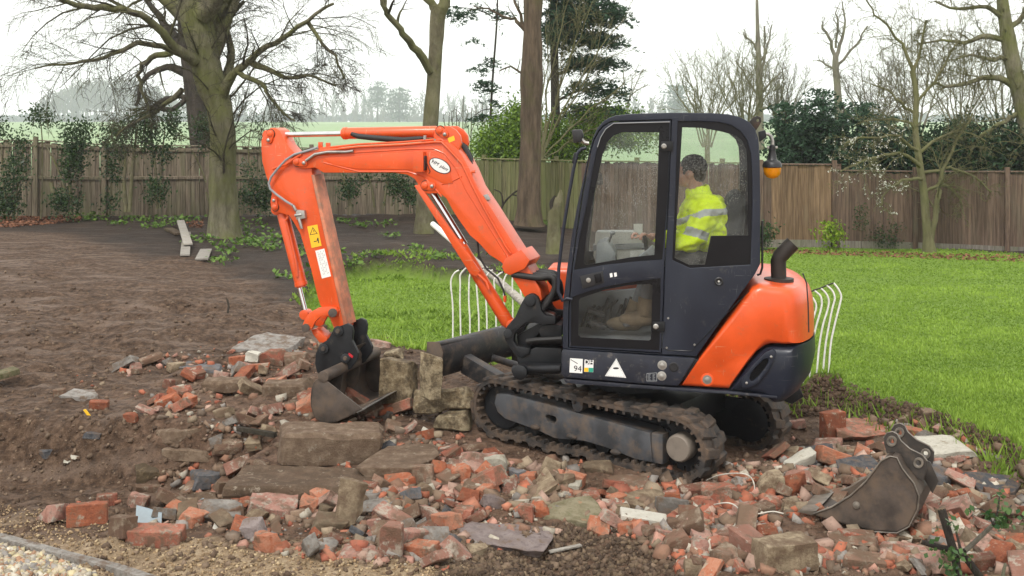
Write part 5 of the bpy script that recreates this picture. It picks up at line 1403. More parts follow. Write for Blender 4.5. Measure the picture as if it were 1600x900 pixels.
for i, (cx_, cy_, w, h, lab, seed) in enumerate([(1105, 190, 60, 110, 'pale green bare thicket tree rising directly over the cab roof', 73), (1165, 190, 55, 120, 'misty bare bushy tree around the tall thin tree over the cab', 74), (1222, 180, 40, 80, 'low grey bare tree between the cab roof and the evergreen screen', 75)]):
    rnd = random.Random(seed)
    limbs = []
    for k in range(10):
        e = cx_ + w * (k - 4.5) / 4.5 + rnd.uniform(-6, 6); tp_ = cy_ - h * rnd.uniform(.75, 1.15) * (1 - .25 * abs(k - 4.5) / 4.5)
        limbs.append([(cx_ + (k - 4.5) * 1.5, cy_ + 40, 2.6), (cx_ + (e - cx_) * .35, cy_ - 5, 2.2), (cx_ + (e - cx_) * .7, (cy_ + tp_) / 2, 1.5), (e, tp_, .8)])
    tree('bare_tree', lab, 52 + i, [(cx_, cy_ + 70, 10), (cx_, cy_ + 45, 8), (cx_, cy_ + 20, 5)], limbs, (M_twig_green, M_twig_green, M_twig_green if i < 2 else M_twig_pale), seed, sp=dict(per=11, levels=2, lenf=.46, ang=(12, 45), up=.05, minr=.007, wob=.12, rf=.5))
for i, (cx_, cy_, w, h, lab, seed) in enumerate([(1370, 190, 60, 110, 'soft brown bare tree filling the gap above the lower evergreens', 76), (1500, 180, 70, 150, 'dense bare tree tangle behind the blossoming tree', 77), (1570, 190, 60, 170, 'bare twiggy tree rising behind the evergreen hedge at far right', 79), (1430, 190, 50, 170, 'slim bare twiggy tree directly behind the blossoming tree', 80)]):
    rnd = random.Random(seed); limbs = []
    for k in range(11):
        e = cx_ + w * (k - 5) / 5 + rnd.uniform(-6, 6); tp_ = cy_ - h * rnd.uniform(.7, 1.1) * (1 - .3 * abs(k - 5) / 5)
        limbs.append([(cx_ + (k - 5) * 1.5, cy_ + 30, 2.6), (cx_ + (e - cx_) * .4, cy_ - 10, 2.2), (cx_ + (e - cx_) * .75, (cy_ + tp_) / 2, 1.5), (e, tp_, .8)])
    tree('bare_tree', lab, 38 + 2 * i, [(cx_, cy_ + 80, 10), (cx_, cy_ + 45, 8), (cx_, cy_ + 15, 5)], limbs, (M_twig_pale, M_twig_pale, M_twig_pale if i == 0 else M_twig_green), seed, sp=dict(per=10, levels=2, lenf=.48, ang=(20, 60), up=.03, minr=.0058, wob=.16, rf=.5))
# big mossy tree at the right edge
tree('bare_tree', 'mossy crooked bare tree leaning into the picture at the far right edge', 27,
     [(1622, 300, 34), (1610, 220, 30), (1598, 160, 27), (1584, 110, 24), (1576, 60, 22), (1568, 15, 18), (1562, -40, 14)],
     [[(1590, 140, 14), (1560, 120, 10), (1525, 125, 7), (1490, 135, 5), (1455, 128, 3)], [(1578, 66, 12), (1545, 58, 9), (1505, 65, 6), (1470, 62, 4), (1430, 70, 2)], [(1600, 175, 10), (1570, 190, 7), (1535, 210, 5), (1510, 240, 3)], [(1572, 30, 10), (1540, 10, 7), (1500, 15, 5), (1460, 0, 3)],
      [(1580, 90, 9), (1550, 92, 6), (1520, 85, 4), (1490, 95, 2)], [(1606, 200, 9), (1590, 240, 6), (1560, 270, 4), (1545, 300, 2)], [(1575, 50, 10), (1600, 20, 8), (1620, -20, 6)], [(1592, 140, 10), (1615, 110, 8), (1640, 90, 5)]],
     (M_bark_a, M_bark_a, M_twig_green), 16, sp=dict(per=14, levels=2, lenf=.42, ang=(30, 80), droop=.06, minr=.0048, wob=.28, rf=.32, trunk_twigs=16), flare=.1)
# blossoming plum
tP, outP = tree('plum_tree', 'bare multi-stemmed plum tree with white blossom on its low left branches', 24,
     [(1452, 398, 20), (1450, 370, 15), (1446, 330, 13), (1442, 290, 12), (1436, 250, 11), (1430, 200, 10), (1432, 150, 9), (1425, 110, 8)],
     [[(1427, 115, 7), (1415, 80, 5), (1395, 50, 4), (1365, 20, 3), (1355, 0, 2)], [(1427, 112, 6), (1440, 70, 4), (1445, 30, 3)], [(1452, 390, 11), (1460, 340, 9), (1466, 300, 8), (1472, 270, 6), (1495, 220, 4), (1520, 180, 3)],
      [(1438, 260, 7, -.3), (1405, 240, 5, -.6), (1370, 245, 4, -.9), (1335, 258, 3, -1.2), (1312, 270, 2, -1.3)], [(1434, 235, 6, -.2), (1400, 215, 4, -.5), (1360, 215, 3, -.8), (1320, 222, 2, -1)], [(1440, 280, 6, -.4), (1412, 282, 4, -.7), (1385, 300, 3, -1), (1375, 322, 2, -1.1)],
      [(1432, 180, 6), (1408, 160, 4), (1385, 140, 3), (1360, 130, 2)], [(1430, 160, 5), (1460, 130, 4), (1480, 95, 3), (1500, 60, 2)], [(1436, 240, 6), (1470, 215, 4), (1505, 205, 3), (1540, 220, 2)], [(1440, 270, 6), (1480, 262, 4), (1520, 275, 3), (1550, 300, 2)], [(1444, 300, 5), (1475, 290, 4), (1500, 310, 3), (1508, 335, 1.5)], [(1433, 200, 5), (1415, 190, 4), (1385, 185, 3), (1350, 190, 2)]],
     (M_twig_green, M_twig_green, M_twig_green), 17, sp=dict(per=16, levels=2, lenf=.42, ang=(25, 70), droop=.05, minr=.0038, wob=.2, rf=.33), flare=.2)
bl_c = []
rng = np.random.default_rng(18)
for lv in (1, 2):
    for Q, rr in outP[lv]:
        p = Q[-1]; px = CX + p[0] / p[1] * F_PX; py = HY + (CAM_H - p[2]) / p[1] * F_PX
        if px < 1425 and 195 < py < 335 and rng.random() < .13:
            for k in range(4): bl_c.append(Q[rng.integers(0, len(Q))] + rng.normal(size=3) * .012)
leaf_obj('blossom', np.array(bl_c), .024, M_blossom, tP, rng, aspect=.9)
# bright little shrub and ivy at the right fence's foot
shrub('small_shrub', 'small bright yellow-green shrub at the foot of the brown fence', 'shrub', 24.6, [(1299, 366, 12, 14), (1296, 358, 7, 8), (1304, 362, 7, 9)], 420, .085, M_leaf_yel, [[(1299, 386, 1.5), (1299, 370, 1.2), (1296, 355, .8)], [(1299, 384, 1.2), (1305, 368, .8)]], M_bark_d, 81, depth=.18, base=(1299, 386))
shrub('small_shrub', 'dark green shrub beside the cab at the foot of the right fence', 'shrub', 24.6, [(1196, 365, 9, 16), (1192, 372, 8, 12)], 420, .08, M_leaf_ivy, [[(1195, 386, 1.5), (1195, 365, 1)]], M_bark_d, 82, depth=.2, base=(1195, 386))
for i, (x0, y0, lab) in enumerate([(1346, 336, 'ivy climbing up the brown fence left of the plum stem'), (1372, 362, 'low ivy patch at the foot of the brown fence left of the plum stem'), (1398, 366, 'ivy patch at the fence foot nearest the plum stem')]):
    shrub('ivy_plant', lab, 'ivy', 24.78, [(x0, y0 - 6, 7, 14 if i == 0 else 7), (x0 - 4, y0 + 10, 9, 10), (x0 + 6, y0 + 12, 8, 8)], 200, .055, M_leaf_ivy, [[(x0, 388, .8), (x0 + 2, y0, .6), (x0 - 2, y0 - 16, .4)]], M_bark_d, 83 + i, depth=.06, base=(x0, 388))
# ---- saplings along the left fence
saps = [  # label, D, stems, leaf boxes, n
    ('dense dark holly sapling at the left picture edge before the fence', 26.6, [[(20, 345, 4), (26, 300, 4), (34, 250, 3), (38, 215, 2)], [(14, 345, 3), (6, 290, 3), (2, 230, 2)]], [(8, 300, 20, 30), (25, 265, 16, 26), (4, 200, 8, 18), (30, 225, 12, 18), (12, 325, 18, 14)], 1500),
    ('thin upright sapling with a leafy tip above the left fence', 26.8, [[(64, 342, 3), (66, 280, 2.5), (66, 220, 2), (62, 175, 1.2)]], [(62, 178, 14, 10), (50, 182, 6, 8), (74, 186, 7, 6)], 260),
    ('leafy holly sapling with a bushy foot left of the first fence post', 26.4, [[(110, 338, 5), (100, 290, 4), (84, 250, 3), (70, 225, 2)], [(112, 338, 6), (110, 300, 5), (106, 250, 3)], [(86, 315, 8), (80, 285, 7)]], [(102, 316, 22, 18), (110, 265, 12, 22), (118, 235, 15, 24), (128, 210, 14, 20), (104, 205, 8, 16)], 1900),
    ('sapling with two thick pale stems right of the first fence post', 26.5, [[(197, 331, 8), (194, 285, 6), (196, 250, 5), (190, 215, 3)], [(203, 331, 8), (205, 290, 6), (208, 250, 5), (214, 205, 3)]], [(192, 205, 14, 12), (210, 192, 12, 14), (196, 232, 10, 12)], 480),
    ('tall dark leafy holly sapling between the pale stems and the mossy trunk', 26.4, [[(246, 326, 5), (244, 270, 4), (236, 220, 3), (228, 185, 2)], [(250, 326, 4), (252, 260, 3), (258, 200, 2)]], [(246, 300, 14, 24), (232, 212, 12, 30), (222, 190, 8, 16), (256, 240, 10, 16), (268, 200, 12, 22), (276, 182, 8, 10)], 1500),
    ('slanting sapling against the fence just left of the mossy trunk', 26.8, [[(322, 285, 4), (312, 258, 3), (300, 235, 2.5)], [(330, 330, 4), (322, 300, 3)]], [(318, 200, 12, 18), (322, 222, 8, 10), (310, 240, 6, 6)], 420),
    ('thin ivy-leaved sapling between mossy trunk and orange arm', 26.6, [[(398, 330, 4), (394, 280, 3), (388, 235, 2), (394, 190, 1.2)]], [(384, 310, 10, 14), (398, 286, 8, 12), (402, 190, 7, 10), (386, 265, 7, 8), (408, 318, 10, 10)], 620),
    ('sapling cluster behind the orange arm and ram', 26.8, [[(430, 328, 4), (438, 290, 3), (446, 240, 2)], [(415, 328, 3), (410, 280, 2.5), (404, 205, 1.5)]], [(418, 305, 12, 12), (440, 270, 8, 10), (404, 312, 10, 8)], 420),
    ('slender ivy-covered sapling between the first fence post and the pale stems', 26.9, [[(170, 336, 4), (174, 290, 3), (168, 240, 2.5), (172, 200, 1.5)]], [(170, 225, 9, 18), (176, 265, 8, 16), (166, 198, 7, 10), (172, 318, 10, 12)], 620),
    ('pair of bare slanting stems seen under the boom left half', 26.8, [[(548, 322, 5), (540, 290, 4), (528, 258, 3)], [(585, 324, 4), (580, 290, 4), (568, 262, 3)], [(600, 322, 4), (604, 285, 4), (602, 256, 2.5)]], [(545, 296, 10, 12), (570, 275, 6, 6)], 320),
    ('leafy sapling with slanting stems seen under the boom right half', 26.8, [[(636, 322, 5), (628, 290, 4), (618, 262, 3)], [(612, 322, 4), (618, 290, 3)]], [(624, 290, 14, 14), (640, 308, 10, 10), (610, 268, 8, 8)], 620),
]
for i, (lab, D, stems, boxes, n) in enumerate(saps):
    shrub('sapling', lab, 'sapling', D, boxes, int(n * 1.7), .078, M_leaf_ivy, stems, M_bark_b, 100 + i, group='saplings along the left fence', depth=.30, base=(stems[0][0][0], stems[0][0][1]))
# ---- the field's far edge: woods and single trees
def far_wood(name, label, D, tops, seed, mat, n_per, kind='stuff', cat=None, w=14, minr=.18):
    rng = np.random.default_rng(seed); ls = []
    for (px, top, base) in tops:
        for k in range(n_per):
            x = px + rng.normal() * w; t = top + abs(rng.normal()) * 7; DD = D + rng.uniform(-12, 12)
            P = np.array([np.array(at(x, base + 6, DD)), np.array(at(x + rng.normal(), base - (base - t) * .45, DD)), np.array(at(x + rng.normal() * 2, t, DD))])
            r = np.array([1.1, .8, .3]) * D / F_PX
            ls.append((P, r)); out = {}
            sprout(P, r, rng, 0, 1, out, 9, .36, ang=(20, 55), up=.1, start=.35, minr=minr)
            for v in out.values(): ls += v
    V_, F_ = tubes_np(ls, 3)
    o = np_mesh(name, V_, F_, mat)
    return tag(o, label, cat, kind=kind)
far_wood('distant_wood', 'hazy domed clump of bare trees far off in the field at left', 900, [(x, 128 + ((x - 170) / 125.0) ** 2 * 42 + 3 * math.sin(x * .5), 192) for x in range(56, 296, 5)], 91, M_twig_dark, 3, cat='wood', w=4, minr=.58)
far_wood('distant_wood', 'hazy line of bare trees along the far field edge behind the boom', 1000, [(x, 158 + 10 * math.sin(x * .13) + 6 * math.sin(x * .31), 196) for x in range(380, 780, 7)] , 92, M_twig_dark, 2, cat='wood', w=4, minr=.36)
far_wood('distant_wood', 'faint low line of trees along the horizon at the left picture edge', 1250, [(x, 178 + 4 * math.sin(x * .2), 194) for x in range(-40, 480, 9)], 93, M_twig_dark, 1, cat='wood', w=5, minr=.36)
far_wood('distant_wood', 'faint bare trees on the horizon right of the cab roof', 850, [(x, 158 + 8 * math.sin(x * .17), 200) for x in range(960, 1100, 7)], 94, M_twig_dark, 2, cat='wood', w=4, minr=.36)
far_hedge = px_cloud(np.random.default_rng(95), 9000, [(x, 186 + 2 * math.sin(x * .1), 16, 7) for x in range(-60, 1700, 22)], 1080, 6)
hp_ = thing('field_hedge', 'dark hazy hedge line along the far edge of the field', 'hedge', (0, 1080, 2))
leaf_obj('foliage', far_hedge, 4.2, M_leaf_dark, hp_, np.random.default_rng(96), aspect=.9)
for lab, D, px, top, base, ws, seed in [('hazy slim distant pine rising left of the slim trunk', 820, 590, 126, 194, (.3, .9, .7, .9, .5, 0, 0), 97), ('hazy broad distant pine beside the slim trunk', 780, 624, 136, 194, (.6, 1.2, 1.5, 1.5, 1.2, .9, .3), 98), ('hazy flat-topped distant cedar just left of the cab roof', 700, 1058, 132, 192, (1.2, .8, .5, .8, 1, .6, .2), 99)]:
    H_ = base - top; bxs = [(px + (-1) ** k * 2 * w_, top + H_ * (k + .4) / 8, 12 * w_ + .5, H_ / 22) for k, w_ in enumerate(ws) if w_ > 0]
    spray_tree(lab, D, bxs, 1700, seed, [(px, base + 5, 3), (px, (top + base) / 2, 2.4), (px, top, 1)], [], size=2.1, depth=5.0, group='distant conifers', per=6)
M_leaf_far = None
tree('bare_tree', 'small pale bare sapling standing alone between conifer and cab roof', 70, [(978, 230, 3), (980, 180, 2.6), (984, 150, 2.2)], [[(982, 160, 2), (994, 135, 1.6), (1004, 110, 1)], [(981, 165, 2), (976, 135, 1.6), (975, 100, 1)], [(984, 150, 2), (1000, 140, 1.3), (1012, 132, 1)], [(984, 150, 1.6), (990, 120, 1.2), (998, 100, .8)]],
     (M_twig_pale, M_twig_pale, M_twig_pale), 78, sp=dict(per=8, levels=1, lenf=.4, minr=.010))
for i, (px, top) in enumerate([(712, 165), (722, 150), (700, 175), (735, 168), (752, 160)]):
    tree('young_tree', ['thin bare pole tree right of the slim trunk', 'tallest thin bare pole tree right of the slim trunk', 'short thin bare pole tree nearest the slim trunk', 'thin bare pole tree near the hanging conifer tufts', 'thin bare pole tree left of the laurel bush'][i], 40 + i, [(px, 255, 2), (px + 1, 210, 1.7), (px + 2, top, 1)], [[(px, 215, 1.3), (px - 5, 195, 1), (px - 8, 175, .7)], [(px + 1, 205, 1.3), (px + 7, 188, 1), (px + 10, 165, .7)]],
         (M_twig_dark, M_twig_dark, M_twig_dark), 120 + i, group='pole trees right of the slim trunk', sp=dict(per=4, levels=1, lenf=.4, minr=.008))
# ---- haze
def haze_box(density=.00062):
    m = bpy.data.materials.new('haze air'); m.use_nodes = True; nt = m.node_tree; nt.nodes.clear()
    o = nt.nodes.new('ShaderNodeOutputMaterial'); v = nt.nodes.new('ShaderNodeVolumePrincipled')
    v.inputs['Color'].default_value = (.90, .945, 1.0, 1); v.inputs['Density'].default_value = density; v.inputs['Anisotropy'].default_value = .1
    nt.links.new(v.outputs[0], o.inputs['Volume'])
    b = MB().box((0, 730, 48), (1900, 1640, 102)).build('haze', m, smooth=0)
    tag(b, kind='stuff'); b.display_type = 'WIRE'
haze_box()
# ================================================================== RUBBLE
def stone_mat(name, stops, mortar=0.0, mortarcol=(.42, .36, .28), dirt=.35, dirtcol=(.13, .085, .055), scale=22, rough=.88, hue=.25, bmp=.9):
    m, nt, bs, N, L = new_mat(name)
    v = tex_coord(nt); oi = N.new('ShaderNodeObjectInfo')
    cb = N.new('ShaderNodeCombineXYZ')
    for k, f in enumerate((31.0, 17.0, 53.0)): L.new(math_n(nt, 'MULTIPLY', oi.outputs['Random'], f), cb.inputs[k])
    va = N.new('ShaderNodeVectorMath'); va.operation = 'ADD'; L.new(v, va.inputs[0]); L.new(cb.outputs[0], va.inputs[1]); vv = va.outputs[0]
    n1 = noise_tex(nt, scale, 9, vv, .68)
    fac = math_n(nt, 'ADD', math_n(nt, 'MULTIPLY', n1.outputs['Fac'], 1 - hue), math_n(nt, 'MULTIPLY', oi.outputs['Random'], hue))
    c = ramp(nt, fac, stops)
    if mortar:
        n2 = noise_tex(nt, 15, 8, vv, .7)
        f = ramp(nt, n2.outputs['Fac'], [(.64 - mortar * .4, (0, 0, 0)), (.69 - mortar * .38, (1, 1, 1))])
        c = mixc(nt, f, c, mortarcol)
    n3 = noise_tex(nt, 11, 9, vv, .74)
    f = ramp(nt, n3.outputs['Fac'], [(.72 - dirt * .5, (0, 0, 0)), (.82 - dirt * .45, (1, 1, 1))])
    c = mixc(nt, math_n(nt, 'MULTIPLY', f, .85), c, dirtcol)
    L.new(c, bs.inputs['Base Color']); bs.inputs['Roughness'].default_value = rough; bs.inputs['Specular IOR Level'].default_value = .25
    n4 = noise_tex(nt, 85, 8, vv, .75)
    bump(nt, bs, math_n(nt, 'ADD', n4.outputs['Fac'], n1.outputs['Fac']), bmp, .016)
    return m
M_br_red = stone_mat('red brick', [(.36, (.16, .060, .040)), (.5, (.32, .105, .066)), (.64, (.41, .185, .125))], .26, (.33, .26, .20), .55)
M_br_or = stone_mat('orange brick', [(.36, (.21, .070, .038)), (.5, (.37, .118, .058)), (.64, (.43, .20, .125))], .16, (.36, .28, .21), .42)
M_br_pink = stone_mat('dusty pink brick', [(.36, (.25, .125, .09)), (.5, (.38, .205, .16)), (.64, (.44, .29, .235))], .30, (.38, .32, .26), .50)
M_br_brn = stone_mat('dirty brown brick', [(.36, (.115, .065, .045)), (.5, (.215, .120, .082)), (.64, (.29, .19, .135))], .32, (.29, .235, .175), .62)
M_st_tan = stone_mat('tan limestone', [(.36, (.12, .090, .058)), (.5, (.235, .18, .118)), (.64, (.34, .275, .185))], 0, dirt=.55, scale=14)
M_st_grey = stone_mat('grey concrete', [(.36, (.13, .118, .105)), (.5, (.22, .205, .185)), (.64, (.31, .29, .265))], 0, dirt=.48, scale=18)
M_st_slate = stone_mat('blue grey slate', [(.36, (.055, .057, .062)), (.5, (.115, .116, .122)), (.64, (.195, .195, .20))], 0, dirt=.48)
M_st_dirt = stone_mat('soil covered stone', [(.36, (.10, .068, .044)), (.5, (.175, .122, .083)), (.64, (.27, .20, .14))], .14, (.30, .25, .19), .5, scale=12, bmp=1.2)
M_st_moss = stone_mat('mossy paving', [(.36, (.085, .080, .038)), (.5, (.165, .145, .085)), (.64, (.25, .22, .145))], .08, (.32, .20, .12), .35, (.085, .10, .035), scale=14)
M_st_white = stone_mat('whitewashed brick', [(.36, (.33, .31, .25)), (.5, (.48, .455, .385)), (.64, (.56, .54, .47))], 0, dirt=.35, dirtcol=(.22, .18, .115))
M_st_yel = stone_mat('wet yellow stone', [(.36, (.075, .054, .030)), (.5, (.19, .140, .080)), (.64, (.34, .28, .18))], 0, dirt=.55, dirtcol=(.070, .050, .030), scale=20, rough=.7)
M_st_pur = stone_mat('purple grey stone', [(.36, (.12, .095, .09)), (.5, (.215, .175, .165)), (.64, (.30, .26, .25))], 0, dirt=.45)
KINDMAT = dict(red=M_br_red, orange=M_br_or, pink=M_br_pink, brown=M_br_brn, tan=M_st_tan, grey=M_st_grey, slate=M_st_slate, dirt=M_st_dirt, moss=M_st_moss, white=M_st_white, yellow=M_st_yel, purple=M_st_pur)
def chunk_mesh(name, L_, W, H, seed, cuts=2, rough=.05, sub=2, mat=None, bev=.004, taper=.12):
    rnd = random.Random(seed); bm = bmesh.new()
    bmesh.ops.create_cube(bm, size=1.0)
    for v in bm.verts:
        v.co = Vector((v.co.x * L_, v.co.y * W, v.co.z * H))
        v.co += Vector((rnd.uniform(-taper, taper) * L_ * .5, rnd.uniform(-taper, taper) * W * .5, rnd.uniform(-taper, taper) * H * .5))
    for k in range(cuts):
        n = Vector((rnd.uniform(-1, 1), rnd.uniform(-1, 1), rnd.uniform(-.5, .9))).normalized()
        ext = max(v.co.dot(n) for v in bm.verts)
        p = n * ext * rnd.uniform(.55, .85)
        g = bm.verts[:] + bm.edges[:] + bm.faces[:]
        r = bmesh.ops.bisect_plane(bm, geom=g, plane_co=p, plane_no=n, clear_outer=True)
        ed = [e for e in r['geom_cut'] if isinstance(e, bmesh.types.BMEdge)]
        if len(ed) > 2: bmesh.ops.contextual_create(bm, geom=ed)
    if bev: bmesh.ops.bevel(bm, geom=bm.edges[:], offset=min(bev, H * .18), segments=1, affect='EDGES', clamp_overlap=True)
    bmesh.ops.triangulate(bm, faces=[f for f in bm.faces if len(f.verts) > 4])
    for _ in range(sub):
        lim = max(L_, W, H) * (.30 if _ == 0 else .16)
        es = [e for e in bm.edges if e.calc_length() > lim]
        if es: bmesh.ops.subdivide_edges(bm, edges=es, cuts=1)
        bmesh.ops.triangulate(bm, faces=[f for f in bm.faces if len(f.verts) > 4])
    s = (L_ * W * H) ** (1 / 3); o = Vector((seed * 3.1, seed * 1.7, 0)) * .37
    for v in bm.verts:
        d = mnoise.noise_vector(v.co / s * 1.6 + o) * .65 + mnoise.noise_vector(v.co / s * 4.5 + o) * .45
        v.co += d * s * rough
    bmesh.ops.recalc_face_normals(bm, faces=bm.faces)
    me = bpy.data.meshes.new(name); bm.to_mesh(me); bm.free()
    me.shade_smooth(); me.set_sharp_from_angle(angle=R(28))
    if mat: me.materials.append(mat)
    return me
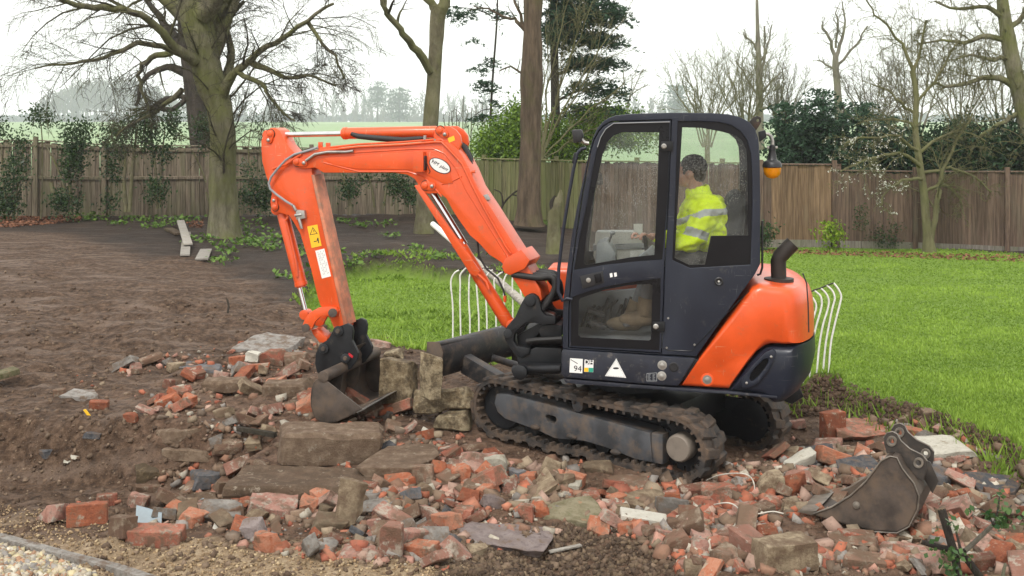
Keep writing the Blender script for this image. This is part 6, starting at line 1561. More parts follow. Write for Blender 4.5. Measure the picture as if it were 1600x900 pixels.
# (x0, y0, x1, y1 in the photograph, shape, material, name, category, label[, yaw degrees, sink])
HERO = [
 (428, 652, 600, 730, 'kerb', 'dirt', 'stone_block', 'stone', 'upper of two long soil-caked stone blocks left of the track', -9),
 (350, 728, 590, 778, 'kerb', 'dirt', 'stone_block', 'stone', 'lower and longer of the two long soil-caked stone blocks', 3),
 (560, 652, 692, 752, 'slab', 'dirt', 'concrete_slab', 'slab', 'broad soil-covered concrete slab under the right end of the long blocks', -6),
 (598, 554, 656, 644, 'block', 'yellow', 'stone_block', 'stone', 'upright squared yellow-brown stone standing in front of the bucket mouth', 25),
 (652, 550, 690, 622, 'block', 'yellow', 'stone_block', 'stone', 'rough stone wedged between the upright stone and the dozer blade', -10),
 (640, 620, 738, 664, 'log', 'yellow', 'stone_block', 'stone', 'slanting yellow-brown stone rolling out below the dozer blade', 14),
 (678, 638, 734, 672, 'block', 'yellow', 'stone_block', 'stone', 'squared ochre stone against the front of the near track', 8),
 (848, 768, 970, 822, 'slab', 'moss', 'paving_slab', 'slab', 'thick mossy paving slab tilted in the middle of the rubble', 28),
 (704, 812, 866, 864, 'slab', 'purple', 'paving_slab', 'slab', 'flat broken grey-pink slab overhanging dark soil at bottom centre', 10),
 (970, 794, 1044, 827, 'brick', 'white', 'brick', 'brick', 'whitewashed brick lying right of the mossy slab', 2),
 (195, 814, 284, 857, 'brick', 'red', 'brick', 'brick', 'whole red brick on edge at the front left of the rubble', 4),
 (160, 800, 212, 842, 'brick', 'brown', 'brick', 'brick', 'mortar-topped brick leaning behind the whole red brick', 35),
 (100, 778, 165, 824, 'brick', 'orange', 'brick', 'brick', 'large orange-pink brick propped up left of the glass sheet', -14),
 (58, 784, 106, 820, 'chunk', 'pink', 'brick', 'brick', 'pale pink brick end, leftmost of the front bricks', 20),
 (148, 770, 182, 794, 'brick', 'red', 'brick', 'brick', 'red brick lying behind the large orange-pink brick', -20),
 (290, 732, 348, 770, 'block', 'slate', 'slate_block', 'stone', 'dark blue-black engineering brick against the left end of the long block', -30),
 (380, 776, 460, 812, 'chunk', 'pink', 'brick_lump', 'brick', 'wide pink brick lump under the lower long block', -6),
 (461, 776, 500, 803, 'chunk', 'orange', 'brick_lump', 'brick', 'orange brick half tucked under the right part of the lower long block', 20),
 (484, 762, 518, 794, 'chunk', 'orange', 'brick_lump', 'brick', 'rounded orange brick half standing on the others below the long block', 40),
 (376, 808, 410, 846, 'chunk', 'purple', 'rubble_stone', 'stone', 'upright purple-grey stone in the lower left rubble', 10),
 (392, 824, 434, 866, 'chunk', 'orange', 'brick_lump', 'brick', 'ragged orange brick piece lying just right of the purple-grey stone', 30),
 (522, 754, 570, 828, 'tall', 'tan', 'rubble_stone', 'stone', 'tall leaning tan stone shard right of the orange brick halves', 0),
 (514, 760, 637, 804, 'slab', 'grey', 'concrete_chunk', 'stone', 'grey concrete chunk behind the tall tan shard', -6),
 (592, 814, 630, 877, 'standing', 'pink', 'brick', 'brick', 'pale pink brick standing steeply at the bottom centre left', 6),
 (574, 806, 598, 836, 'brick', 'pink', 'brick', 'brick', 'pink brick end just left of the steep pale pink brick', 0),
 (625, 820, 666, 860, 'brick', 'pink', 'brick', 'brick', 'pinkish brick lying right of the steep pale pink brick', -40),
 (630, 840, 688, 879, 'brick', 'orange', 'brick', 'brick', 'orange-brown brick slanting in front of the pinkish one', 32),
 (477, 834, 525, 866, 'slab', 'grey', 'rubble_stone', 'stone', 'flat grey stone plate at the front of the rubble, left of the brick fan', 8),
 (486, 805, 541, 830, 'chunk', 'tan', 'rubble_stone', 'stone', 'flat tan stone lying above the grey plate', -8),
 (644, 726, 678, 765, 'standing', 'brown', 'brick', 'brick', 'brown brick standing on end at the slab corner', 12),
 (602, 740, 646, 762, 'chunk', 'orange', 'brick_lump', 'brick', 'low orange brick piece at the near edge of the broad slab', 0),
 (564, 756, 591, 773, 'chunk', 'red', 'brick_lump', 'brick', 'small red brick piece resting on the grey concrete chunk', 10),
 (520, 846, 603, 876, 'slab', 'pink', 'brick_lump', 'brick', 'low crumbling pink brick slab left of the steep brick', 5),
 (706, 790, 741, 820, 'chunk', 'red', 'brick_lump', 'brick', 'bright red brick cube above the grey-pink slab', 15),
 (1282, 642, 1324, 686, 'standing', 'orange', 'brick', 'brick', 'brick tipped on its corner by the turf bank behind the far track', -28),
 (1264, 676, 1320, 710, 'slab', 'pink', 'floor_tile', 'tile', 'square brownish quarry tile lying tilted below the tipped brick', 20),
 (1313, 654, 1405, 687, 'slab', 'red', 'brick_slab', 'brick', 'wide crumbling bright red brick slab along the turf bank', -3),
 (1408, 666, 1443, 694, 'brick', 'orange', 'brick', 'brick', 'orange brick behind the loose bucket ears', 12),
 (1433, 682, 1532, 716, 'slab', 'white', 'stone_slab', 'slab', 'pale flat stone slab at the lawn edge on the right', 4),
 (1314, 708, 1384, 740, 'slab', 'slate', 'stone_slab', 'slab', 'flat blue-grey stone left of the loose bucket', 6),
 (1450, 728, 1494, 765, 'chunk', 'slate', 'rubble_stone', 'stone', 'grey squarish stone right of the loose bucket', 20),
 (1464, 764, 1500, 788, 'brick', 'orange', 'brick', 'brick', 'bright orange brick, left one of the clean pair right of the bucket', 10),
 (1496, 762, 1526, 786, 'brick', 'orange', 'brick', 'brick', 'bright orange brick, right one of the clean pair right of the bucket', -25),
 (1522, 738, 1606, 774, 'slab', 'slate', 'stone_slab', 'slab', 'wide dark wet slab half buried at the right picture edge', 3),
 (1175, 832, 1280, 896, 'kerb', 'tan', 'rubble_stone', 'stone', 'long grooved grey-tan stone at bottom right, left of the loose bucket', -16),
 (1314, 826, 1372, 850, 'brick', 'red', 'brick', 'brick', 'red brick under the front edge of the loose bucket', -4),
 (1404, 817, 1482, 850, 'slab', 'tan', 'concrete_chunk', 'stone', 'tan concrete chunk under the back of the loose bucket', 8),
 (1384, 844, 1470, 884, 'slab', 'pink', 'brick_slab', 'brick', 'big pale pink brick slab in front of the loose bucket', 5),
 (1318, 856, 1386, 892, 'brick', 'brown', 'brick', 'brick', 'mortar-smeared brick in front left of the big pink slab', 6),
 (1516, 860, 1560, 896, 'brick', 'red', 'brick', 'brick', 'red brick with grey mortar cap right of the cut stems', -6),
 (1302, 838, 1374, 864, 'chunk', 'brown', 'brick_lump', 'brick', 'dirty brick pair lump below the loose bucket lip', 4),
 (1188, 733, 1226, 775, 'chunk', 'tan', 'rubble_stone', 'stone', 'upright ribbed brown stone right behind the track', 0),
 (1222, 736, 1262, 776, 'chunk', 'orange', 'brick_lump', 'brick', 'orange brick mass joined with mortar right of the ribbed stone', 12),
 (1250, 712, 1283, 730, 'slab', 'slate', 'rubble_stone', 'stone', 'small dark grey stone right of the far track', -10),
 (1215, 700, 1252, 722, 'chunk', 'tan', 'rubble_stone', 'stone', 'mossy tan stone close to the bottom of the far track', 15),
 (1232, 656, 1260, 674, 'chunk', 'pink', 'rubble_stone', 'stone', 'pale stone at the foot of the turf bank beside the far track', 5),
 (1098, 754, 1152, 789, 'chunk', 'red', 'brick_lump', 'brick', 'big red brick piece at the rear end of the near track', 10),
 (1144, 786, 1175, 805, 'chunk', 'pink', 'brick_lump', 'brick', 'pink brick piece between the two cable loops', 20),
 (1195, 774, 1226, 799, 'chunk', 'red', 'brick_lump', 'brick', 'red brick cube left of the loose bucket lip', 30),
 (1220, 781, 1262, 805, 'chunk', 'tan', 'rubble_stone', 'stone', 'pale tan stone just left of the loose bucket lip', 0),
 (1166, 783, 1214, 809, 'brick', 'brown', 'brick', 'brick', 'brown-orange brick pointing at the loose bucket', -25),
 (191, 643, 214, 662, 'brick', 'orange', 'brick', 'brick', 'single orange brick end on the brink of the left pit', 15),
 (138, 624, 168, 643, 'brick', 'orange', 'brick', 'brick', 'orange brick half among slates on the left rubble edge', -12),
 (93, 609, 147, 626, 'slab', 'grey', 'stone_slab', 'slab', 'thin pale slate lying at the left end of the rubble', 0),
 (82, 606, 102, 622, 'brick', 'brown', 'brick', 'brick', 'small brown brick end left of the thin pale slate', 10),
 (282, 614, 308, 636, 'brick', 'orange', 'brick', 'brick', 'bright orange brick tipped up left of the rubble centre', 35),
 (262, 604, 297, 620, 'chunk', 'red', 'brick_lump', 'brick', 'red brick piece behind the tipped bright orange brick', 0),
 (252, 591, 273, 609, 'brick', 'red', 'brick', 'brick', 'dark red brick standing at the back of the left rubble', 40),
 (201, 567, 221, 583, 'chunk', 'pink', 'brick_lump', 'brick', 'lone rounded pink brick on the bare soil at left', 0),
 (277, 567, 341, 583, 'slab', 'slate', 'stone_slab', 'slab', 'long dark slate lying flat on the soil behind the left rubble', 4),
 (223, 638, 312, 698, 'slab', 'dirt', 'concrete_slab', 'slab', 'soil-covered slab jutting over the left pit', -18),
 (254, 692, 334, 721, 'kerb', 'dirt', 'stone_block', 'stone', 'stone block lying below the jutting slab at the pit', 5),
 (205, 722, 262, 752, 'chunk', 'yellow', 'rubble_stone', 'stone', 'pale yellow lumpy stone at the bottom of the left pit', -10),
 (57, 684, 88, 718, 'slab', 'slate', 'roof_slate', 'slate', 'slate stuck edgeways in the side of the left pit', 50),
 (124, 670, 160, 687, 'slab', 'slate', 'roof_slate', 'slate', 'dark slate sticking out below the orange brick end', 10),
 (358, 522, 456, 556, 'slab', 'grey', 'concrete_slab', 'slab', 'large pale concrete slab at the back of the rubble behind the bucket', 12),
 (404, 547, 442, 572, 'chunk', 'red', 'brick_lump', 'brick', 'red brick heap piece in front of the pale concrete slab', 0),
 (383, 549, 407, 567, 'chunk', 'white', 'rubble_stone', 'stone', 'cream stone left of the red heap in front of the pale slab', 8),
 (440, 552, 478, 575, 'chunk', 'brown', 'brick_lump', 'brick', 'row of brown brick ends left of the quick hitch', 8),
 (355, 556, 384, 573, 'brick', 'orange', 'brick', 'brick', 'orange brick at the left end of the row before the pale slab', -20),
 (296, 586, 380, 616, 'kerb', 'dirt', 'stone_block', 'stone', 'jagged soil-covered rock left of the bucket, left one of two', 0),
 (408, 590, 492, 624, 'kerb', 'dirt', 'stone_block', 'stone', 'jagged soil-covered rock close behind the bucket back, right one of two', 2),
 (576, 530, 611, 545, 'brick', 'pink', 'brick', 'brick', 'single dusty brick lying on the grass edge right of the arm', 2),
 (600, 546, 630, 563, 'chunk', 'yellow', 'rubble_stone', 'stone', 'ochre stone at the grass edge behind the bucket rim', 0),
 (670, 541, 692, 554, 'chunk', 'yellow', 'rubble_stone', 'stone', 'small ochre stone at the grass edge left of the blade top', 0),
 (720, 704, 775, 738, 'chunk', 'pink', 'brick_lump', 'brick', 'mortar-crusted pink lump in front of the near track', 0),
 (804, 735, 840, 760, 'brick', 'orange', 'brick', 'brick', 'orange brick left of the pair before the track middle', 14),
 (841, 733, 874, 762, 'brick', 'brown', 'brick', 'brick', 'brown-orange brick right of the pair before the track middle', -18),
 (880, 735, 916, 761, 'brick', 'orange', 'brick', 'brick', 'bright brick behind the mossy slab, nearest the track', 20),
 (910, 720, 958, 740, 'slab', 'tan', 'floor_tile', 'tile', 'flat brown tile close to the sagging track run', 4),
 (956, 738, 1026, 768, 'slab', 'brown', 'floor_tile', 'tile', 'thin dark brown tile wedged below the rear of the track', -18),
 (972, 762, 1044, 796, 'slab', 'tan', 'stone_slab', 'slab', 'broad brown stone slab under the rear of the near track', 6),
 (942, 750, 976, 767, 'brick', 'red', 'brick', 'brick', 'red brick piece left of the broad brown slab', 0),
 (946, 768, 980, 792, 'brick', 'orange', 'brick', 'brick', 'orange brick slanting between mossy slab and broad brown slab', -36),
 (804, 780, 836, 817, 'chunk', 'red', 'brick_lump', 'brick', 'red and black burnt brick left of the mossy slab', 20),
 (832, 784, 857, 812, 'chunk', 'orange', 'brick_lump', 'brick', 'ragged orange brick against the left corner of the mossy slab', 0),
 (753, 772, 785, 797, 'chunk', 'purple', 'rubble_stone', 'stone', 'grey stone left of the burnt brick', 0),
 (776, 746, 810, 773, 'chunk', 'pink', 'brick_lump', 'brick', 'pinkish brick facet in the middle of the front rubble', 15),
 (698, 726, 738, 756, 'chunk', 'orange', 'brick_lump', 'brick', 'orange broken bricks right of the broad soil-covered slab', 0),
 (756, 709, 792, 745, 'chunk', 'white', 'mortar_lump', 'rubble', 'pale lime mortar lump below the front of the near track', 0),
 (1062, 752, 1114, 776, 'brick', 'red', 'brick', 'brick', 'wine-red brick pair below the drive hub', -6),
 (1084, 772, 1112, 796, 'brick', 'red', 'brick', 'brick', 'red brick cube below the wine-red pair', 20),
 (1040, 770, 1064, 797, 'standing', 'orange', 'brick', 'brick', 'mossy orange brick standing beside the broad brown slab', 10),
 (962, 810, 1002, 836, 'brick', 'orange', 'brick', 'brick', 'orange brick in front left of the whitewashed brick', -28),
 (1022, 824, 1058, 845, 'chunk', 'pink', 'brick_lump', 'brick', 'pinkish rubble lump below the whitewashed brick', 0),
 (1040, 808, 1076, 833, 'chunk', 'brown', 'brick_lump', 'brick', 'brown brick right of the whitewashed brick', 12),
 (340, 790, 378, 818, 'chunk', 'brown', 'brick_lump', 'brick', 'brown brick piece left of the wide pink lump', -10),
 (270, 795, 316, 824, 'chunk', 'orange', 'brick_lump', 'brick', 'orange brick with a split top right of the glass sheet', 25),
 (196, 768, 232, 796, 'chunk', 'pink', 'brick_lump', 'brick', 'rounded dusty pink lump behind the glass sheet', 0),
 (204, 740, 262, 772, 'slab', 'brown', 'brick_slab', 'brick', 'dark reddish flat slab behind the rounded pink lump', -14),
 (270, 765, 340, 800, 'slab', 'dirt', 'concrete_chunk', 'stone', 'soil-covered concrete lump left of the wide pink lump', 6),
 (1360, 800, 1400, 830, 'chunk', 'red', 'brick_lump', 'brick', 'brick lump pressed under the loose bucket middle', 0),
 (1440, 640, 1466, 660, 'chunk', 'dirt', 'soil_lump', 'soil', 'dark clod of turf soil on the bank behind the pale slab', 0),
 (1112, 858, 1160, 890, 'chunk', 'brown', 'brick_lump', 'brick', 'brown lump left of the long grooved stone at the bottom', 0),
 (1080, 838, 1112, 868, 'chunk', 'pink', 'brick_lump', 'brick', 'pink cube-like brick lump at the bottom between hole and grooved stone', 20),
 (640, 580, 668, 596, 'chunk', 'tan', 'rubble_stone', 'stone', 'tan stone behind the upright squared stone', 0),
]
HERO_D = {'rough stone wedged between the upright stone and the dozer blade': 8.75, 'slanting yellow-brown stone rolling out below the dozer blade': 8.98, 'squared ochre stone against the front of the near track': 8.86}
RUB_POS = []
def place_piece(me, name, label, cat, loc, rot, group=None):
    o = link_mesh(name, me); o.location = loc; o.rotation_euler = rot
    return tag(o, label, cat, group)
for i, h in enumerate(HERO):
    x0, y0, x1, y1, shape, mk, name, cat, label = h[:9]; yaw = h[9] if len(h) > 9 else 0
    rnd = random.Random(500 + i)
    g_ = ground_hit((x0 + x1) / 2, y1 - 2)
    if label in HERO_D: g_ = at((x0 + x1) / 2, y1 - 2, HERO_D[label])      # pieces that rest on other pieces, not on the soil
    D = g_.y; s = F_PX / D
    Wd, vis = (x1 - x0) / s, (y1 - y0) / s
    sl = (y1 - HY) / F_PX
    cy_, sy_ = abs(math.cos(R(yaw))), abs(math.sin(R(yaw)))
    cuts, rough, tilt = 1, .035, 5
    if shape == 'brick': W_ = min(.5 * Wd, .13); H_ = max(.055, vis - W_ * sl * 1.1); cuts, rough = 1, .03; tilt = 10
    elif shape == 'standing': W_ = .45 * Wd; H_ = vis * .92; cuts, rough = 1, .03; tilt = 9
    elif shape == 'tall': W_ = .5 * Wd; H_ = vis * .95; cuts, rough, tilt = 4, .09, 14
    elif shape == 'slab': H_ = max(.045, min(.11, vis * .36)); W_ = max(.12, min(Wd * .9, (vis - H_) / sl)); cuts, rough, tilt = 3, .07, 4
    elif shape == 'kerb': W_ = min(.50, .46 * Wd); H_ = max(.08, vis - W_ * sl); cuts, rough, tilt = 1, .085, 3
    elif shape == 'block': W_ = .75 * Wd; H_ = max(.1, vis - W_ * sl * .8); cuts, rough, tilt = 3, .085, 6
    elif shape == 'log': W_ = .36 * Wd; H_ = max(.12, vis - W_ * sl); cuts, rough, tilt = 4, .10, 8
    else: W_ = .7 * Wd; H_ = max(.06, vis - W_ * sl * .7); cuts, rough, tilt = 4, .10, 14
    L_ = max(.4 * Wd, (Wd - W_ * sy_ * .8) / max(.55, cy_))
    big = Wd > .3
    me = chunk_mesh(name, L_, W_, H_, 900 + i, cuts, rough, 3 if big else 2, KINDMAT[mk], bev=.035 if shape == 'kerb' else .014 if shape in ('kerb', 'log', 'block') else .005, taper=.26 if shape not in ('brick', 'standing', 'kerb') else .05)
    rx = R(rnd.uniform(-tilt, tilt)); ry = R(rnd.uniform(-tilt, tilt))
    if shape == 'slab' and i not in (2,): rx = R(rnd.uniform(2, 9))
    if shape == 'log': ry = R(-9)
    c = Vector((g_.x, D + W_ * .38, g_.z + H_ * .5 - .012))
    if label.startswith('slanting yellow'): c.z += .10
    if label.startswith('upright squared'): c.z += .02
    RUB_POS.append((c.x, c.y, max(L_, W_) * (.80 if shape in ('slab', 'kerb') else .5)))
    place_piece(me, name, label, cat, c, (rx, ry, R(-yaw)))
# smaller single pieces over the whole heap; kinds share meshes
RUB_POLY = np.array([(110, 590), (300, 545), (480, 530), (560, 548), (680, 620), (740, 690), (1000, 740), (1120, 770), (1160, 720), (1240, 665), (1400, 655), (1540, 690), (1720, 800), (1720, 900), (1060, 900), (1040, 850), (900, 830), (700, 890), (420, 870), (300, 830), (60, 800), (250, 745), (330, 720), (300, 660), (180, 650)])
PROTO = {}
for mk, nm in (('red', 'brick_fragment'), ('orange', 'brick_fragment'), ('pink', 'brick_fragment'), ('brown', 'brick_fragment'), ('tan', 'stone_fragment'), ('grey', 'stone_fragment'), ('slate', 'stone_fragment'), ('white', 'mortar_fragment')):
    PROTO[mk] = []
    for k in range(6):
        rnd = random.Random(hash((k, len(mk))) & 255)
        L_ = .13; PROTO[mk].append(chunk_mesh(nm, L_, L_ * (.55 + .25 * (k % 3) / 2), L_ * (.38 + .2 * (k % 2)), 1300 + k * 7 + len(mk) * 3 + ord(mk[0]), 2, .06, 1, KINDMAT[mk], .004, .2))
STOPW = set('lying left right of in under behind below beside resting standing against wedged jutting leaning tilted at by along with joined pointing between close just on slanting propped sticking stuck overhanging half among at tipped tucked rolling slanting in pressed pointing'.split())
def short_ref(lab):
    w = lab.split(); o = []
    for k, x in enumerate(w):
        x2 = x.strip(',')
        if len(o) >= 2 and x2 in STOPW: break
        o.append(x2)
        if len(o) == 6 or x.endswith(','): break
    return ' '.join(o)
REFS = [(short_ref(h[8]), p[0], p[1]) for h, p in zip(HERO, RUB_POS)]
REFS = [r for r in REFS if sum(q[0] == r[0] for q in REFS) == 1]
def near_ref(x, y):
    r = min(REFS, key=lambda q: (q[1] - x) ** 2 + ((q[2] - y) * 1.0) ** 2)
    dx, dy = x - r[1], y - r[2]
    d = ('right of' if dx > 0 else 'left of') if abs(dx) > abs(dy) else ('behind' if dy > 0 else 'in front of')
    return '%s the %s' % (d, r[0])
rnd = random.Random(77); n_ = 0; tries = 0
COLW = dict(red='red', orange='orange', pink='dusty pink', brown='dirty brown', tan='tan', grey='grey', slate='dark grey', white='cream')
def region(px, py):
    if px < 330: return 'on the left heap by the pit'
    if px < 620 and py < 660: return 'behind and left of the digging bucket'
    if px < 700: return 'around the long blocks and front bricks'
    if px < 1000: return 'between the near track and the mossy slab'
    if px < 1190: return 'below the rear of the near track'
    if py < 770: return 'between the far track and the turf bank'
    return 'around the loose bucket'
while n_ < 235 and tries < 6000:
    tries += 1
    px, py = rnd.uniform(60, 1600), rnd.uniform(530, 900)
    if not pin2((px, py), RUB_POLY): continue
    g_ = ground_hit(px, py)
    q = g_ - CU; u_, v_ = q.dot(uu), q.dot(uv)
    if abs(u_) < 1.12 and abs(v_) < .85: continue
    sz = rnd.uniform(.65, 1.6) * (1.15 if py < 650 else 1)
    if any((g_.x - a) ** 2 + (g_.y - b) ** 2 < (.55 * c + .035) ** 2 for a, b, c in RUB_POS): continue
    if float(fbm(np.array([g_.x]), np.array([g_.y]), .55, 3, 61)[0]) < -.2: continue
    RUB_POS.append((g_.x, g_.y, .055 * sz))
    mk = rnd.choices(list(PROTO), [15, 13, 20, 22, 14, 9, 4, 4])[0]
    me = rnd.choice(PROTO[mk]); nm = me.name.split('.')[0]; reg = region(px, py)
    o = link_mesh(nm, me); o.location = g_ + Vector((0, 0, .026 * sz)); o.scale = (sz * rnd.uniform(.8, 1.3), sz * rnd.uniform(.8, 1.2), sz * rnd.uniform(.6, 1.05))
    o.rotation_euler = (rnd.uniform(-.6, .6), rnd.uniform(-.6, .6), rnd.uniform(0, 6.28))
    tag(o, '%s%s %s %s' % ('bigger ' if sz > 1.25 else 'tiny ' if sz < .85 else '', COLW[mk], nm.replace('_', ' '), near_ref(g_.x, g_.y)), nm.split('_')[0] + (' piece' if nm != 'brick_fragment' else ''), '%s %ss %s' % (COLW[mk], nm.replace('_', ' '), reg))
    n_ += 1
by_lab = {}
for o in COL.objects:
    if o.parent is None and o.get('label') and o.name.split('.')[0].endswith('_fragment'): by_lab.setdefault(o['label'], []).append(o)
for lab, os_ in by_lab.items():
    if len(os_) == 2:
        a, b_ = sorted(os_, key=lambda o: o.location.y)
        a['label'] = 'nearer ' + lab; b_['label'] = 'farther ' + lab
    elif len(os_) == 3:
        for w_, o in zip(('nearest', 'middle', 'farthest'), sorted(os_, key=lambda o: o.location.y)): o['label'] = w_ + ' ' + lab
# what lies between them: thousands of crumbs, one object each kind
def scatter_np(name, px_poly, n, smin, smax, palette, mat, seed, squash=(.5, 1.0), dens=None, power=2.2, lift=.25, skip=True, patchy=False):
    rng = np.random.default_rng(seed)
    P = np.array(px_poly, float); lo, hi = P.min(0), P.max(0)
    px = rng.uniform(lo[0], hi[0], n * 3); py = rng.uniform(lo[1], hi[1], n * 3)
    ins = poly_sd(px, py, P) > 0; px, py = px[ins][:n], py[ins][:n]
    D = np.arange(5.0, 30.0, .03); X = (px[:, None] - CX) / F_PX * D[None]
    out = np.zeros(len(px), int)
    for k in range(0, len(px), 400):
        z = hquick(X[k:k + 400], np.broadcast_to(D, X[k:k + 400].shape))
        out[k:k + 400] = np.argmax(CAM_H - (py[k:k + 400, None] - HY) / F_PX * D[None] <= z, axis=1)
    y = D[out] + rng.uniform(-.02, .02, len(px)); x = (px - CX) / F_PX * y
    z = hquick(x, y)
    if skip:
        q = np.stack([x - CU.x, y - CU.y], 1); u_ = q @ np.array(uu)[:2]; v_ = q @ np.array(uv)[:2]
        ok = ~((np.abs(u_) < 1.1) & (np.abs(np.abs(v_) - .6) < .19) & (rng.random(len(x)) < .85))
        x, y, z = x[ok], y[ok], z[ok]
    if patchy:
        ok = fbm(x, y, .55, 3, 61) > -.12 - .25 * rng.random(len(x)); x, y, z = x[ok], y[ok], z[ok]
    m = len(x); s = smin + (smax - smin) * rng.random(m) ** power
    cube = np.array([(a, b, c) for a in (-1, 1) for b in (-1, 1) for c in (-1, 1)], float) * .5
    F0 = np.array([(0, 1, 3, 2), (4, 6, 7, 5), (0, 4, 5, 1), (2, 3, 7, 6), (0, 2, 6, 4), (1, 5, 7, 3)])
    V0 = cube[None] * (1 + rng.uniform(-.38, .30, (m, 8, 3)))
    dims = np.stack([np.ones(m), rng.uniform(.45, 1, m), rng.uniform(*squash, m)], 1) * s[:, None]
    V0 = V0 * dims[:, None, :]
    a, b, c = rng.normal(0, .45, m), rng.normal(0, .45, m), rng.uniform(0, 2 * np.pi, m)
    ca, sa, cb, sb, cc, sc = np.cos(a), np.sin(a), np.cos(b), np.sin(b), np.cos(c), np.sin(c)
    Rm = np.zeros((m, 3, 3))
    Rm[:, 0, 0] = cc * cb; Rm[:, 0, 1] = cc * sb * sa - sc * ca; Rm[:, 0, 2] = cc * sb * ca + sc * sa
    Rm[:, 1, 0] = sc * cb; Rm[:, 1, 1] = sc * sb * sa + cc * ca; Rm[:, 1, 2] = sc * sb * ca - cc * sa
    Rm[:, 2, 0] = -sb; Rm[:, 2, 1] = cb * sa; Rm[:, 2, 2] = cb * ca
    V_ = np.einsum('nij,nkj->nki', Rm, V0) + np.stack([x, y, z + dims[:, 2] * lift], 1)[:, None, :]
    F_ = (F0[None] + (np.arange(m) * 8)[:, None, None]).reshape(-1, 4)
    pal = np.array(palette, float); ci = rng.integers(0, len(pal), m)
    col = pal[ci] * rng.uniform(.7, 1.25, (m, 1)); col = np.clip(np.repeat(np.concatenate([col, np.ones((m, 1))], 1), 8, 0), 0, 1)
    o = np_mesh(name, V_.reshape(-1, 3), F_, mat, attrs={'tint': ('FLOAT_COLOR', col)})
    return tag(o, kind='stuff')
def tint_mat(name, rough=.9, bmp=.5, bscale=60, dirtcol=(.14, .095, .062), dirt=.5):
    m, nt, bs, N, L = new_mat(name)
    a = N.new('ShaderNodeAttribute'); a.attribute_name = 'tint'
    v = tex_coord(nt); n = noise_tex(nt, 30, 8, v, .7)
    f = ramp(nt, n.outputs['Fac'], [(.70 - dirt * .4, (0, 0, 0)), (.92 - dirt * .4, (1, 1, 1))])
    L.new(mixc(nt, math_n(nt, 'MULTIPLY', f, .8), a.outputs['Color'], dirtcol), bs.inputs['Base Color'])
    bs.inputs['Roughness'].default_value = rough; bs.inputs['Specular IOR Level'].default_value = .25
    bump(nt, bs, noise_tex(nt, bscale, 6, v, .7).outputs['Fac'], bmp, .008)
    return m
M_tint = tint_mat('mixed rubble crumbs'); M_clod = tint_mat('soil crumbs', .95, .7, 90, (.10, .068, .045), .45); M_peb = tint_mat('pebbles', .55, .2, 80, (.2, .16, .1), .2)
PAL_R = [(.33, .110, .062), (.28, .095, .06), (.35, .145, .09), (.35, .19, .145), (.24, .135, .09), (.37, .25, .195), (.25, .195, .135), (.22, .20, .18), (.17, .118, .082), (.155, .108, .074), (.19, .13, .09), (.16, .12, .09), (.38, .345, .28)]
PAL_S = [(.125, .085, .058), (.15, .105, .072), (.10, .066, .045), (.18, .13, .09)]
scatter_np('rubble', RUB_POLY, 7000, .012, .085, PAL_R, M_tint, 201, patchy=True, squash=(.3, .8), power=3.2, lift=.12)
scatter_np('rubble', [(640, 690), (1010, 735), (1200, 720), (1440, 690), (1560, 800), (1560, 895), (1060, 890), (900, 800), (700, 800), (560, 790)], 4200, .015, .10, PAL_R, M_tint, 202, patchy=True, squash=(.3, .8), power=2.6, lift=.15)
scatter_np('soil_clods', [(-40, 420), (470, 470), (700, 560), (1240, 620), (1640, 720), (1640, 905), (-40, 905)], 11000, .006, .042, PAL_S, M_clod, 203, power=5, lift=.1)
scatter_np('soil_clods', [(1230, 606), (1330, 600), (1400, 628), (1480, 650), (1540, 676), (1600, 710), (1600, 745), (1500, 700), (1400, 668), (1300, 650), (1235, 655)], 5000, .006, .045, [(.085, .055, .036), (.11, .075, .05), (.065, .042, .028)], M_clod, 204, power=4, lift=.1)
scatter_np('soil_clods', [(690, 850), (760, 835), (900, 820), (1000, 835), (1070, 850), (1080, 905), (680, 905)], 5500, .005, .034, [(.07, .048, .034), (.10, .068, .046), (.14, .10, .065)], M_clod, 205, power=4, lift=.1)
scatter_np('sandy_crumbs', [(-40, 780), (250, 830), (420, 868), (700, 880), (700, 905), (-40, 905)], 6000, .003, .017, [(.36, .26, .155), (.30, .21, .12), (.44, .34, .21), (.24, .165, .095)], M_clod, 206, power=3.5)
# bottom left: concrete edging and pea shingle
kp = [ground_hit(*p) for p in ((-60, 832), (0, 846), (100, 873), (185, 897), (250, 918))]
ke = MB(); mz = .035
for a, b in zip(kp[:-1], kp[1:]):
    d = (b - a); d.z = 0; d.normalize(); n = Vector((-d.y, d.x, 0))
    ke.prism([a + n * .03 + Vector((0, 0, -.1)), a + n * .03 + Vector((0, 0, mz)), a - n * .03 + Vector((0, 0, mz)), a - n * .03 + Vector((0, 0, -.1))], b - a)
kb = ke.build('path_edging', M_st_grey, bevel=.006); tag(kb, kind='structure')
scatter_np('gravel', [(-60, 851), (0, 860), (100, 886), (150, 905), (-60, 905)], 2600, .014, .042, [(.40, .34, .25), (.30, .26, .20), (.46, .42, .34), (.24, .22, .20), (.34, .20, .12), (.42, .36, .22)], M_peb, 207, squash=(.55, .85), power=1.4, lift=.5)
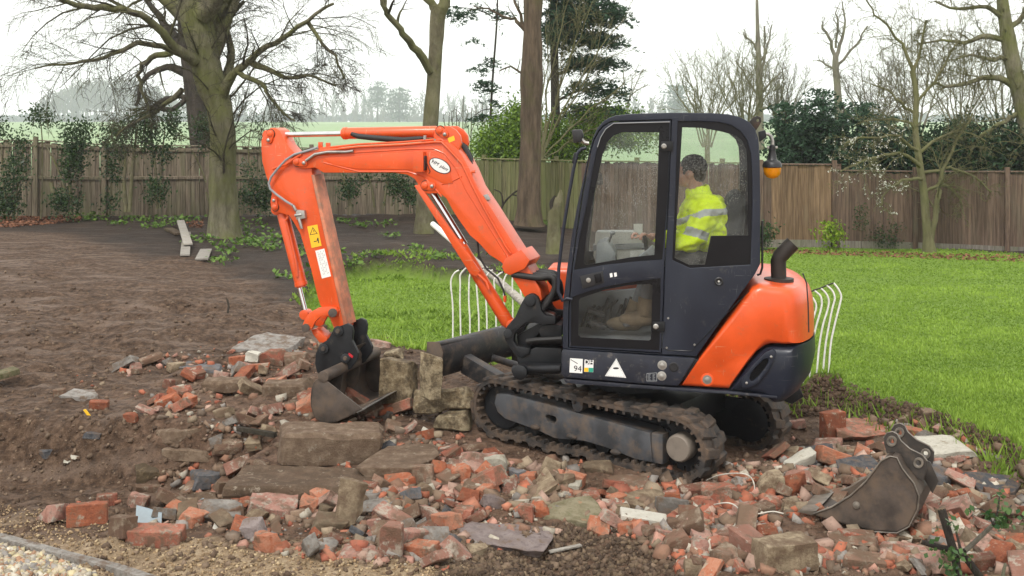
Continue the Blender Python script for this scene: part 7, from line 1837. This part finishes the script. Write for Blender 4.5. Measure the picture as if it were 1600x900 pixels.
# leaf litter under the left fence, fallen leaves along the right fence
M_litter = leafmat('dead leaves', (.10, .045, .025), (.28, .13, .075), .8, .1)
def litter(px_poly, n, seed, size=.06):
    rng = np.random.default_rng(seed); P = np.array(px_poly, float); lo, hi = P.min(0), P.max(0)
    pts = []
    while len(pts) < n:
        px, py = rng.uniform(lo[0], hi[0]), rng.uniform(lo[1], hi[1])
        if pin2((px, py), px_poly): g_ = ground_hit(px, py, 15, 31); pts.append((g_.x, g_.y, g_.z + .015))
    V_, F_, tone = leaves_np(np.array(pts), size, rng, aspect=.7, flat=.75)
    tag(np_mesh('leaf_litter', V_, F_, M_litter, attrs={'tone': ('FLOAT', tone)}), kind='stuff')
litter([(-20, 340), (130, 337), (125, 346), (60, 352), (-20, 358)], 1500, 301, .085)
litter([(290, 345), (318, 345), (318, 358), (295, 356)], 120, 302)
litter([(1190, 390), (1600, 400), (1600, 410), (1190, 396)], 900, 303, .07)
# planks and boards on the mulch
M_plank = wood('silvered plank', (.20, .18, .155), (.38, .36, .32), (.3, .28, .2), .15, (2, 14, 14))
def plank(label, a, b, w, t, lift=.03, mat=None, cat='plank', name='wooden_plank', lift2=None):
    A, B = ground_hit(*a), ground_hit(*b); A.z += lift; B.z += lift if lift2 is None else lift2
    d = (B - A).normalized(); s = d.cross(Vector((0, 0, 1))).normalized(); up = s.cross(d)
    o = MB().prism([A - s * w / 2, A + s * w / 2, A + s * w / 2 + up * t, A - s * w / 2 + up * t], B - A).build(name, mat or M_plank, bevel=.004, loc=A)
    return tag(o, label, cat)
plank('longest grey plank lying on top beside the big tree', (282, 353), (294, 392), .16, .03, .10)
plank('grey plank under the longest plank beside the big tree', (292, 366), (289, 402), .16, .03, .02)
plank('short separate plank offcut right of the two crossed planks', (322, 393), (315, 409), .20, .03, .02)
plank('curved bark slab behind the crossed planks', (263, 361), (281, 369), .18, .05, .02, M_bark_c, 'bark', 'bark_slab')
plank('mossy board end sticking in at the left picture edge', (-30, 610), (27, 600), .16, .05, .06, M_st_moss, 'board', 'mossy_board', .10)
plank('weathered lath lying in the dark soil at bottom centre', (858, 872), (908, 860), .03, .012, .02, M_plank, 'lath', 'wooden_lath')
plank('broken root lying on the left rubble before the long block', (372, 686), (430, 692), .04, .035, .04, M_bark_d, 'root', 'broken_root')
# glass sheet, tag, shards
g_ = ground_hit(231, 822)
M_sheet = pm('dusty glass', (.16, .21, .24), .45, var=.2, dirt=.25, dirtcol=(.4, .4, .36))
tag(MB().prism([at(p[0], p[1], g_.y + .03 + .10 * (822 - p[1]) / 40) for p in [(211, 822), (252, 822), (253, 802), (232, 795), (213, 790)]], Vector((0, .006, .002))).build('glass_sheet', M_sheet, smooth=0), 'broken blue-white sheet of glass leaning behind the whole red brick', 'glass')
for q, lab, w in (((116, 722), 'white tile shard lying in the left pit', .07), ((315, 790), 'pale blue tile shard right of the glass sheet', .08), ((105, 730), 'small beige tile shard in the left pit', .06), ((585, 840), 'white plaster shard left of the steep pink brick', .08), ((342, 826), 'flat cream shard in front of the brown brick piece', .10)):
    g_ = ground_hit(*q); rnd = random.Random(q[0])
    pts = [g_ + Vector((w * .5 * math.cos(t) * rnd.uniform(.6, 1.2), w * .4 * math.sin(t), .02 + w * .35 * math.sin(t) * .6)) for t in (0.2, 1.5, 2.8, 3.9, 5.2)]
    tag(MB().prism(pts, Vector((0, .008, .006))).build('tile_shard', M_st_white if 'blue' not in lab else M_sheet, smooth=0), lab, 'shard')
g_ = ground_hit(136, 648)
tag(MB().prism([at(p[0], p[1], g_.y - .02) for p in [(130, 641), (134, 640), (144, 653), (141, 656)]], Vector((0, .004, .003))).build('plastic_tag', M_yellow, smooth=0), 'yellow plastic strip on the left rubble edge', 'plastic strip')
# cable loops
def cable(label, pts, r=.0045):
    P = []
    for (px, py, h) in pts: g_ = ground_hit(px, py + h * 60 / 1.0 * 0 + (h * 230)); g_.z += h + .02; P.append(np.array(g_))
    V_, F_ = tubes_np([(smooth_path(P, 6), np.full(len(smooth_path(P, 6)), r))], 7)
    tag(np_mesh('cable', V_, F_, pm('white cable sheath', (.48, .45, .39), .6, dirt=.5), smooth=True), label, 'cable')
cable('white cable arching over bricks behind the near track', [(1104, 757, .02), (1120, 749, .05), (1140, 746, .07), (1162, 747, .07), (1174, 754, .06), (1179, 766, .03), (1178, 776, .0)])
cable('white cable loop in front of the rear track bricks', [(1116, 795, .04), (1136, 793, .06), (1150, 799, .06), (1158, 812, .04), (1152, 824, .02), (1138, 834, .0)])
cable('short white cable end left of the loose bucket lip', [(1176, 813, .0), (1190, 809, .02), (1208, 807, .02), (1224, 808, .0)])
# ---- the loose digging bucket on the right
Z7 = lambda u, v: (1100 + u / 3, 600 + v / 3)
lbn = Vector((.50, .866, 0)); LB0 = at(1390, 800, 6.62)
LP = lambda p, off=0.0: on_plane(p[0], p[1], LB0 + lbn * off, lbn)
lbt = thing('loose_bucket', 'muddy narrow digging bucket lying detached on the rubble at right', 'bucket', ground_hit(1390, 832))
side = [Z7(*p) for p in [(500, 612), (600, 575), (690, 520), (760, 455), (800, 400), (832, 358), (872, 338), (905, 345), (930, 395), (985, 465), (1008, 525), (1003, 585), (962, 668), (905, 698), (800, 692), (660, 658)]]
shell = [Z7(*p) for p in [(880, 338), (905, 345), (930, 395), (985, 465), (1008, 525), (1003, 585), (962, 668), (905, 698), (800, 692), (660, 658), (500, 612)]]
LW = .42
P = [LP(p) for p in shell]; c = sum(P, Vector()) / len(P); inn = []
for k in range(len(P)):
    t = (P[min(k + 1, len(P) - 1)] - P[max(k - 1, 0)]).normalized(); d = t.cross(lbn).normalized()
    if d.dot(c - P[k]) < 0: d = -d
    inn.append(P[k] + d * .014)
MB().prism(P + inn[::-1], lbn * LW).build('bucket_shell', M_mudsteel, lbt, bevel=.003, seg=1, smooth=24)
for o_ in (0, LW - .016): MB().prism([LP(p) + lbn * o_ for p in side], lbn * .016).build('side_plate', M_mudsteel, lbt, bevel=.003, seg=1, smooth=20)
for o_ in (-.004, LW + .004):      # worn edge strips along the open rim
    MB().tube([LP(p) + lbn * o_ for p in side[:7]], .0055, 6).build('worn_rim', M_oldsteel, lbt)
MB().tube([LP(p) - lbn * .003 for p in side[6:15]], .004, 6).build('worn_rim', M_oldsteel, lbt)
MB().lathe(LP(Z7(715, 568)), -lbn, [(-.004, .024), (.010, .020), (.014, .006)], 12).build('bolt', M_oldsteel, lbt)
lip = [LP(Z7(500, 612)), LP(Z7(440, 598)), LP(Z7(455, 590)), LP(Z7(530, 592))]
MB().prism([p - lbn * .01 for p in lip], lbn * (LW + .02)).build('cutting_edge', M_oldsteel, lbt, bevel=.003)
ear = [Z7(*p) for p in [(828, 300), (826, 268), (842, 246), (868, 240), (890, 252), (908, 285), (950, 322), (1010, 352), (1032, 380), (1030, 420), (1012, 480), (975, 452), (930, 395), (905, 345), (872, 338), (840, 345)]]
def circ(u, v, r): return [(Z7(u, v)[0] + r * math.cos(t), Z7(u, v)[1] + r * 1.05 * math.sin(t)) for t in np.linspace(0, 2 * math.pi, 15)[:-1]]
for o_ in (.09, .30):
    e_ = MB().plate([LP(p) + lbn * o_ for p in ear], [[LP(p) + lbn * o_ for p in circ(865, 285, 4.4)], [LP(p) + lbn * o_ for p in circ(992, 388, 4.2)]], lbn * .020).build('ear_plate', M_ear, lbt, bevel=.002, seg=1, smooth=20)
    for q in ((865, 285), (992, 388)):
        MB().plate([LP(p) + lbn * (o_ - .010) for p in circ(*q, 8.2)], [[LP(p) + lbn * (o_ - .010) for p in circ(*q, 4.4)]], lbn * .012).build('pin_boss', M_oldsteel, e_, bevel=.002, seg=1)
    MB().tube([LP(p) + lbn * (o_ - .001) for p in ear[1:9]], .0035, 6).build('worn_rim', M_oldsteel, e_)
MB().cyl(LP(Z7(960, 420)) + lbn * .10, LP(Z7(960, 420)) + lbn * .31, .028, 14).build('cross_tube', M_ear, lbt)
MB().prism([LP(p) + lbn * .20 for p in [Z7(*q) for q in [(905, 350), (1000, 490), (1040, 560), (1070, 500), (1030, 410)]]], lbn * .014).build('wear_strip', M_ear, lbt, bevel=.002)
# ---- cut stems with ivy in the right foreground
ZF = lambda u, v: (1400 + u / 6.43, 760 + v / 6.43)
stm = thing('cut_shrub', 'cut back shrub stems with a few ivy leaves in the right foreground corner', 'shrub', ground_hit(1520, 897))
DS = 5.95
for pts, w0, w1, mt, nm in (([(640, 1000), (590, 700), (520, 450), (455, 225)], 13, 13, M_bark_d, 'stem'), ([(930, 1050), (800, 850), (680, 700), (560, 640), (400, 600), (255, 555)], 13, 8, M_bark_d, 'stem'), ([(690, 650), (780, 570), (880, 475), (975, 385)], 8, 7, M_twig_pale, 'stem'), ([(650, 640), (625, 540), (605, 460)], 5, 3, M_bark_d, 'stem'),
                           ([(975, 385), (1010, 300), (1030, 180), (1040, 100)], 4, 2, M_bark_d, 'twig'), ([(980, 390), (1060, 330), (1130, 230), (1160, 190)], 4, 2, M_bark_d, 'twig'), ([(975, 385), (930, 290), (860, 230), (740, 230)], 3, 1.5, M_bark_d, 'twig'), ([(1060, 1000), (1080, 860), (1100, 780)], 6, 5, M_twig_pale, 'stem')):
    Q = [np.array(at(*ZF(*p), DS + .03 * k)) - np.array(stm.location) for k, p in enumerate(pts)]; sp_ = smooth_path(Q, 4)
    V_, F_ = tubes_np([(sp_, np.linspace(w0, w1, len(sp_)) / 2 * DS / F_PX)], 10)
    e_ = np.array([sp_[-1]]); nv = len(V_)
    o = np_mesh(nm, V_, F_, mt, stm, smooth=True)
    if nm == 'stem':
        t = Vector(sp_[-1] - sp_[-2]).normalized(); MB().lathe(Vector(sp_[-1]) + Vector(stm.location), t, [(-.004, w1 / 2 * DS / F_PX), (.002, w1 / 2 * DS / F_PX * .97)], 10).build('cut_end', M_st_tan, o)
rng = np.random.default_rng(404); lc = []
for (u, v, su, sv, n) in ((1040, 360, 60, 50, 40), (1110, 240, 60, 30, 16), (1040, 110, 30, 40, 10), (560, 720, 60, 60, 34), (560, 850, 60, 50, 36), (930, 300, 50, 40, 14), (560, 320, 30, 40, 6), (600, 470, 20, 40, 5), (360, 640, 40, 40, 6), (1280, 300, 20, 60, 6), (740, 235, 30, 20, 5), (700, 700, 40, 30, 6), (420, 420, 20, 20, 3)):
    for k in range(n): lc.append(np.array(at(*ZF(u + rng.normal() * su, v + rng.normal() * sv), DS - .02 + rng.normal() * .03)))
leaf_obj('ivy_leaves', np.array(lc), .034, leafmat('ivy leaves', (.02, .06, .018), (.12, .20, .07), .35), stm, rng, aspect=.75)
# ================================================================== GRASS, WEEDS, RAILING
M_grass = leafmat('grass blades', (.09, .165, .018), (.31, .45, .07), .5, .35)
def blades(name, n, seed, y0, y1, poly_off=0.0, hmin=.010, hmax=.030, clip=None, wid=.0010):
    rng = np.random.default_rng(seed)
    u = rng.random(n); y = 1 / (1 / y0 + (1 / y1 - 1 / y0) * u)
    x = rng.uniform(-.5, .72, n) * y
    sd = poly_sd(x, y, LAWN) + lawn_wobble(x, y)
    k = sd > poly_off + rng.random(n) ** 2 * .12 - .06
    if clip is not None: k &= clip(x, y)
    x, y, sd = x[k], y[k], sd[k]; n = len(x)
    z = hquick(x, y)
    pat = fbm(x, y, .9, 4, 41); pat2 = fbm(x, y, .16, 3, 42)
    edge = np.exp(-np.maximum(sd, 0) / .15)
    h = (hmin + (hmax - hmin) * rng.random(n)) * (1 + .5 * pat + .35 * pat2) * (1 + .6 * edge)
    w = wid * y * rng.uniform(.7, 1.3, n)
    a = rng.uniform(0, 2 * np.pi, n); dx, dy = np.cos(a), np.sin(a)
    b = rng.uniform(0, 2 * np.pi, n); lean = rng.uniform(.2, 1.0, n) * h
    p0 = np.stack([x - dx * w, y - dy * w, z - .005], 1); p1 = np.stack([x + dx * w, y + dy * w, z - .005], 1)
    p2 = np.stack([x + np.cos(b) * lean, y + np.sin(b) * lean, z + h], 1)
    V_ = np.stack([p0, p1, p2], 1).reshape(-1, 3); F_ = np.arange(3 * n).reshape(n, 3)
    t = np.clip(.52 + .48 * pat + .25 * pat2 + rng.normal(0, .16, n), 0, 1)
    tone = np.stack([t * .75, t * .75, np.clip(t + .08, 0, 1)], 1).ravel()
    return tag(np_mesh(name, V_, F_, M_grass, attrs={'tone': ('FLOAT', tone)}), kind='stuff')
blades('grass', 500000, 501, 7.0, 25.5)
blades('grass', 22000, 502, 7.6, 12.5, -.16, .03, .10, clip=lambda x, y: poly_sd(x, y, LAWN) < .10, wid=.0011)
# thin grass tufts between mulch and lawn
def tufts(n, seed, fn):
    rng = np.random.default_rng(seed)
    y = rng.uniform(13, 27, n); x = rng.uniform(-.3, .25, n) * y
    k = fn(x, y) > rng.random(n); x, y = x[k], y[k]; n = len(x)
    C_ = np.repeat(np.stack([x, y, hquick(x, y)], 1), 14, 0) + rng.normal(size=(n * 14, 3)) * np.array([.10, .10, .004])
    m = len(C_); h = rng.uniform(.03, .08, m); b = rng.uniform(0, 6.28, m); a = rng.uniform(0, 6.28, m); w = .022
    p2 = C_ + np.stack([np.cos(b) * h, np.sin(b) * h, h], 1); d = np.stack([np.cos(a) * w, np.sin(a) * w, 0 * a], 1)
    V_ = np.stack([C_ - d, C_ + d, p2], 1).reshape(-1, 3)
    tag(np_mesh('grass', V_, np.arange(3 * m).reshape(m, 3), M_grass, attrs={'tone': ('FLOAT', np.repeat(np.clip(rng.normal(.4, .2, m), 0, 1), 3))}), kind='stuff')
tufts(5000, 503, lambda x, y: sstep(-1.8, -.0, poly_sd(x, y, LAWN)) * sstep(.12, .4, fbm(x, y, 1.1, 4, 44)) * sstep(-3.4, -2.2, x) * .8)
# weeds on the mulch
WEEDS = [(298, 345, 1.2), (228, 347, 1.0), (136, 341, 1.6), (140, 346, 1.0), (385, 352, 1.4), (392, 366, 1.6), (402, 378, 1.6), (410, 384, 1.2), (392, 384, 1.0), (352, 386, 1.0), (345, 412, .8), (204, 344, .9), (184, 352, .8), (236, 357, .9), (270, 346, 1.3), (262, 354, .9), (352, 398, .7), (318, 377, .9), (425, 392, .9), (445, 375, .9), (560, 356, .9), (600, 352, .9), (536, 348, 1.0), (610, 372, .7), (650, 392, .8), (468, 402, .8), (520, 398, .9), (580, 402, .8), (850, 352, 1.0), (548, 418, .9), (500, 420, .8), (688, 404, .9), (780, 404, .8), (455, 436, .9), (470, 392, 1.1), (398, 334, 1.4)]
WL = ['weed beside the big mossy trunk', 'weed on the mulch before the left fence', 'weed seen under the boom', 'bright weed at the holly sapling foot', 'weed on the mulch right of the boom ram']
ORD = 'first second third fourth fifth sixth seventh eighth ninth tenth eleventh twelfth thirteenth fourteenth fifteenth'.split()
def wk(px): return 0 if 310 < px < 430 else 3 if px in (136, 140) else 4 if px > 670 else 2 if px > 430 else 1
for i, (px, py, s) in enumerate(WEEDS):
    rng = np.random.default_rng(600 + i); g_ = ground_hit(px, py, 12, 31)
    k = wk(px); rank = sorted((q[0], q[1]) for q in WEEDS if wk(q[0]) == k).index((px, py))
    T_ = thing('weed_plant', '%s %s, %s from the left' % ('spreading leafy' if s > 1.1 else 'low leafy', WL[k], ORD[rank]), 'weed', g_, group='weeds on the dark mulch')
    n = int(46 * s); C_ = np.array(g_) + rng.normal(size=(n, 3)) * np.array([.16, .16, .03]) * s + np.array([0, 0, .07])
    leaf_obj('leaves', C_, .095, M_leaf_weed, T_, rng, aspect=.6, flat=.5)
# ---- white bent-bar railing behind the machine
M_rail = pm('chipped white railing paint', (.74, .74, .70), .5, var=.06, scale=20, dirt=.30, dirtcol=(.22, .20, .16), dirtscale=30, bmp=.1)
def railing(label, A, B, n, h, bend, loc, seed, wire=None, skip=()):
    t = thing('metal_railing', label, 'railing', A); rnd = random.Random(seed); tops = []
    d = (B - A).normalized()
    for k in range(n):
        b = A.lerp(B, k / (n - 1)); b.z = gz(b.x, b.y) - .04; hh = h * rnd.uniform(.97, 1.03)
        P = [np.array(b + d * (bend[j][0] + rnd.uniform(-.008, .008)) + Vector((0, bend[j][2] if len(bend[j]) > 2 else 0, bend[j][1] * hh + .04))) - np.array(A) for j in range(len(bend))]
        P = [np.array(b - A)] + P; sp_ = smooth_path(P, 4); tops.append(Vector(P[-1]) + A)
        V_, F_ = tubes_np([(sp_, np.full(len(sp_), .0085))], 8)
        np_mesh('railing_bar', V_, F_, M_rail, t, smooth=True)
    sp_ = smooth_path([np.array(p - A) + np.array([0, 0, rnd.uniform(-.005, .01)]) for p in tops], 2)
    V_, F_ = tubes_np([(sp_, np.full(len(sp_), .007))], 6); np_mesh('top_wire', V_, F_, M_exh, t)
    return t
a, b = at(707, 548, 11.9), at(885, 560, 11.6)
railing('white bent-bar metal railing on the lawn seen below the boom', a, b, 14, .84, [(0, .35), (-.004, .60), (-.014, .80), (-.008, .90), (.03, .97), (.07, 1.0)], None, 1)
a, b = at(1226, 606, 10.05), at(1294, 603, 10.0)
rl = railing('white s-curved metal railing on the lawn right of the counterweight', a, b, 8, .84, [(.02, .35), (.055, .60), (.095, .76), (.105, .86), (.085, .94), (.04, 1.0)], None, 2)
MB().box(at(1297, 596, 9.95), (.035, .012, .06)).build('white_tag', M_white, rl, bevel=.004)
# pale pole leaning across behind the boom
A, B = at(676, 350, 13.2), at(838, 490, 11.4)
pol = thing('wooden_pole', 'pale wooden pole slanting down behind the boom ram', 'pole', A)
sp_ = np.array([np.array(A.lerp(B, t) - A) for t in np.linspace(0, 1, 8)])
V_, F_ = tubes_np([(sp_, np.linspace(.026, .045, 8))], 10); np_mesh('shaft', V_, F_, M_plank, pol, smooth=True)
V_, F_ = tubes_np([(sp_[:4] * .6, np.full(4, .032))], 10); np_mesh('white_sleeve', V_, F_, M_rail, pol, smooth=True)
# small upright root stub in the bare soil
g_ = ground_hit(356, 490)
rs = MB().tube([g_, g_ + Vector((.01, 0, .08)), g_ + Vector((-.005, 0, .15)), g_ + Vector((-.015, 0, .17))], [.014, .012, .012, .006], 6).build('root_stub', M_bark_d)
tag(rs, 'short dark root stub standing in the bare soil left of the arm', 'root')
# ================================================================== OPERATOR
def skin_chain(chains, sub=1):
    """chains: list of [(Vector, radius)] sharing points by position; returns an evaluated mesh"""
    me = bpy.data.meshes.new('tmp'); vs, es, rs, key = [], [], [], {}
    for ch in chains:
        last = None
        for p, r in ch:
            k = tuple(round(c, 4) for c in p)
            if k not in key: key[k] = len(vs); vs.append(tuple(p)); rs.append(r)
            i = key[k]
            if last is not None and last != i: es.append((last, i))
            last = i
    me.from_pydata(vs, es, [])
    o = bpy.data.objects.new('tmp', me); COL.objects.link(o)
    m = o.modifiers.new('s', 'SKIN'); m.use_smooth_shade = True
    for i, d in enumerate(me.skin_vertices[0].data):
        r = rs[i]; d.radius = (r, r) if not isinstance(r, tuple) else r
    me.skin_vertices[0].data[0].use_root = True
    m2 = o.modifiers.new('d', 'SUBSURF'); m2.levels = m2.render_levels = sub
    dg = bpy.context.evaluated_depsgraph_get(); out = bpy.data.meshes.new_from_object(o.evaluated_get(dg))
    bpy.data.objects.remove(o); return out
def fuse(meshes, voxel, smooth=2):
    bm = bmesh.new()
    for m in meshes: bm.from_mesh(m)
    me = bpy.data.meshes.new('tmp'); bm.to_mesh(me); bm.free()
    o = bpy.data.objects.new('tmp', me); COL.objects.link(o)
    r = o.modifiers.new('r', 'REMESH'); r.mode = 'VOXEL'; r.voxel_size = voxel
    s = o.modifiers.new('s', 'SMOOTH'); s.iterations = smooth; s.factor = .5
    dg = bpy.context.evaluated_depsgraph_get(); out = bpy.data.meshes.new_from_object(o.evaluated_get(dg))
    bpy.data.objects.remove(o); return out
def mb_mesh(mb):
    me = bpy.data.meshes.new('tmp'); me.from_pydata([tuple(p) for p in mb.v], [], mb.f); return me
PO = -.31                                       # seat centre line, measured from the machine's centre line
J = lambda px, py, off=0.0: BP((px, py), PO + off)
skinm = pm('skin', (.46, .24, .17), .5, var=.08, scale=20, bmp=.1)
hairm = pm('dark brown hair', (.020, .013, .009), .6, var=.4, scale=60, bmp=.8, bscale=140, bdist=.01)
hiv = pm('hi-vis yellow fabric', (.74, .92, .015), .62, var=.05, scale=9, bmp=.25, bscale=22, bdist=.02)
tape = pm('reflective tape', (.42, .43, .44), .4, var=.08)
trous = pm('grey work trousers', (.10, .10, .105), .85, var=.2, bmp=.3)
bootm = pm('muddy tan boots', (.16, .115, .07), .8, var=.3, dirt=.4, bmp=.4)
op = thing('person', 'digger driver in a yellow hi-vis jacket seated in the cab, hand on a lever', 'person', J(1100, 402))
hipc = J(1105, 398); chest = J(1096, 345); neck0 = J(1090, 308); neck1 = J(1086, 290)
sL, sR = J(1100, 322, -.20), J(1104, 322, .20)
eL, eR = J(1082, 384, -.25), J(1066, 380, .24)
wL, wR = J(1027, 369, -.24), J(1012, 368, .14)
hips = [J(1104, 402, -.10), J(1104, 402, .10)]
kn = [J(1022, 404, -.16), J(1022, 404, .14)]; an = [J(1006, 492, -.16), J(985, 500, .12)]; toe = [J(972, 508, -.18), J(950, 512, .12)]
chains = [[(hipc, .15), (J(1100, 372), .15), (chest, .15), (neck0, .07), (neck1, .06), (J(1080, 276), .07)]]
for s_, e_, w_ in ((sL, eL, wL), (sR, eR, wR)):
    chains.append([(chest, .15), (s_, .075), ((s_ + e_) / 2, .058), (e_, .047), ((e_ + w_) / 2, .043), (w_, .030)])
for h_, k_, a_, t_ in zip(hips, kn, an, toe):
    chains.append([(hipc, .15), (h_, .11), ((h_ + k_) / 2, .085), (k_, .065), ((k_ + a_) / 2, .055), (a_, .045), (t_, .035)])
bodym = skin_chain(chains)
fw = -bx; upv = Vector((0, 0, 1))                # forward of the machine
hc = J(1079, 268); turn = Matrix.Rotation(R(-16), 3, 'Z')   # the head turned a little to the far side
hf = turn @ fw; hs_ = hf.cross(upv).normalized()            # hs_ : the head's right
def HL(f, s, u): return hc + hf * f + hs_ * s + upv * u
Rh = Matrix((hf, hs_, upv)).transposed()
hd = MB(); hd.ellipsoid(HL(-.012, 0, .018), (.098, .076, .098), Rh, 20, 14); hd.ellipsoid(HL(.028, 0, -.055), (.066, .058, .062), Rh, 16, 12); hd.ellipsoid(HL(.062, 0, -.088), (.026, .026, .022), Rh)
hd.ellipsoid(HL(.088, 0, -.020), (.018, .013, .026), Rh); hd.ellipsoid(HL(.102, 0, -.036), (.017, .016, .013), Rh); hd.ellipsoid(HL(.080, 0, .020), (.016, .045, .012), Rh)
hd.ellipsoid(HL(.086, 0, -.064), (.012, .024, .006), Rh); hd.ellipsoid(HL(.084, 0, -.074), (.013, .022, .006), Rh)
for s in (-1, 1):
    hd.ellipsoid(HL(-.012, s * .074, -.022), (.020, .010, .032), Rh); hd.ellipsoid(HL(-.008, s * .080, -.010), (.014, .008, .018), Rh); hd.ellipsoid(HL(.045, s * .045, -.035), (.03, .02, .03), Rh)
hd.tube([HL(-.02, 0, -.05), neck1, neck0], [.055, .058, .066], 14)
hand = []
for w_, sgn in ((wL, -1), (wR, 1)):
    d = (J(1003, 366, 0) - J(1025, 369, 0)).normalized()
    if sgn < 0:
        pc = w_ + d * .055
        hand.append(skin_chain([[(w_, .028), (pc, (.040, .024))]], 1))
        for k in range(4):
            o_ = nb * (.030 - .020 * k) ; b0 = pc + d * .018 + o_
            L_ = (.062, .072, .068, .054)[k]
            hand.append(skin_chain([[(b0, .0105), (b0 + d * L_ * .5 + upv * .006, .0098), (b0 + d * L_ * .78 - upv * .022, .0090), (b0 + d * L_ * .72 - upv * .048, .0080)]], 1))
        hand.append(skin_chain([[(pc - d * .01 + nb * .03, .013), (pc + d * .022 + nb * .048 - upv * .016, .0115), (pc + d * .05 + nb * .042 - upv * .034, .009)]], 1))
    else:
        pc = w_ + d * .05
        hand.append(skin_chain([[(w_, .028), (pc, (.040, .024))]], 1))
        for k in range(4):
            o_ = nb * (-.030 + .020 * k); b0 = pc + d * .018 + o_; L_ = (.062, .072, .068, .054)[k]
            hand.append(skin_chain([[(b0, .0105), (b0 + d * L_ * .5 + upv * .006, .0098), (b0 + d * L_ * .78 - upv * .022, .0090), (b0 + d * L_ * .72 - upv * .048, .0080)]], 1))
        hand.append(skin_chain([[(pc - d * .01 - nb * .03, .013), (pc + d * .022 - nb * .048 - upv * .016, .0115), (pc + d * .05 - nb * .042 - upv * .034, .009)]], 1))
bm_ = fuse([bodym, mb_mesh(hd)] + hand, 0.0075, 2)
bm_.name = 'body'; bm_.materials.clear(); bm_.materials.append(skinm); bm_.materials.append(trous)
zc = J(1090, 300).z
for p in bm_.polygons:
    c = p.center
    near_hand = min((c - wL).length, (c - wR).length) < .16 and (c - C0).dot(bx) < max((wL - C0).dot(bx), (wR - C0).dot(bx)) + .02
    p.material_index = 0 if (c.z > zc or near_hand) else 1
    p.use_smooth = True
bm_.transform(Matrix.Translation(-wloc(op)))
link_mesh('body', bm_, None, op)
# hair cap
hair = MB(); hair.ellipsoid(HL(-.024, 0, .040), (.100, .084, .088), Rh, 26, 18); hair.ellipsoid(HL(-.062, 0, -.018), (.052, .070, .060), Rh, 18, 12)
for s in (-1, 1): hair.ellipsoid(HL(.030, s * .066, .012), (.014, .012, .034), Rh)
hm = fuse([mb_mesh(hair)], .006, 1)
rmv = bmesh.new(); rmv.from_mesh(hm)
for v in rmv.verts: v.co += v.normal * (mnoise.noise(v.co * 70) * .005 + mnoise.noise(v.co * 150) * .003)
rmv.to_mesh(hm); rmv.free(); hm.materials.clear(); hm.materials.append(hairm); hm.name = 'hair'
hm.transform(Matrix.Translation(-wloc(op))); hm.shade_smooth(); link_mesh('hair', hm, None, op)
# jacket
jk = [[(J(1102, 400), .215), (J(1099, 372), .225), (chest + bx * .012, .222), (J(1094, 318), .155), (J(1092, 306), .09)]]
for s_, e_, w_ in ((sL, eL, wL), (sR, eR, wR)):
    jk.append([(chest + bx * .012, .222), (s_ + bx * .02, .128), ((s_ + e_) / 2 + bx * .01, .108), (e_, .092), ((e_ + w_) / 2, .070), (w_ + (e_ - w_) * .10, .050)])
col = MB(); ang = np.linspace(0, 2 * math.pi, 25)[:-1]
cc = J(1090, 300); ring = lambda r1, r2, z, sh: [cc + fw * (r1 * math.cos(t) + sh) + nb * (r2 * math.sin(t)) + upv * (z + .020 * -math.cos(t)) for t in ang]
A_, B_, C_, D_ = ring(.105, .105, -.055, -.012), ring(.082, .084, .040, .0), ring(.070, .072, .040, .0), ring(.085, .085, -.055, -.012)
n = len(A_)
for X, Y in ((A_, B_), (B_, C_), (C_, D_), (D_, A_)):
    col.add(X + Y, [(k, (k + 1) % n, n + (k + 1) % n, n + k) for k in range(n)])
jm = fuse([skin_chain(jk), mb_mesh(col)], .0085, 2)
b2 = bmesh.new(); b2.from_mesh(jm); b2.normal_update()
for v in b2.verts:
    q = v.co; dE = min((q - eL).length, (q - (sL + eL) / 2).length)
    amp = .010 + .012 * math.exp(-(dE / .12) ** 2)
    v.co += v.normal * (mnoise.noise(Vector((q.x * 9, q.y * 9, q.z * 22))) * amp * 1.5 + mnoise.noise(Vector((q.x * 30, q.y * 30, q.z * 34))) * .006)
b2.to_mesh(jm); b2.free()
jm.materials.clear(); jm.materials.append(hiv); jm.materials.append(tape)
for p in jm.polygons:
    c = p.center; p.use_smooth = True
    t_arm = []
    for s_, e_, w_ in ((sL, eL, wL), (sR, eR, wR)):
        ax_ = (e_ - s_); f = (c - s_).dot(ax_) / ax_.length_squared; dist = (c - (s_ + ax_ * f)).length
        if dist < .10 and .60 < f < .80: t_arm.append(1)
    off = (c - C0).dot(nb) - PO; s = (c - C0).dot(bx)
    zb = chest.z + .085 - .45 * max(0, (chest - C0).dot(bx) - s + .02)
    fs_ = (c - sL).dot((eL - sL).normalized())
    if t_arm or (abs(c.z - zb) < .024 and not (off < -.21 and fs_ > .10)): p.material_index = 1
jm.transform(Matrix.Translation(-wloc(op))); jm.name = 'hi_vis_jacket'
link_mesh('hi_vis_jacket', jm, None, op)
for a_, t_, k_ in zip(an, toe, kn):
    d = (t_ - a_); d.z = 0; d.normalize()
    b = MB(); b.tube([a_ + (k_ - a_) * .30, a_ + (k_ - a_) * .12, a_], [.062, .060, .062], 14); b.ellipsoid(a_ + d * .05 + Vector((0, 0, -.03)), (.135, .052, .055), Matrix.Rotation(math.atan2(d.y, d.x), 3, 'Z'), 16, 10); b.ellipsoid(a_ - d * .02 - Vector((0, 0, .03)), (.07, .05, .05), Matrix.Rotation(math.atan2(d.y, d.x), 3, 'Z'), 14, 10)
    m_ = fuse([mb_mesh(b)], .007, 2); m_.materials.clear(); m_.materials.append(bootm); m_.transform(Matrix.Translation(-wloc(op))); m_.shade_smooth(); m_.name = 'boot'
    link_mesh('boot', m_, None, op)
